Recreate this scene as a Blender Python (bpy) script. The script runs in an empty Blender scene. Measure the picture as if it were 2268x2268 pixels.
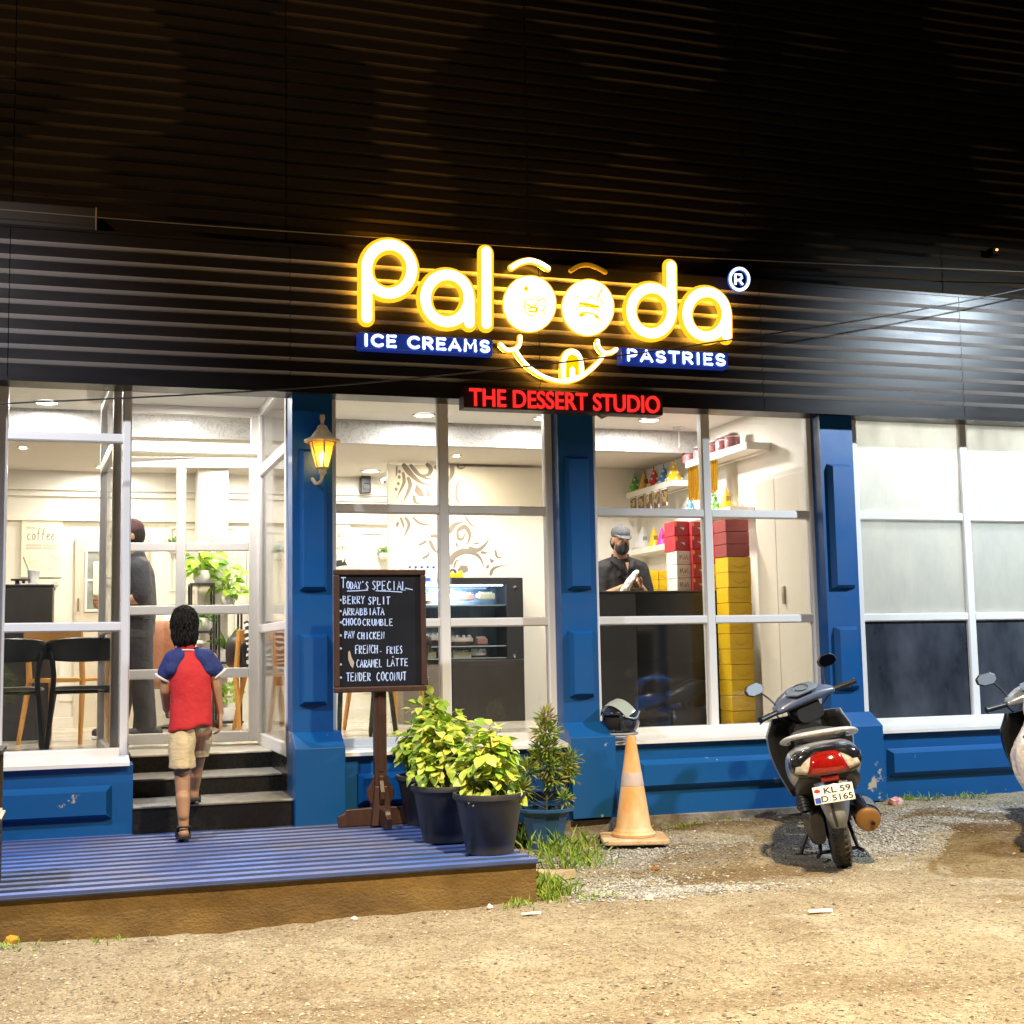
import bpy, bmesh, math, random
from mathutils import Vector as V, Matrix, Euler, noise
rnd = random.Random(7)
S = bpy.context.scene
COL = S.collection
PI = math.pi
def rad(a): return math.radians(a)

# ------------------------------------------------------------------ camera
CAM_F, CAM_D, CAM_H = 2950.0, 8.0, 1.17          # focal length in photo pixels, distance to the shop front, eye height
def cam_axes():
    yaw, pitch, roll = rad(17.8536), rad(5.9139), rad(-1.0689)
    cy, sy, cp, sp = math.cos(yaw), math.sin(yaw), math.cos(pitch), math.sin(pitch)
    fwd = V((sy*cp, cy*cp, sp)); right = V((cy, -sy, 0)); up = right.cross(fwd)
    cr, sr = math.cos(roll), math.sin(roll)
    return cr*right + sr*up, -sr*right + cr*up, fwd
RT, UP, FW = cam_axes()
CPOS = V((0, -CAM_D, CAM_H))
cd = bpy.data.cameras.new('camera'); cam = bpy.data.objects.new('camera', cd); COL.objects.link(cam)
cam.matrix_world = Matrix(((RT.x, UP.x, -FW.x, CPOS.x), (RT.y, UP.y, -FW.y, CPOS.y), (RT.z, UP.z, -FW.z, CPOS.z), (0, 0, 0, 1)))
cd.sensor_width = 36; cd.lens = 36*CAM_F/2268; cd.clip_end = 500; cd.clip_start = 0.05
S.camera = cam

# ------------------------------------------------------------------ night sky
w = bpy.data.worlds.new('World'); S.world = w; w.use_nodes = True
nt = w.node_tree; nt.nodes.clear()
out = nt.nodes.new('ShaderNodeOutputWorld'); bg = nt.nodes.new('ShaderNodeBackground')
bg.inputs[0].default_value = (0.010, 0.012, 0.020, 1); bg.inputs[1].default_value = 0.30
nt.links.new(bg.outputs[0], out.inputs[0])

# ------------------------------------------------------------------ lamps of the street and of the shop yard
def lamp(name, kind, loc, power, col, size=0.1, target=None, angle=None, blend=0.3, spread=None):
    ld = bpy.data.lights.new(name, kind); ld.energy = power; ld.color = col
    if kind in ('POINT', 'SPOT'): ld.shadow_soft_size = size
    if kind == 'AREA':
        ld.shape = 'DISK'; ld.size = size
        if spread: ld.spread = spread
    if kind == 'SPOT': ld.spot_size = angle; ld.spot_blend = blend
    o = bpy.data.objects.new(name, ld); COL.objects.link(o); o.location = loc
    if target is not None:
        o.rotation_euler = (V(target) - V(loc)).to_track_quat('-Z', 'Y').to_euler()
    return o
FLOODS = ((-2.0, -2.9, 4.35), (7.5, -2.9, 4.2))       # lamps on poles left and right of the shop front
lamp('yard_flood_light', 'SPOT', FLOODS[0], 1000, (0.84, 0.89, 1.0), 0.07, (1.2, 0.0, 0.3), rad(125), 0.4)
lamp('yard_flood_light', 'SPOT', FLOODS[1], 1450, (0.76, 0.89, 1.0), 0.07, (4.8, 0.0, 1.0), rad(125), 0.4)
lamp('street_light', 'SPOT', (2.4, -6.2, 6.5), 5900, (1.0, 0.76, 0.42), 0.15, (2.2, -4.6, 0), rad(84), 0.85)
lamp('street_light', 'SPOT', (-6.0, -7.0, 9.0), 2200, (1.0, 0.62, 0.30), 0.15, (-.3, 0, 4.9), rad(32), 0.9)

S.view_settings.view_transform = 'Standard'; S.view_settings.look = 'None'
S.view_settings.exposure = 0; S.view_settings.gamma = 1
S.render.film_transparent = False
cy = S.cycles
cy.max_bounces = 8; cy.diffuse_bounces = 4; cy.glossy_bounces = 4; cy.transmission_bounces = 6; cy.transparent_max_bounces = 16
cy.caustics_reflective = False; cy.caustics_refractive = False; cy.sample_clamp_indirect = 6; cy.sample_clamp_direct = 0
cy.use_denoising = True

# ------------------------------------------------------------------ helpers
def ray(u, v): return RT*((u-1134)/CAM_F) - UP*((v-1134)/CAM_F) + FW
def atY(u, v, Y):
    r = ray(u, v); return CPOS + r*((Y+CAM_D)/r.y)
def atZ(u, v, Z):
    r = ray(u, v); return CPOS + r*((Z-CAM_H)/r.z)
def atX(u, v, X):
    r = ray(u, v); return CPOS + r*(X/r.x)

def tag(o, label, cat, group=None, kind=None):
    o['label'] = label; o['category'] = cat
    if group: o['group'] = group
    if kind: o['kind'] = kind
    return o
def thing(name, label, cat, loc=(0, 0, 0), rz=0, group=None):
    o = bpy.data.objects.new(name, None); COL.objects.link(o); o.empty_display_size = 0.1
    o.location = loc; o.rotation_euler = (0, 0, rz); return tag(o, label, cat, group)
def struct(o, label, cat): return tag(o, label, cat, kind='structure')
def copy_tree(o, parent=None):
    c = o.copy(); COL.objects.link(c)
    if parent: c.parent = parent
    for ch in list(o.children): copy_tree(ch, c)
    return c

def dvec(v): return V(v)
class MB:
    def __init__(s): s.v = []; s.f = []; s.mi = []; s.m = 0
    def add(s, vs, fs):
        b = len(s.v); s.v += [tuple(p) for p in vs]
        for f in fs: s.f.append([b+i for i in f]); s.mi.append(s.m)
        return s
    def box(s, x0, x1, y0, y1, z0, z1, M=None):
        vs = [V((x, y, z)) for z in (z0, z1) for y in (y0, y1) for x in (x0, x1)]
        if M: vs = [M @ p for p in vs]
        return s.add(vs, [(0, 2, 3, 1), (4, 5, 7, 6), (0, 1, 5, 4), (2, 6, 7, 3), (0, 4, 6, 2), (1, 3, 7, 5)])
    def frustum(s, x0, x1, z0, z1, y0, y1, inset, M=None):
        """panel whose back rectangle lies at y1 and whose front face at y0 is smaller by inset all round"""
        a = [(x0, y1, z0), (x1, y1, z0), (x1, y1, z1), (x0, y1, z1)]
        i = inset; b = [(x0+i, y0, z0+i), (x1-i, y0, z0+i), (x1-i, y0, z1-i), (x0+i, y0, z1-i)]
        return s.add(a+b, [(4, 5, 6, 7), (0, 1, 5, 4), (1, 2, 6, 5), (2, 3, 7, 6), (3, 0, 4, 7), (3, 2, 1, 0)])
    def prism(s, poly, d, M=None):
        """poly: list of (x, z); extruded along y from 0 to d"""
        n = len(poly); vs = [V((x, 0, z)) for x, z in poly] + [V((x, d, z)) for x, z in poly]
        if M: vs = [M @ p for p in vs]
        fs = [list(range(n)), list(range(2*n-1, n-1, -1))] + [(i, i+n, (i+1) % n + n, (i+1) % n) for i in range(n)]
        return s.add(vs, fs)
    def tube(s, pts, r, n=8, closed=False, cap=True, flat=None, up=None):
        """r: number or list; flat: (a, b) multipliers of the section along the frame axes"""
        pts = [V(p) for p in pts]; L = len(pts)
        R = r if isinstance(r, (list, tuple)) else [r]*L
        fa, fb = flat or (1, 1)
        b = len(s.v); nrm = None; rings = []
        for i, p in enumerate(pts):
            if closed: t = pts[(i+1) % L] - pts[i-1]
            else: t = pts[min(i+1, L-1)] - pts[max(i-1, 0)]
            if t.length < 1e-9: t = V((0, 0, 1))
            t.normalize()
            if up is not None: nrm = V(up) - t*V(up).dot(t)
            elif nrm is None:
                a = V((0, 0, 1)) if abs(t.z) < 0.9 else V((1, 0, 0)); nrm = a - t*a.dot(t)
            else: nrm = nrm - t*nrm.dot(t)
            if nrm.length < 1e-6: nrm = t.orthogonal()
            nrm.normalize(); bn = t.cross(nrm)
            rings.append([p + (nrm*math.cos(2*PI*k/n)*fa + bn*math.sin(2*PI*k/n)*fb)*R[i] for k in range(n)])
        vs = [q for ring in rings for q in ring]; fs = []
        for i in range(L if closed else L-1):
            j = (i+1) % L
            for k in range(n): fs.append((i*n+k, i*n+(k+1) % n, j*n+(k+1) % n, j*n+k))
        if cap and not closed:
            fs.append(list(range(n-1, -1, -1))); fs.append([(L-1)*n+k for k in range(n)])
        return s.add(vs, fs)
    def lathe(s, prof, n=24, c=(0, 0, 0), M=None, sx=1, sy=1, a0=0, a1=2*PI):
        """prof: list of (r, z)"""
        full = abs(a1-a0-2*PI) < 1e-6; m = n if full else n+1
        vs = []; fs = []
        for r, z in prof:
            for k in range(m):
                a = a0+(a1-a0)*k/n; p = V((r*math.cos(a)*sx, r*math.sin(a)*sy, z))
                vs.append((M @ p if M else p) + V(c))
        for i in range(len(prof)-1):
            for k in range(n):
                k2 = (k+1) % m; fs.append((i*m+k, i*m+k2, (i+1)*m+k2, (i+1)*m+k))
        return s.add(vs, fs)
    def ell(s, c, r, n=14, m=9, M=None):
        r = r if isinstance(r, (list, tuple)) else (r, r, r)
        vs = [V((0, 0, -r[2]))]; fs = []
        for i in range(1, m):
            t = PI*i/m
            for k in range(n):
                a = 2*PI*k/n; vs.append(V((r[0]*math.sin(t)*math.cos(a), r[1]*math.sin(t)*math.sin(a), -r[2]*math.cos(t))))
        vs.append(V((0, 0, r[2]))); L = len(vs)-1
        for k in range(n): fs.append((0, 1+(k+1) % n, 1+k)); fs.append((L, L-n+k, L-n+(k+1) % n))
        for i in range(m-2):
            for k in range(n):
                a = 1+i*n; fs.append((a+k, a+(k+1) % n, a+n+(k+1) % n, a+n+k))
        vs = [(M @ p if M else p) + V(c) for p in vs]
        return s.add(vs, fs)
    def cap(s, a, b, ra, rb, n=14, fl=1.0, up=None):
        """tapered capsule from a to b; fl squashes the section along the second axis"""
        a, b = V(a), V(b); t = (b-a); L = t.length; t = t/L if L > 1e-9 else V((0, 0, 1))
        pts = []; R = []
        for k in range(5):
            th = PI/2*(1-k/4); pts.append(a - t*ra*math.sin(th)); R.append(max(ra*math.cos(th), 1e-4))
        for k in range(5):
            th = PI/2*k/4; pts.append(b + t*rb*math.sin(th)); R.append(max(rb*math.cos(th), 1e-4))
        return s.tube(pts, R, n, flat=(1, fl), up=up)
    def zloft(s, stn, n=28, wr=0.0, ws=9, seed=0, cap_top=False, cap_bot=False):
        """cloth tube from rings (z, cx, cy, rx, ry) with soft folds of depth wr"""
        vs = []
        for z, cx, cy, rx, ry in stn:
            for k in range(n):
                a = 2*PI*k/n; p = V((cx+rx*math.cos(a), cy+ry*math.sin(a), z))
                f = wr*(noise.noise(V((p.x*ws*1.6, p.y*ws*1.6, z*ws*.55+seed)))+.5*noise.noise(V((p.x*ws*2.6+7, p.y*ws, z*ws*2.2+seed))))
                vs.append(p+V((math.cos(a), math.sin(a), .25))*f)
        m = len(stn); fs = [(i*n+k, i*n+(k+1) % n, (i+1)*n+(k+1) % n, (i+1)*n+k) for i in range(m-1) for k in range(n)]
        if cap_bot: fs.append(list(range(n-1, -1, -1)))
        if cap_top: fs.append([(m-1)*n+k for k in range(n)])
        return s.add(vs, fs)
    def leaf(s, p, d, nrm, L, W, curl=0.15, fold=0.25):
        d = V(d).normalized(); nrm = V(nrm); nrm = nrm - d*nrm.dot(d)
        if nrm.length < 1e-4: nrm = d.orthogonal()
        nrm.normalize(); sd = d.cross(nrm); p = V(p)
        q = lambda a, b, h: p + d*L*a + sd*W*b + nrm*L*h
        c = [q(0, 0, 0), q(.45, 0, .03), q(1, 0, -curl), q(.22, .42, fold*.3), q(.55, .5, fold*.25-.02), q(.8, .28, -curl*.4),
             q(.22, -.42, fold*.3), q(.55, -.5, fold*.25-.02), q(.8, -.28, -curl*.4)]
        return s.add(c, [(0, 1, 4, 3), (1, 2, 5, 4), (0, 6, 7, 1), (1, 7, 8, 2)])
    def build(s, name, mats, parent=None, smooth=None, bevel=0, seg=2, world=False, remesh=0, sm=0, subd=0, disp=None):
        me = bpy.data.meshes.new(name); me.from_pydata(s.v, [], s.f)
        if not isinstance(mats, (list, tuple)): mats = [mats]
        for m in mats: me.materials.append(m)
        if len(mats) > 1: me.polygons.foreach_set('material_index', s.mi)
        bm = bmesh.new(); bm.from_mesh(me); bmesh.ops.recalc_face_normals(bm, faces=bm.faces); bm.to_mesh(me); bm.free()
        if smooth is not None:
            me.polygons.foreach_set('use_smooth', [True]*len(me.polygons))
            if smooth < 180: me.set_sharp_from_angle(angle=rad(smooth))
        me.update()
        o = bpy.data.objects.new(name, me); COL.objects.link(o)
        if bevel:
            md = o.modifiers.new('bevel', 'BEVEL'); md.width = bevel; md.segments = seg; md.limit_method = 'ANGLE'; md.angle_limit = rad(40)
        if remesh:
            md = o.modifiers.new('remesh', 'REMESH'); md.mode = 'VOXEL'; md.voxel_size = remesh; md.use_smooth_shade = True
            if sm: md = o.modifiers.new('smooth', 'SMOOTH'); md.iterations = sm; md.factor = 0.5
        if subd: md = o.modifiers.new('subd', 'SUBSURF'); md.levels = subd; md.render_levels = subd
        if parent is not None:
            o.parent = parent
            if world: o.matrix_parent_inverse = Matrix.Translation(-V(parent.location))
        return o

# ------------------------------------------------------------------ materials
def nodes(m):
    m.use_nodes = True; t = m.node_tree; return t, t.nodes, t.links, t.nodes['Principled BSDF']
def mat(name, col, rough=0.5, metal=0.0, var=0.0, vs=6.0, bump=0.0, bs=60.0, spec=0.5, coat=0.0, detail=4, vcol=None, em=None, es=0.0, rvar=0.0, alpha=None, trans=0, sss=0, stretch=None, bdist=0.02):
    """principled material; var blends towards vcol (or a darker self) with noise of scale vs; bump from fine noise"""
    m = bpy.data.materials.new(name); t, N, L, b = nodes(m)
    c = (*col, 1); b.inputs['Base Color'].default_value = c; b.inputs['Roughness'].default_value = rough
    b.inputs['Metallic'].default_value = metal; b.inputs['Specular IOR Level'].default_value = spec
    b.inputs['Coat Weight'].default_value = coat; b.inputs['Coat Roughness'].default_value = 0.08
    if trans: b.inputs['Transmission Weight'].default_value = trans
    if sss: b.inputs['Subsurface Weight'].default_value = sss; b.inputs['Subsurface Radius'].default_value = (.02, .008, .004); b.inputs['Subsurface Scale'].default_value = 0.5
    if em: b.inputs['Emission Color'].default_value = (*em, 1); b.inputs['Emission Strength'].default_value = es
    if var or bump or rvar:
        tc = N.new('ShaderNodeTexCoord'); src = tc.outputs['Object']
        if stretch:
            mp = N.new('ShaderNodeMapping'); mp.inputs['Scale'].default_value = stretch; L.new(src, mp.inputs[0]); src = mp.outputs[0]
        if var or rvar:
            n = N.new('ShaderNodeTexNoise'); n.inputs['Scale'].default_value = vs; n.inputs['Detail'].default_value = detail; n.inputs['Roughness'].default_value = 0.6
            L.new(src, n.inputs[0])
            if var:
                r = N.new('ShaderNodeMapRange'); r.inputs[1].default_value = 0.35; r.inputs[2].default_value = 0.65; r.inputs[3].default_value = 0; r.inputs[4].default_value = var
                L.new(n.outputs[0], r.inputs[0]); mx = N.new('ShaderNodeMix'); mx.data_type = 'RGBA'
                mx.inputs[6].default_value = c; mx.inputs[7].default_value = (*(vcol or tuple(x*0.45 for x in col)), 1)
                L.new(r.outputs[0], mx.inputs[0]); L.new(mx.outputs[2], b.inputs['Base Color'])
            if rvar:
                r = N.new('ShaderNodeMapRange'); r.inputs[1].default_value = 0.3; r.inputs[2].default_value = 0.7; r.inputs[3].default_value = max(rough-rvar, .02); r.inputs[4].default_value = rough+rvar
                L.new(n.outputs[0], r.inputs[0]); L.new(r.outputs[0], b.inputs['Roughness'])
        if bump:
            n2 = N.new('ShaderNodeTexNoise'); n2.inputs['Scale'].default_value = bs; n2.inputs['Detail'].default_value = 3
            L.new(src, n2.inputs[0]); bp = N.new('ShaderNodeBump'); bp.inputs['Strength'].default_value = bump; bp.inputs['Distance'].default_value = bdist
            L.new(n2.outputs[0], bp.inputs['Height']); L.new(bp.outputs[0], b.inputs['Normal'])
    return m
def emit(name, col, st):
    m = bpy.data.materials.new(name); m.use_nodes = True; t = m.node_tree; t.nodes.clear()
    o = t.nodes.new('ShaderNodeOutputMaterial'); e = t.nodes.new('ShaderNodeEmission')
    e.inputs[0].default_value = (*col, 1); e.inputs[1].default_value = st; t.links.new(e.outputs[0], o.inputs[0]); return m
def leafmat(name, cols, rough=0.42, trans=0.25):
    """every leaf (mesh island) takes its own tone"""
    m = bpy.data.materials.new(name); t, N, L, b = nodes(m)
    g = N.new('ShaderNodeNewGeometry'); r = N.new('ShaderNodeValToRGB'); r.color_ramp.interpolation = 'LINEAR'
    e = r.color_ramp.elements
    while len(e) < len(cols): e.new(0.5)
    for i, c in enumerate(cols): e[i].position = i/(len(cols)-1); e[i].color = (*c, 1)
    L.new(g.outputs['Random Per Island'], r.inputs[0]); L.new(r.outputs[0], b.inputs['Base Color']); b.inputs['Roughness'].default_value = rough
    tr = N.new('ShaderNodeBsdfTranslucent'); L.new(r.outputs[0], tr.inputs[0]); mx = N.new('ShaderNodeMixShader'); mx.inputs[0].default_value = trans
    o = N['Material Output']; L.new(b.outputs[0], mx.inputs[1]); L.new(tr.outputs[0], mx.inputs[2]); L.new(mx.outputs[0], o.inputs[0]); return m
def glassmat(name, tint=(1, 1, 1), dirt=0.02, refl=1.0):
    m = bpy.data.materials.new(name); m.use_nodes = True; t = m.node_tree; N = t.nodes; L = t.links; N.clear()
    o = N.new('ShaderNodeOutputMaterial'); tr = N.new('ShaderNodeBsdfTransparent'); gl = N.new('ShaderNodeBsdfGlossy'); gl.inputs['Roughness'].default_value = 0.02
    tr.inputs[0].default_value = (*tint, 1)
    fr = N.new('ShaderNodeFresnel'); fr.inputs[0].default_value = 1.5
    mu = N.new('ShaderNodeMath'); mu.operation = 'MULTIPLY'; mu.inputs[1].default_value = refl; L.new(fr.outputs[0], mu.inputs[0])
    mx = N.new('ShaderNodeMixShader'); L.new(mu.outputs[0], mx.inputs[0]); L.new(tr.outputs[0], mx.inputs[1]); L.new(gl.outputs[0], mx.inputs[2])
    df = N.new('ShaderNodeBsdfDiffuse'); df.inputs[0].default_value = (.7, .7, .68, 1)
    tc = N.new('ShaderNodeTexCoord'); nz = N.new('ShaderNodeTexNoise'); nz.inputs['Scale'].default_value = 3; nz.inputs['Detail'].default_value = 6; L.new(tc.outputs['Object'], nz.inputs[0])
    mr = N.new('ShaderNodeMapRange'); mr.inputs[1].default_value = .45; mr.inputs[2].default_value = .75; mr.inputs[3].default_value = dirt*.4; mr.inputs[4].default_value = dirt*2; L.new(nz.outputs[0], mr.inputs[0])
    m2 = N.new('ShaderNodeMixShader'); L.new(mr.outputs[0], m2.inputs[0]); L.new(mx.outputs[0], m2.inputs[1]); L.new(df.outputs[0], m2.inputs[2]); L.new(m2.outputs[0], o.inputs[0])
    return m

def text_mesh(txt, size=1.0, offset=0.0, extrude=0.0, bevel=0.0, shear=0.0, space=1.0, res=6):
    c = bpy.data.curves.new('t', 'FONT'); c.body = txt; c.size = size; c.offset = offset; c.extrude = extrude; c.bevel_depth = bevel; c.bevel_resolution = 2
    c.shear = shear; c.space_character = space; c.resolution_u = res
    o = bpy.data.objects.new('t', c); COL.objects.link(o)
    me = bpy.data.meshes.new_from_object(o.evaluated_get(bpy.context.evaluated_depsgraph_get()))
    vs = [v.co.copy() for v in me.vertices]; fs = [list(p.vertices) for p in me.polygons]
    bpy.data.objects.remove(o); bpy.data.curves.remove(c); bpy.data.meshes.remove(me); return vs, fs
def add_text(mb, txt, x0, x1, z0, z1, y, depth=0.0, offset=0.0, bevel=0.0, shear=0.0, space=1.0, M=None, keep=False):
    """writing fitted into the rectangle x0..x1, z0..z1 of the plane y, facing -y"""
    vs, fs = text_mesh(txt, 1.0, offset, depth and 0.5, bevel, shear, space)
    if not vs: return
    xa, xb = min(p.x for p in vs), max(p.x for p in vs); ya, yb = min(p.y for p in vs), max(p.y for p in vs)
    kx = (x1-x0)/(xb-xa); kz = (z1-z0)/(yb-ya)
    if keep: kz = kx = min(kx, kz)
    za, zb = min(p.z for p in vs), max(p.z for p in vs); dz = (zb-za) or 1
    out = [V((x0+(p.x-xa)*kx, y-depth*(p.z-za)/dz, z0+(p.y-ya)*kz)) for p in vs]
    if M: out = [M @ p for p in out]
    mb.add(out, fs)
# stroke letters for handwriting: strokes on a 0..1 x 0..1.4 cell
ST = {'A': [[(0, 0), (.45, 1.4), (.95, 0)], [(.2, .5), (.78, .52)]], 'B': [[(.1, 0), (.08, 1.4), (.6, 1.3), (.68, 1), (.1, .75), (.75, .6), (.8, .2), (.1, 0)]],
 'C': [[(.85, 1.2), (.5, 1.4), (.1, .9), (.12, .35), (.5, 0), (.9, .2)]], 'D': [[(.1, 0), (.1, 1.4), (.6, 1.2), (.85, .7), (.6, .15), (.1, 0)]],
 'E': [[(.85, 1.38), (.1, 1.4), (.1, 0), (.9, .02)], [(.1, .7), (.7, .72)]], 'F': [[(.9, 1.4), (.1, 1.35), (.1, 0)], [(.1, .7), (.7, .75)]],
 'H': [[(.1, 1.4), (.1, 0)], [(.85, 1.4), (.85, 0)], [(.1, .7), (.85, .72)]], 'I': [[(.5, 1.4), (.5, 0)]],
 'K': [[(.1, 1.4), (.1, 0)], [(.85, 1.4), (.12, .65), (.9, 0)]], 'L': [[(.15, 1.4), (.1, 0), (.9, .02)]], 'M': [[(0, 0), (.1, 1.4), (.5, .4), (.88, 1.4), (1, 0)]],
 'N': [[(.1, 0), (.1, 1.4), (.85, .05), (.88, 1.4)]], 'O': [[(.5, 1.4), (.1, 1), (.1, .35), (.5, 0), (.9, .4), (.88, 1.05), (.5, 1.4)]],
 'P': [[(.1, 0), (.1, 1.4), (.75, 1.25), (.75, .8), (.1, .65)]], 'R': [[(.1, 0), (.1, 1.4), (.75, 1.25), (.7, .8), (.1, .7), (.85, 0)]],
 'S': [[(.82, 1.2), (.5, 1.4), (.15, 1.1), (.45, .75), (.82, .4), (.5, 0), (.1, .2)]], 'T': [[(0, 1.38), (.95, 1.4)], [(.48, 1.4), (.45, 0)]],
 'U': [[(.1, 1.4), (.12, .35), (.5, 0), (.85, .35), (.88, 1.4)]], 'V': [[(.05, 1.4), (.45, 0), (.9, 1.4)]], 'W': [[(0, 1.4), (.25, 0), (.5, 1), (.75, 0), (1, 1.4)]],
 'Y': [[(.05, 1.4), (.45, .7), (.88, 1.4)], [(.45, .7), (.4, 0)]], "'": [[(.4, 1.5), (.3, 1.2)]], '*': [[(.2, .5), (.8, 1)], [(.5, .35), (.5, 1.1)], [(.2, 1), (.8, .5)]],
 'c': [[(.8, .7), (.5, .9), (.15, .6), (.2, .15), (.5, 0), (.85, .2)]], 'o': [[(.5, .9), (.15, .6), (.2, .15), (.5, 0), (.85, .3), (.8, .7), (.5, .9)]],
 'f': [[(.95, 1.6), (.65, 1.7), (.4, 1.2), (.35, 0)], [(.1, .85), (.8, .9)]], 'e': [[(.15, .45), (.8, .6), (.7, .88), (.4, .9), (.15, .5), (.25, .1), (.6, 0), (.9, .25)]]}
def add_strokes(mb, txt, x0, x1, z0, z1, y, r, jit=0.0, R=None, slope=0.0):
    R = R or rnd; n = len(txt); cw = (x1-x0)/n
    for i, ch in enumerate(txt):
        for st in ST.get(ch, []):
            h = (z1-z0)/1.4; ox = x0+cw*i+R.uniform(-jit, jit)*cw; oz = z0+R.uniform(-jit, jit)*h*.6 + slope*(i/n)
            k = 1+R.uniform(-jit, jit)*.8
            pts = [V((ox+(a*.82+.06)*cw, y, oz+b*h*k)) for a, b in st]
            mb.tube(pts, [r*R.uniform(.75, 1.15) for _ in pts], 5, up=(0, 1, 0), flat=(.35, 1))

def arc(cx, cy, rx, ry, a0, a1, n=14): return [(cx+rx*math.cos(rad(a0+(a1-a0)*i/n)), cy+ry*math.sin(rad(a0+(a1-a0)*i/n))) for i in range(n+1)]
CAPS = {'I': (.30, [[(.15, 0), (.15, 1)]]), 'C': (.80, [arc(.46, .5, .40, .5, 48, 312)]), 'E': (.66, [[(.60, 1), (.10, 1), (.10, 0), (.60, 0)], [(.10, .52), (.52, .52)]]),
 'R': (.74, [[(.10, 0), (.10, 1), (.38, 1)]+arc(.38, .74, .26, .26, 90, -90, 10)+[(.10, .48)], [(.36, .48), (.66, 0)]]), 'A': (.84, [[(.06, 0), (.42, 1), (.78, 0)], [(.20, .30), (.64, .30)]]),
 'M': (.94, [[(.10, 0), (.14, 1), (.47, .32), (.80, 1), (.84, 0)]]), 'S': (.70, [arc(.35, .74, .25, .26, 30, 270, 12)+arc(.35, .24, .27, .24, 90, -150, 12)]), 'P': (.70, [[(.10, 0), (.10, 1), (.36, 1)]+arc(.36, .72, .27, .28, 90, -90, 10)+[(.10, .44)]]),
 'T': (.72, [[(.04, 1), (.68, 1)], [(.36, 1), (.36, 0)]]), ' ': (.38, [])}
def caps(txt, x0, x1, z0, z1):
    """stroke paths of rounded capitals fitted into a rectangle, as (x, z) lists"""
    G = .17; S_ = .80; W = sum(CAPS[c][0]*S_+G for c in txt)-G; k = (x1-x0)/W; x = x0; out = []
    for c in txt:
        for st in CAPS[c][1]: out.append([(x+a*k*S_, z0+b*(z1-z0)) for a, b in st])
        x += (CAPS[c][0]*S_+G)*k
    return out
# ------------------------------------------------------------------ palette
BLUE = mat('blue_paint', (0.003, 0.085, 0.280), 0.42, var=0.45, vs=3.0, vcol=(0.002, 0.060, 0.210), bump=0.06, bs=140, rvar=0.1)
BLUE_CHIP = mat('chipped_blue_paint', (0.003, 0.082, 0.268), 0.42, var=0.0, bump=0.05, bs=140)
def chips(m, amount=0.645):
    """flaked paint: small islands where pale filler and brown render show through"""
    t, N, L, b = nodes(m); tc = N.new('ShaderNodeTexCoord')
    n = N.new('ShaderNodeTexNoise'); n.inputs['Scale'].default_value = 5; n.inputs['Detail'].default_value = 8; n.inputs['Roughness'].default_value = .7; L.new(tc.outputs['Object'], n.inputs[0])
    r = N.new('ShaderNodeMapRange'); r.inputs[1].default_value = amount; r.inputs[2].default_value = amount+.02; L.new(n.outputs[0], r.inputs[0])
    c = N.new('ShaderNodeMix'); c.data_type = 'RGBA'; c.inputs[6].default_value = (0.003, 0.082, 0.268, 1); c.inputs[7].default_value = (.42, .36, .28, 1)
    L.new(r.outputs[0], c.inputs[0]); L.new(c.outputs[2], b.inputs['Base Color'])
chips(BLUE_CHIP)
UPVC = mat('white_frame_paint', (0.80, 0.77, 0.74), 0.32, var=0.12, vs=5, vcol=(0.68, 0.63, 0.58))
CLAD = mat('dark_cladding', (0.011, 0.0095, 0.010), 0.33, var=0.5, vs=1.4, vcol=(0.018, 0.015, 0.013), spec=0.16, rvar=0.06, stretch=(1, 1, 6))
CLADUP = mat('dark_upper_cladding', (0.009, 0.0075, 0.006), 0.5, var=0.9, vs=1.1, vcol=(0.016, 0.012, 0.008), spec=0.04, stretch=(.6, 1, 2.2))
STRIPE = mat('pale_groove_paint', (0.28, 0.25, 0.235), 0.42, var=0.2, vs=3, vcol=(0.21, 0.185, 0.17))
STRIPEUP = mat('dappled_light_groove', (0.004, 0.003, 0.002), 0.7, spec=.15)
def dapple_light(m):  # dappled lamplight painted into the dark stripe colour as pale noise patches
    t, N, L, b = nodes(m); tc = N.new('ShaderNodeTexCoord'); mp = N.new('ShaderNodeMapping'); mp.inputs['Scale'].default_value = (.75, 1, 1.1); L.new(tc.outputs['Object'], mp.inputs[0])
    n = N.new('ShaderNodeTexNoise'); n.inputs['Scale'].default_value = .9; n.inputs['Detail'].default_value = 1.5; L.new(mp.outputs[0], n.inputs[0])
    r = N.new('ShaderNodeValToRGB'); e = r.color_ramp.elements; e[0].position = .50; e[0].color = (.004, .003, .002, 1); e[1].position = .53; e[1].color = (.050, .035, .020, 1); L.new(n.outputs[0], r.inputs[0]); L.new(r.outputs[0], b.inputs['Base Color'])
dapple_light(STRIPEUP)
GRANITE = mat('black_granite', (0.009, 0.0085, 0.008), 0.28, var=0.6, vs=60, vcol=(0.020, 0.019, 0.017), rvar=0.12, spec=.3)
TREAD = mat('worn_granite_tread', (0.16, 0.15, 0.13), 0.45, var=0.8, vs=18, vcol=(0.30, 0.28, 0.24))
CONC = mat('foundation_concrete', (0.27, 0.24, 0.20), 0.9, var=0.8, vs=7, vcol=(0.13, 0.10, 0.075), bump=0.7, bs=28)
CREAM = mat('cream_wall_paint', (0.80, 0.77, 0.69), 0.6, var=0.08, vs=2)
WHITEC = mat('white_ceiling_paint', (0.80, 0.79, 0.75), 0.7)
TILE = mat('cream_floor_tile', (0.62, 0.58, 0.48), 0.16, var=0.25, vs=9, vcol=(0.54, 0.50, 0.41), stretch=(1, .25, 1))
GLASS = glassmat('shop_glass', dirt=0.008, refl=1.5)
GLASSD = glassmat('door_glass', dirt=0.002, refl=0.7)
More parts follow.
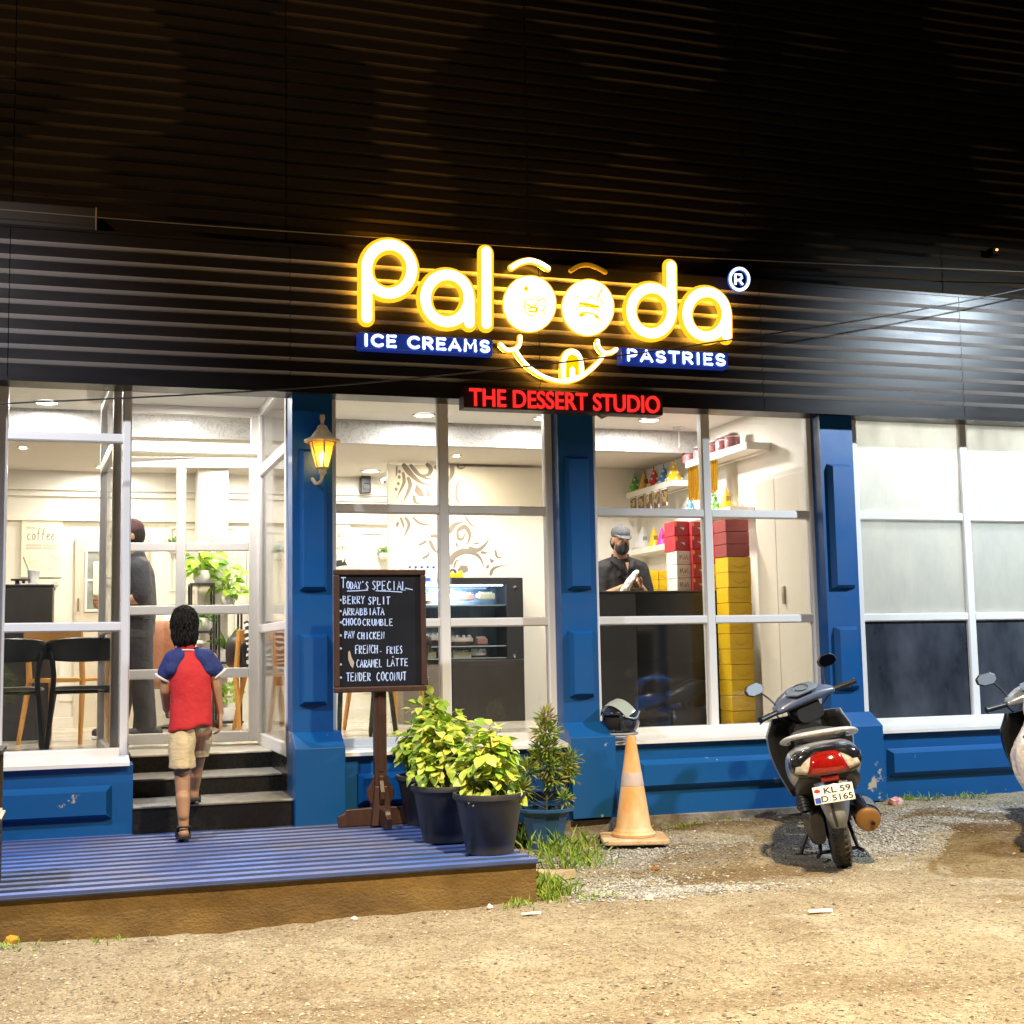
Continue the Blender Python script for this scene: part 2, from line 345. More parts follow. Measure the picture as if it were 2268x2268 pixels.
DARKF = mat('dark_window_film', (0.020, 0.024, 0.034), 0.35, var=0.9, vs=3.0, vcol=(0.060, 0.066, 0.085), bump=.05, bs=120, rvar=0.12, spec=0.5, stretch=(1, 1, .6))
DAMASK = mat('damask_paper', (0.72, 0.71, 0.68), 0.5)
def damask(m):
    t, N, L, b = nodes(m); tc = N.new('ShaderNodeTexCoord')
    wv = N.new('ShaderNodeTexNoise'); wv.inputs['Scale'].default_value = 9; wv.inputs['Detail'].default_value = 1.5; wv.inputs['Distortion'].default_value = 2.6; L.new(tc.outputs['Object'], wv.inputs[0])
    r = N.new('ShaderNodeValToRGB'); e = r.color_ramp.elements
    e[0].position = .44; e[0].color = (.46, .455, .44, 1); e[1].position = .5; e[1].color = (.33, .325, .31, 1); x = e.new(.56); x.color = (.46, .455, .44, 1)
    L.new(wv.outputs[0], r.inputs[0]); L.new(r.outputs[0], b.inputs['Base Color'])
damask(DAMASK)
def frostmat():
    m = bpy.data.materials.new('frosted_film'); m.use_nodes = True; t = m.node_tree; N = t.nodes; L = t.links; b = N['Principled BSDF']; o = N['Material Output']
    b.inputs['Base Color'].default_value = (.50, .51, .49, 1); b.inputs['Roughness'].default_value = .25
    tc = N.new('ShaderNodeTexCoord'); n = N.new('ShaderNodeTexNoise'); n.inputs['Scale'].default_value = 2.6; n.inputs['Detail'].default_value = 8; n.inputs['Roughness'].default_value = .68; mp = N.new('ShaderNodeMapping'); mp.inputs['Scale'].default_value = (1.6, 1, .7); L.new(tc.outputs['Object'], mp.inputs[0]); L.new(mp.outputs[0], n.inputs[0])
    r = N.new('ShaderNodeMapRange'); r.inputs[1].default_value = .3; r.inputs[2].default_value = .7; r.inputs[3].default_value = .48; r.inputs[4].default_value = .80; L.new(n.outputs[0], r.inputs[0])
    tr = N.new('ShaderNodeBsdfTranslucent'); tr.inputs[0].default_value = (.92, .93, .90, 1)
    mx = N.new('ShaderNodeMixShader'); L.new(r.outputs[0], mx.inputs[0]); L.new(b.outputs[0], mx.inputs[1]); L.new(tr.outputs[0], mx.inputs[2]); L.new(mx.outputs[0], o.inputs[0]); return m
FROST = frostmat()

# ------------------------------------------------------------------ ground
def smooth(a, b, x):
    t = min(max((x-a)/(b-a), 0), 1); return t*t*(3-2*t)
def ground_h(x, y):
    h = 0.11*smooth(3.7, 5.4, x)*smooth(-2.2, -0.4, y)
    h += 0.035*smooth(2.6, 3.4, x)*smooth(-.9, -.25, y)
    for (cx, cy_, rx, ry, a) in ((3.55, -1.05, .38, .22, .045), (5.0, -.75, .45, .3, .04), (4.05, -.35, .6, .2, .05)):
        d = ((x-cx)/rx)**2+((y-cy_)/ry)**2; h += a*math.exp(-d)
    if -9 < x < 12 and y > -8:
        h += 0.024*(noise.noise(V((x*1.1, y*1.1, 0)))) + 0.013*noise.noise(V((x*4, y*4, 3))) + .007*noise.noise(V((x*13, y*13, 5)))
        for k in (-.75, .75): d_ = abs(y+3.75+.16*x+k+.12*math.sin(x*1.3)); h -= .018*smooth(.22, .05, d_)*(1+.5*noise.noise(V((x*6, y*6, 8))))
    return h
def axis(a, b, st, lo, hi):
    n = int((b-a)/st); inner = [a+(b-a)*i/n for i in range(n+1)]
    L = []; x = a; s = st
    while x > lo: s *= 1.35; x -= s; L.append(max(x, lo))
    R = []; x = b; s = st
    while x < hi: s *= 1.35; x += s; R.append(min(x, hi))
    return L[::-1]+inner+R
xs = axis(-1.0, 6.9, 0.035, -80, 90); ys = axis(-4.9, 0.2, 0.035, -90, 1.0)
g = MB(); g.v = [(x, y, ground_h(x, y)) for y in ys for x in xs]
nx = len(xs); g.f = [(j*nx+i, j*nx+i+1, (j+1)*nx+i+1, (j+1)*nx+i) for j in range(len(ys)-1) for i in range(nx-1)]; g.mi = [0]*len(g.f)
GROUND = bpy.data.materials.new('gravel_ground')
def groundmat(m):
    t, N, L, b = nodes(m); b.inputs['Roughness'].default_value = .95; b.inputs['Specular IOR Level'].default_value = .2
    tc = N.new('ShaderNodeTexCoord'); src = tc.outputs['Object']
    def noi(sc, det=4, rough=.6):
        n = N.new('ShaderNodeTexNoise'); n.inputs['Scale'].default_value = sc; n.inputs['Detail'].default_value = det; n.inputs['Roughness'].default_value = rough; L.new(src, n.inputs[0]); return n.outputs[0]
    def rng(s, a, b_, c=0, d=1):
        r = N.new('ShaderNodeMapRange'); r.inputs[1].default_value = a; r.inputs[2].default_value = b_; r.inputs[3].default_value = c; r.inputs[4].default_value = d; L.new(s, r.inputs[0]); return r.outputs[0]
    def mixc(f, a, c2):
        x = N.new('ShaderNodeMix'); x.data_type = 'RGBA'; L.new(f, x.inputs[0])
        for k, c in ((6, a), (7, c2)):
            if isinstance(c, tuple): x.inputs[k].default_value = (*c, 1)
            else: L.new(c, x.inputs[k])
        return x.outputs[2]
    at = N.new('ShaderNodeAttribute'); at.attribute_name = 'zones'; sp = N.new('ShaderNodeSeparateColor'); L.new(at.outputs['Color'], sp.inputs[0])
    vo = N.new('ShaderNodeTexVoronoi'); vo.inputs['Scale'].default_value = 70; L.new(src, vo.inputs[0])
    sand = mixc(rng(noi(1.3, 4), .35, .65), (.46, .40, .28), (.37, .30, .20)); sand = mixc(rng(noi(3.4, 7, .7), .50, .62, 0, .55), sand, (.25, .185, .11)); sand = mixc(rng(noi(2.1, 6, .65), .54, .64, 0, .7), sand, (.56, .50, .38))
    grey = mixc(rng(noi(5), .3, .7), (.42, .40, .36), (.32, .30, .27))
    soil = mixc(rng(noi(9), .3, .7), (.21, .125, .055), (.15, .085, .035))
    c = mixc(sp.outputs[0], sand, grey); c = mixc(sp.outputs[1], c, soil); c = mixc(sp.outputs[2], c, (.27, .20, .115))
    c = mixc(rng(noi(38, 6, .75), .54, .66, 0, .85), c, (.085, .062, .042))
    vr = N.new('ShaderNodeSeparateColor'); L.new(vo.outputs['Color'], vr.inputs[0])
    c = mixc(rng(vr.outputs[0], .62, 1, 0, .5), c, (.52, .46, .36))
    c = mixc(rng(vr.outputs[1], .75, 1, 0, .55), c, (.12, .10, .08))
    L.new(c, b.inputs['Base Color'])
    bp = N.new('ShaderNodeBump'); bp.inputs['Strength'].default_value = 1.0; bp.inputs['Distance'].default_value = .02
    ad = N.new('ShaderNodeMath'); ad.operation = 'ADD'; L.new(noi(55, 5, .7), ad.inputs[0]); 
    mu = N.new('ShaderNodeMath'); mu.operation = 'MULTIPLY'; mu.inputs[1].default_value = -.8; L.new(vo.outputs['Distance'], mu.inputs[0]); L.new(mu.outputs[0], ad.inputs[1])
    L.new(ad.outputs[0], bp.inputs['Height']); L.new(bp.outputs[0], b.inputs['Normal'])
groundmat(GROUND)
go = g.build('ground', GROUND, smooth=180); struct(go, 'sandy gravel yard in front of the shop', 'ground')
za = go.data.color_attributes.new('zones', 'FLOAT_COLOR', 'POINT')
blobs_grey = [(atZ(1400, 1900, 0), .75, .42), (atZ(1330, 1960, 0), .45, .25), (atZ(1930, 1880, 0), .35, .3), (atZ(2080, 1830, 0.05), 1.1, .3), (atZ(1500, 1975, 0), .5, .12)]
blobs_brown = [(atZ(1850, 2240, 0), 1.1, .35), (atZ(700, 2250, 0), .7, .2), (atZ(0, 2200, 0), .2, .5), (atZ(1320, 1920, 0), .9, .12)]
blobs_soil = [(atZ(1690, 1935, 0), .55, .22), (atZ(2190, 1860, 0), .28, .16), (atZ(2250, 1890, 0), .25, .2), (atZ(1620, 1850, 0), .75, .10), (atZ(1250, 1875, 0), .5, .18)]
for i, p in enumerate(go.data.vertices):
    x, y = p.co.x, p.co.y; wv = .35*noise.noise(V((x*2.3, y*2.3, 9)))+.2*noise.noise(V((x*7, y*7, 2)))
    f = lambda B: max([smooth(1.15, .75, math.sqrt(((x-c.x)/a)**2+((y-c.y)/b_)**2)+wv) for c, a, b_ in B]) if -2 < x < 8 and y > -4 else 0
    za.data[i].color = (f(blobs_grey), f(blobs_soil)*.6, f(blobs_brown)*.55, 1)

# ------------------------------------------------------------------ shop building
FLOOR = 0.57
shop = thing('shop_building', 'long blue fronted cake shop with dark ribbed cladding above its glass front', 'building', (2.5, 0, 0))
def part(mb, name, m, parent=None, **k):
    p = parent or shop
    return mb.build(name, m, p, world=(p is shop), **k)
# ribbed cladding: outer flat, slope facing down, inner flat, bright slope facing up
def ribs(z0, z1, zs, pitch, yf, dep):
    pr = [(yf, z0)]; z = zs
    while z+.02 < z1:
        pr += [(yf, z-.019), (yf+dep, z-.012), (yf+dep, z-.010), (yf, z+.012)]; z += pitch
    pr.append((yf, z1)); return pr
def cladding(mb, x0, x1, prof, wav, seedz, step=.25):
    n = max(2, int((x1-x0)/step)); vs = []; m = len(prof)
    for i in range(n+1):
        x = x0+(x1-x0)*i/n
        for y, z in prof: vs.append((x, y+wav*noise.noise(V((x*1.3, z*2.2, seedz))), z+wav*.8*noise.noise(V((x*1.1, z*.8, seedz+7)))))
    for k in range(m-1):                                 # the up-facing slope of every groove is the pale stripe
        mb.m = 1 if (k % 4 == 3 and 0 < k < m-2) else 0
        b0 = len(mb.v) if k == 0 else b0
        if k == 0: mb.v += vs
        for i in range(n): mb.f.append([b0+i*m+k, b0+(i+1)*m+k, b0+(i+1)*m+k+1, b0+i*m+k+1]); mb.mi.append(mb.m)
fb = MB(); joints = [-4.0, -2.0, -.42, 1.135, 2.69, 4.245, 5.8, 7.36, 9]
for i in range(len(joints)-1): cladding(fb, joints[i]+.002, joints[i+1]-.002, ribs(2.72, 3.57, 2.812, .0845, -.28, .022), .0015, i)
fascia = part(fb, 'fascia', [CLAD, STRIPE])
b = MB(); b.box(-4, 9, -.279, -.262, 2.70, 2.722); b.box(-4, 9, -.262, .0, 2.716, 2.735); b.box(-4, 9, -.285, -.10, 3.57, 3.585)
part(b, 'fascia_edge', CLAD, fascia)
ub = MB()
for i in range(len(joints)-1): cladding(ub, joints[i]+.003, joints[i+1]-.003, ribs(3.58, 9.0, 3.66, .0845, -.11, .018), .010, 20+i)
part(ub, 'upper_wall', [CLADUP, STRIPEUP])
b = MB(); b.box(-4, 9, -.09, .1, 2.74, 9.0); part(b, 'backing_wall', mat('black_backing', (.01, .01, .01), .9))
# plinths with their raised panels
def plinth(x0, x1, panels):
    b = MB(); b.box(x0, x1, -.2, .05, .12, .575); o = part(b, 'plinth', BLUE_CHIP)
    for (a, c) in panels:
        q = MB(); q.frustum(a, c, .285, .47, -.242, -.2005, .03); part(q, 'raised_panel', BLUE_CHIP, o)
    return o
plinth(-4, .272, [(-3.6, -2.2), (-1.9, .16)]); plinth(1.415, 2.93, [(1.53, 2.84)]); plinth(3.125, 4.74, [(3.3, 4.62)]); plinth(5.005, 9, [(5.10, 6.86), (7.1, 8.8)])
b = MB(); n = 60
pts = [(-4+13*i/n) for i in range(n+1)]
vs = []; 
for i, x in enumerate(pts):
    w0 = .02*noise.noise(V((x*3, 1, 1))); vs += [(x, -.225+w0, -.2), (x, -.23+w0, .125+.012*noise.noise(V((x*4, 2, 2)))), (x, -.19, .13), (x, .05, .13)]
b.add(vs, [(i*4+k, i*4+4+k, i*4+5+k, i*4+1+k) for i in range(n) for k in range(3)])
part(b, 'foundation', CONC, smooth=50)
# pillars
def pillar(x0, x1, first=False):
    b = MB(); b.box(x0, x1, -.14, .05, .56, 2.735); o = part(b, 'pillar', BLUE)
    for z0, z1 in ((1.54, 2.385), (.87, 1.285)):
        q = MB(); q.frustum(x0+.04, x1-.035, z0, z1, -.185, -.1405, .022); part(q, 'raised_panel', BLUE, o)
    q = MB(); xa, xb = x0-.005, x1+.045
    zb = .19 if first else .145
    vs = [(xa, -.28, zb), (xb, -.28, zb), (xb, -.28, .63), (xa, -.28, .63), (xa, -.1405, .715), (xb, -.1405, .715), (xa, .04, .715), (xb, .04, .715), (xa, .04, zb), (xb, .04, zb)]
    q.add(vs, [(0, 1, 2, 3), (3, 2, 5, 4), (0, 3, 4, 6, 8), (1, 9, 7, 5, 2), (4, 5, 7, 6)]); part(q, 'base_block', BLUE_CHIP, o, bevel=.004)
pillar(1.165, 1.405, True); pillar(2.845, 3.085); pillar(4.735, 4.985); pillar(-.76, -.50)
# windows: frame with rails and mullions, one pane to each light
Z = dict(top=2.726, otop=2.80, u0=2.021, u1=2.077, l0=1.318, l1=1.373, bot=.659, obot=.600, a0=2.411, a1=2.464)
def bar_x(mb, x0, x1, z0, z1, yf=-.018, yb=.045, ch=.008):      # horizontal glazing bar with chamfered edges
    mb.add([(x, y, z) for x in (x0, x1) for y, z in ((yb, z0), (yf+ch, z0), (yf, z0+ch), (yf, z1-ch), (yf+ch, z1), (yb, z1))],
           [(i, (i+1) % 6, 6+(i+1) % 6, 6+i) for i in range(6)]+[(5, 4, 3, 2, 1, 0), (6, 7, 8, 9, 10, 11)])
def bar_z(mb, z0, z1, x0, x1, yf=-.018, yb=.045, ch=.008):
    mb.add([(x, y, z) for z in (z0, z1) for x, y in ((x0, yb), (x0, yf+ch), (x0+ch, yf), (x1-ch, yf), (x1, yf+ch), (x1, yb))],
           [(i, (i+1) % 6, 6+(i+1) % 6, 6+i) for i in range(6)]+[(5, 4, 3, 2, 1, 0), (6, 7, 8, 9, 10, 11)])
def window(cols, o0, o1, rails, panes, sill=True):
    f = MB(); bar_z(f, Z['obot'], Z['otop'], o0, cols[0][0], -.020); bar_z(f, Z['obot'], Z['otop'], cols[-1][1], o1, -.020)
    bar_x(f, cols[0][0], cols[-1][1], Z['obot'], Z['bot'], -.0235); bar_x(f, cols[0][0], cols[-1][1], Z['top'], Z['otop'], -.0235)
    for a, c in zip(cols[:-1], cols[1:]): bar_z(f, Z['bot'], Z['top'], a[1], c[0], -.016)
    for z0, z1 in rails:
        for a, c in cols: bar_x(f, a, c, z0, z1, -.013)
    o = part(f, 'window', UPVC)
    zz = [Z['bot']]+[z for r in rails for z in r]+[Z['top']]
    for a, c in cols:
        for k in range(0, len(zz), 2):
            q = MB(); q.box(a-.006, c+.006, .012, .018, zz[k]-.006, zz[k+1]+.006); part(q, 'pane', panes(k//2), o)
    if sill:
        q = MB(); q.add([(x, y, z) for x in (o0+.02, o1-.0) for y, z in ((-.235, .572), (-.235, .592), (-.2, .598), (-.024, .618), (-.024, .575))], [(0, 1, 6, 5), (1, 2, 7, 6), (2, 3, 8, 7), (3, 4, 9, 8), (4, 0, 5, 9), (0, 4, 3, 2, 1), (5, 6, 7, 8, 9)])
        part(q, 'sill', UPVC, o)
    return o
RB = [(Z['l0'], Z['l1']), (Z['u0'], Z['u1'])]
window([(-1.9, -1.05), (-.99, -.80)], -1.96, -.765, RB, lambda k: GLASS)
window([(-.425, .203)], -.49, .252, [(Z['l0'], Z['l1']), (Z['a0'], Z['a1'])], lambda k: GLASS)
window([(1.451, 2.096), (2.162, 2.800)], 1.405, 2.858, RB, lambda k: GLASS)
window([(3.150, 3.910), (3.973, 4.704)], 3.085, 4.762, RB, lambda k: GLASS)
window([(5.10, 5.937), (6.003, 6.83)], 4.99, 6.90, RB, lambda k: DARKF if k == 0 else FROST)
b = MB(); b.box(6.905, 9, -.05, .05, .575, 2.72); part(b, 'end_wall', BLUE)
# ------------------------------------------------------------------ recessed entrance
DY = 1.30
st = MB()
for i, (y0, zt, zb) in enumerate(((-.212, .345, .10), (.275, .452, .345), (.735, .560, .452))):
    q = MB(); q.box(.2725, 1.163, y0, y0+.55, zb-.1, zt-.012); o = part(q, 'step', GRANITE)
    q = MB(); q.box(.2725, 1.163, y0-.012, y0+.56, zt-.012, zt); part(q, 'tread', TREAD if i < 2 else mat('cream_threshold', (.66, .60, .48), .3), o, bevel=.003)
b = MB(); b.box(.20, .272, .05, DY, .1, .60); part(b, 'step_cheek', GRANITE)
b = MB(); b.box(1.1635, 1.20, -.275, DY, .1, .60); part(b, 'step_cheek', GRANITE)
b = MB(); b.box(.0, 1.3, .02, DY+.02, 2.88, 2.93); part(b, 'entrance_ceiling', WHITEC)
def side_window(x0, y0, x1, y1, th, zt=2.88):
    """glazed return of the entrance: from (x0,y0) at the front to (x1,y1) at the door"""
    d = V((x1-x0, y1-y0, 0)); L = d.length; a = math.atan2(d.y, d.x)
    M = Matrix.Translation((x0, y0, 0)) @ Matrix.Rotation(a, 4, 'Z')
    f = MB(); r = .055
    for s0, s1 in ((0, r), (L-r, L)): f.box(s0, s1, -th/2, th/2, .56, zt, M)
    for z0, z1 in ((.56, .64), (Z['l0'], Z['l1']), (2.40, 2.47), (zt-.06, zt)): f.box(r, L-r, -th/2+.002, th/2-.002, z0, z1, M)
    o = part(f, 'side_window', UPVC, bevel=.006)
    for z0, z1 in ((.64, Z['l0']), (Z['l1'], 2.40), (2.47, zt-.06)):
        q = MB(); q.box(r-.004, L-r+.004, -.003, .003, z0-.004, z1+.004, M); part(q, 'pane', GLASSD, o)
side_window(.175, .05, .115, DY, .05); side_window(1.180, .06, 1.165, DY, .05)
b = MB(); b.box(.11, 1.16, DY-.03, DY+.03, 2.555, 2.63); b.box(.11, 1.16, DY-.03, DY+.03, 2.82, 2.88); b.box(1.09, 1.155, DY-.028, DY+.028, 2.63, 2.82); b.box(.11, .16, DY-.028, DY+.028, .57, 2.82)
tr = part(b, 'transom', UPVC, bevel=.005)
b = MB(); b.box(.16, 1.09, DY-.003, DY+.003, 2.63, 2.82); part(b, 'pane', GLASSD, tr)
# the door leaf hangs at its right jamb and stands a little open into the shop
hx, hy = 1.155, DY; door_a = rad(180-7); MD = Matrix.Translation((hx, hy, 0)) @ Matrix.Rotation(door_a, 4, 'Z')
WD = .985; c0, c1, c2, c3 = .075, .50, .565, WD-.075
zr = [(.585, .655), (1.018, 1.085), (1.452, 1.515), (1.885, 1.945), (2.46, 2.535)]
b = MB(); b.box(0, c0, -.022, .022, .585, 2.535, MD); b.box(c3, WD, -.022, .022, .585, 2.535, MD); b.box(c1, c2, -.021, .021, .655, 2.46, MD)
for z0, z1 in zr:
    if z0 in (.585, 2.46): b.box(c0, c3, -.0205, .0205, z0, z1, MD)
    else: b.box(c0, c1, -.0195, .0195, z0, z1, MD); b.box(c2, c3, -.0195, .0195, z0, z1, MD)
door = part(b, 'door', UPVC, bevel=.007)
for k in range(4):
    for a, c in ((c0, c1), (c2, c3)):
        q = MB(); q.box(a-.004, c+.004, -.003, .003, zr[k][1]-.004, zr[k+1][0]+.004, MD); part(q, 'pane', GLASSD, door)
# ------------------------------------------------------------------ the room inside
b = MB(); b.box(-3, .2, .045, 4.4, .45, FLOOR-.012); b.box(.2, 1.2, DY, 4.4, .45, FLOOR-.012); b.box(1.2, 5.0, .045, 4.4, .45, FLOOR-.012); b.box(-3, .2, .046, DY, FLOOR-.012, FLOOR); b.box(1.2, 5.0, .046, DY, FLOOR-.012, FLOOR); b.box(-3, 5.0, DY, 4.4, FLOOR-.012, FLOOR); part(b, 'floor', TILE)
gl = MB()
for x in [-2.7+.6*i for i in range(13)]: gl.box(x-.0015, x+.0015, DY+.01, 4.3, FLOOR, FLOOR+.001)
for y in [1.7+.6*i for i in range(5)]: gl.box(-3, 4.9, y-.0015, y+.0015, FLOOR, FLOOR+.0012)
part(gl, 'floor_joint', mat('tile_joint', (.42, .38, .31), .7))
BY = 4.30
b = MB(); b.box(-3, 3.0, BY, BY+.1, FLOOR, 2.9); bw = part(b, 'back_wall', CREAM)
b = MB(); b.box(3.0, 5.05, 3.30, 3.42, FLOOR, 2.9); b.box(2.95, 3.0, 3.305, BY, FLOOR, 2.9); part(b, 'partition_wall', CREAM)
b = MB(); b.box(4.95, 5.05, .05, 3.3, FLOOR, 3.05); part(b, 'side_wall', CREAM)
b = MB(); b.box(-3.1, -3, .05, 4.3, FLOOR, 3.05); part(b, 'side_wall', CREAM)
b = MB(); b.box(-3, .1, .05, 2.1, 2.97, 3.03); b.box(1.2, 5.05, .05, 2.1, 2.97, 3.03); b.box(.1, 1.2, DY+.03, 2.1, 2.971, 3.031); part(b, 'ceiling', WHITEC)
b = MB(); b.box(-3, 5.05, 2.1, 4.4, 2.815, 2.86); part(b, 'lower_ceiling', mat('taupe_ceiling_paint', (.62, .57, .50), .7))
b = MB(); b.box(-3, 4.95, 2.075, 2.16, 2.785, 2.97); part(b, 'ceiling_beam', DAMASK)
b = MB(); b.box(-3, 5, .05, .10, 2.80, 2.97); part(b, 'window_head', WHITEC)
mo = MB()
for z in (2.655, 2.60): mo.box(-3, 3.0, BY-.03, BY, z-.012, z+.012)
mo.box(-3, 3.0, BY-.04, BY, 2.372, 2.40); mo.box(-3, 3.0, BY-.03, BY, FLOOR, FLOOR+.09)
for x0, x1, z0, z1 in ((.72, 1.32, 1.75, 2.33), (.72, 1.32, .8, 1.65), (-.2, .12, .8, 1.4), (1.9, 2.25, .8, 2.3), (2.45, 2.7, .8, 2.3), (1.42, 1.85, 1.35, 2.3)):
    t_ = .018
    mo.box(x0, x1, BY-.012, BY, z1-t_, z1); mo.box(x0, x1, BY-.012, BY, z0, z0+t_); mo.box(x0, x0+t_, BY-.012, BY, z0+t_, z1-t_); mo.box(x1-t_, x1, BY-.012, BY, z0+t_, z1-t_)
part(mo, 'wall_moulding', CREAM, bw)
pc = [atY(438, 1200, 3.9).x, atY(505, 1200, 3.9).x]
b = MB(); b.box(pc[0], pc[1], 3.9, 4.2, FLOOR, 2.815); part(b, 'column', mat('taupe_column_paint', (.66, .60, .52), .6))
# kitchen door in the back wall with a window into the kitchen
kd = MB(); k0, k1 = atY(166, 1300, BY-.02).x, atY(262, 1300, BY-.02).x
zt, zb = atY(200, 1190, BY).z, FLOOR
b = MB(); b.box(k0, k1+.25, BY-.035, BY-.001, FLOOR, zt); kdo = part(b, 'kitchen_door', mat('beige_door_paint', (.66, .59, .47), .4))
wx0, wx1, wz0, wz1 = atY(193, 1300, BY).x, atY(262, 1300, BY).x, atY(200, 1350, BY).z, atY(200, 1222, BY).z
b = MB(); t_ = .02
b.box(wx0-t_, wx1+t_, BY-.05, BY-.0355, wz1, wz1+t_); b.box(wx0-t_, wx1+t_, BY-.05, BY-.0355, wz0-t_, wz0); b.box(wx0-t_, wx0, BY-.05, BY-.0355, wz0, wz1); b.box(wx1, wx1+t_, BY-.05, BY-.0355, wz0, wz1); b.box(wx0, wx0+.09, BY-.046, BY-.038, (wz0+wz1)/2-.008, (wz0+wz1)/2+.012)
part(b, 'window_frame', UPVC, kdo)
b = MB(); b.box(wx0, wx1, BY-.040, BY-.036, wz0, wz1); part(b, 'pane', mat('grey_green_glass', (.20, .23, .20), .25, var=.8, vs=9, vcol=(.42, .44, .40)), kdo)
b = MB(); b.tube([(k0+.03, BY-.07, atY(170, 1355, BY).z), (k0+.03, BY-.07, atY(170, 1326, BY).z)], .008, 8); part(b, 'handle', mat('dull_brass', (.35, .30, .18), .35, .8), kdo)
b = MB(); b.box(wx0+.05, wx0+.16, BY-.054, BY-.044, wz0+.13, wz1-.09); part(b, 'notice', mat('pale_notice', (.72, .74, .58), .6), kdo)
b = MB(); b.add([(wx0+.10, BY-.0555, wz0+.15), (wx0+.145, BY-.0555, wz0+.16), (wx0+.14, BY-.0555, wz0+.19), (wx0+.115, BY-.0555, wz0+.22), (wx0+.135, BY-.0555, wz0+.29), (wx0+.105, BY-.0555, wz0+.30)], [(0, 1, 2, 3, 4, 5)]); part(b, 'picture', mat('orange_print', (.75, .35, .06), .6), kdo)
b = MB(); b.box(atY(228, 1200, BY).x, atY(241, 1200, BY).x, BY-.045, BY-.036, atY(230, 1212, BY).z, atY(230, 1199, BY).z); part(b, 'door_sign', mat('small_dark_sign', (.16, .07, .06), .5), kdo)
# the room behind the frosted windows, and its lamp
b = MB(); b.box(5.1, 9, .9, .95, .5, 3.0); b.box(5.05, 9, .05, .9, 2.95, 3.0); b.box(9, 9.05, .05, .95, .5, 3.0); part(b, 'store_room', WHITEC)
lamp('store_room_light', 'AREA', (5.6, .45, 2.93), 15, (1, .97, .90), .25); lamp('store_room_light', 'AREA', (6.6, .45, 2.93), 15, (1, .97, .90), .25)
# ------------------------------------------------------------------ recessed ceiling lights
GLOW = emit('lamp_diffuser', (1, .97, .90), 14); GLOWW = emit('warm_lamp_diffuser', (1, .88, .62), 60)
PW = 3.75
def downlight(x, y, z, label, power=7.0, r=.075, m=GLOW, col=(1, .965, .91), group='recessed ceiling lights'):
    t = thing('ceiling_light', label, 'ceiling light', (x, y, z), group=group)
    q = MB(); q.lathe([(r, -.001), (r+.014, -.004), (r+.016, -.012), (r+.004, -.014), (r-.002, -.010)], 28); q.build('trim_ring', UPVC, t, smooth=60)
    q = MB(); q.lathe([(.0005, -.008), (r, -.008)], 28); q.build('diffuser', m, t)
    lamp('ceiling_lamp', 'AREA', (x, y, z-.02), power*PW, col, r*2)
downlight(.66, .70, 2.88, 'recessed ceiling light over the entrance steps', 8)
downlight(.62, 1.62, 2.971, 'recessed ceiling light just inside the entrance door', 6)
downlight(-.27, 1.80, 2.97, 'recessed ceiling light above the left shop window', 7)
downlight(2.45, 1.75, 2.97, 'recessed ceiling light in the upper left pane of the window behind the blackboard', 7)
downlight(3.40, 1.70, 2.97, 'recessed ceiling light just below the left half of the red lettering', 7)
downlight(4.25, 1.60, 2.97, 'recessed ceiling light above the masked counter assistant', 12)
downlight(.16, 3.95, 2.815, 'recessed ceiling light at the back between kitchen door and entrance', 5)
downlight(2.46, 3.80, 2.815, 'recessed ceiling light at the back left of the flowered screen', 5)
downlight(1.22, 3.75, 2.815, 'small recessed ceiling light above the leafy plant rack', 5, .05)
downlight(.63, 2.95, 2.815, 'bright warm spotlight seen through the glass over the door', 7, .03, GLOWW, (1, .85, .6), 'warm ceiling spotlights')
downlight(-.47, 2.95, 2.815, 'bright warm spotlight at the left edge of the left shop window', 7, .03, GLOWW, (1, .85, .6), 'warm ceiling spotlights')
downlight(2.98, 2.75, 2.815, 'bright warm spotlight half hidden by the mullion above the flowered screen', 7, .03, GLOWW, (1, .85, .6), 'warm ceiling spotlights')
# ------------------------------------------------------------------ entrance platform
DK = .19
DECK = mat('blue_ribbed_rubber_mat', (0.022, 0.105, 0.47), 0.5, var=0.9, vs=1.1, vcol=(0.13, 0.135, 0.22), bump=0.08, bs=200, rvar=0.12)
RENDER = mat('brown_stained_render', (0.21, 0.135, 0.045), 0.9, var=0.9, vs=3.0, vcol=(0.105, 0.062, 0.024), bump=0.3, bs=60, stretch=(1, 1, 1.6))
plat = thing('entrance_platform', 'low entrance platform with blue ribbed top and brown stained concrete sides', 'platform', (.6, -1.1, 0))
xl, xr, yf, yb = -3.2, 2.035, -2.02, -.2005
b = MB(); n = 50
vs = []
for i in range(n+1):
    x = xl+(xr-.02-xl)*i/n; a = .012*noise.noise(V((x*2.5, 0, 4))); vs += [(x, yf+.015+a, -.1), (x, yf+.012+a*.6, .08), (x, yf+.01, DK-.006), (x, yb, DK-.006)]
b.add(vs, [(i*4+k, i*4+4+k, i*4+5+k, i*4+1+k) for i in range(n) for k in range(3)])
b.add([(xr-.02, yf+.02, -.1), (xr-.02, yb, -.1), (xr-.02, yb, DK-.006), (xr-.02, yf+.012, DK-.006)], [(0, 1, 2, 3)])
b.build('concrete_base', RENDER, plat, smooth=40, world=True)
b = MB(); prof = []; y = yf-.006; p = .135
while y < yb-.01:
    prof += [(y, DK-.004), (y+p*.40, DK-.004), (y+p*.44, DK+.006), (y+p*.52, DK+.008), (y+p*.84, DK+.008), (y+p*.94, DK+.005)]; y += p
n = 60; vs = []; m = len(prof)
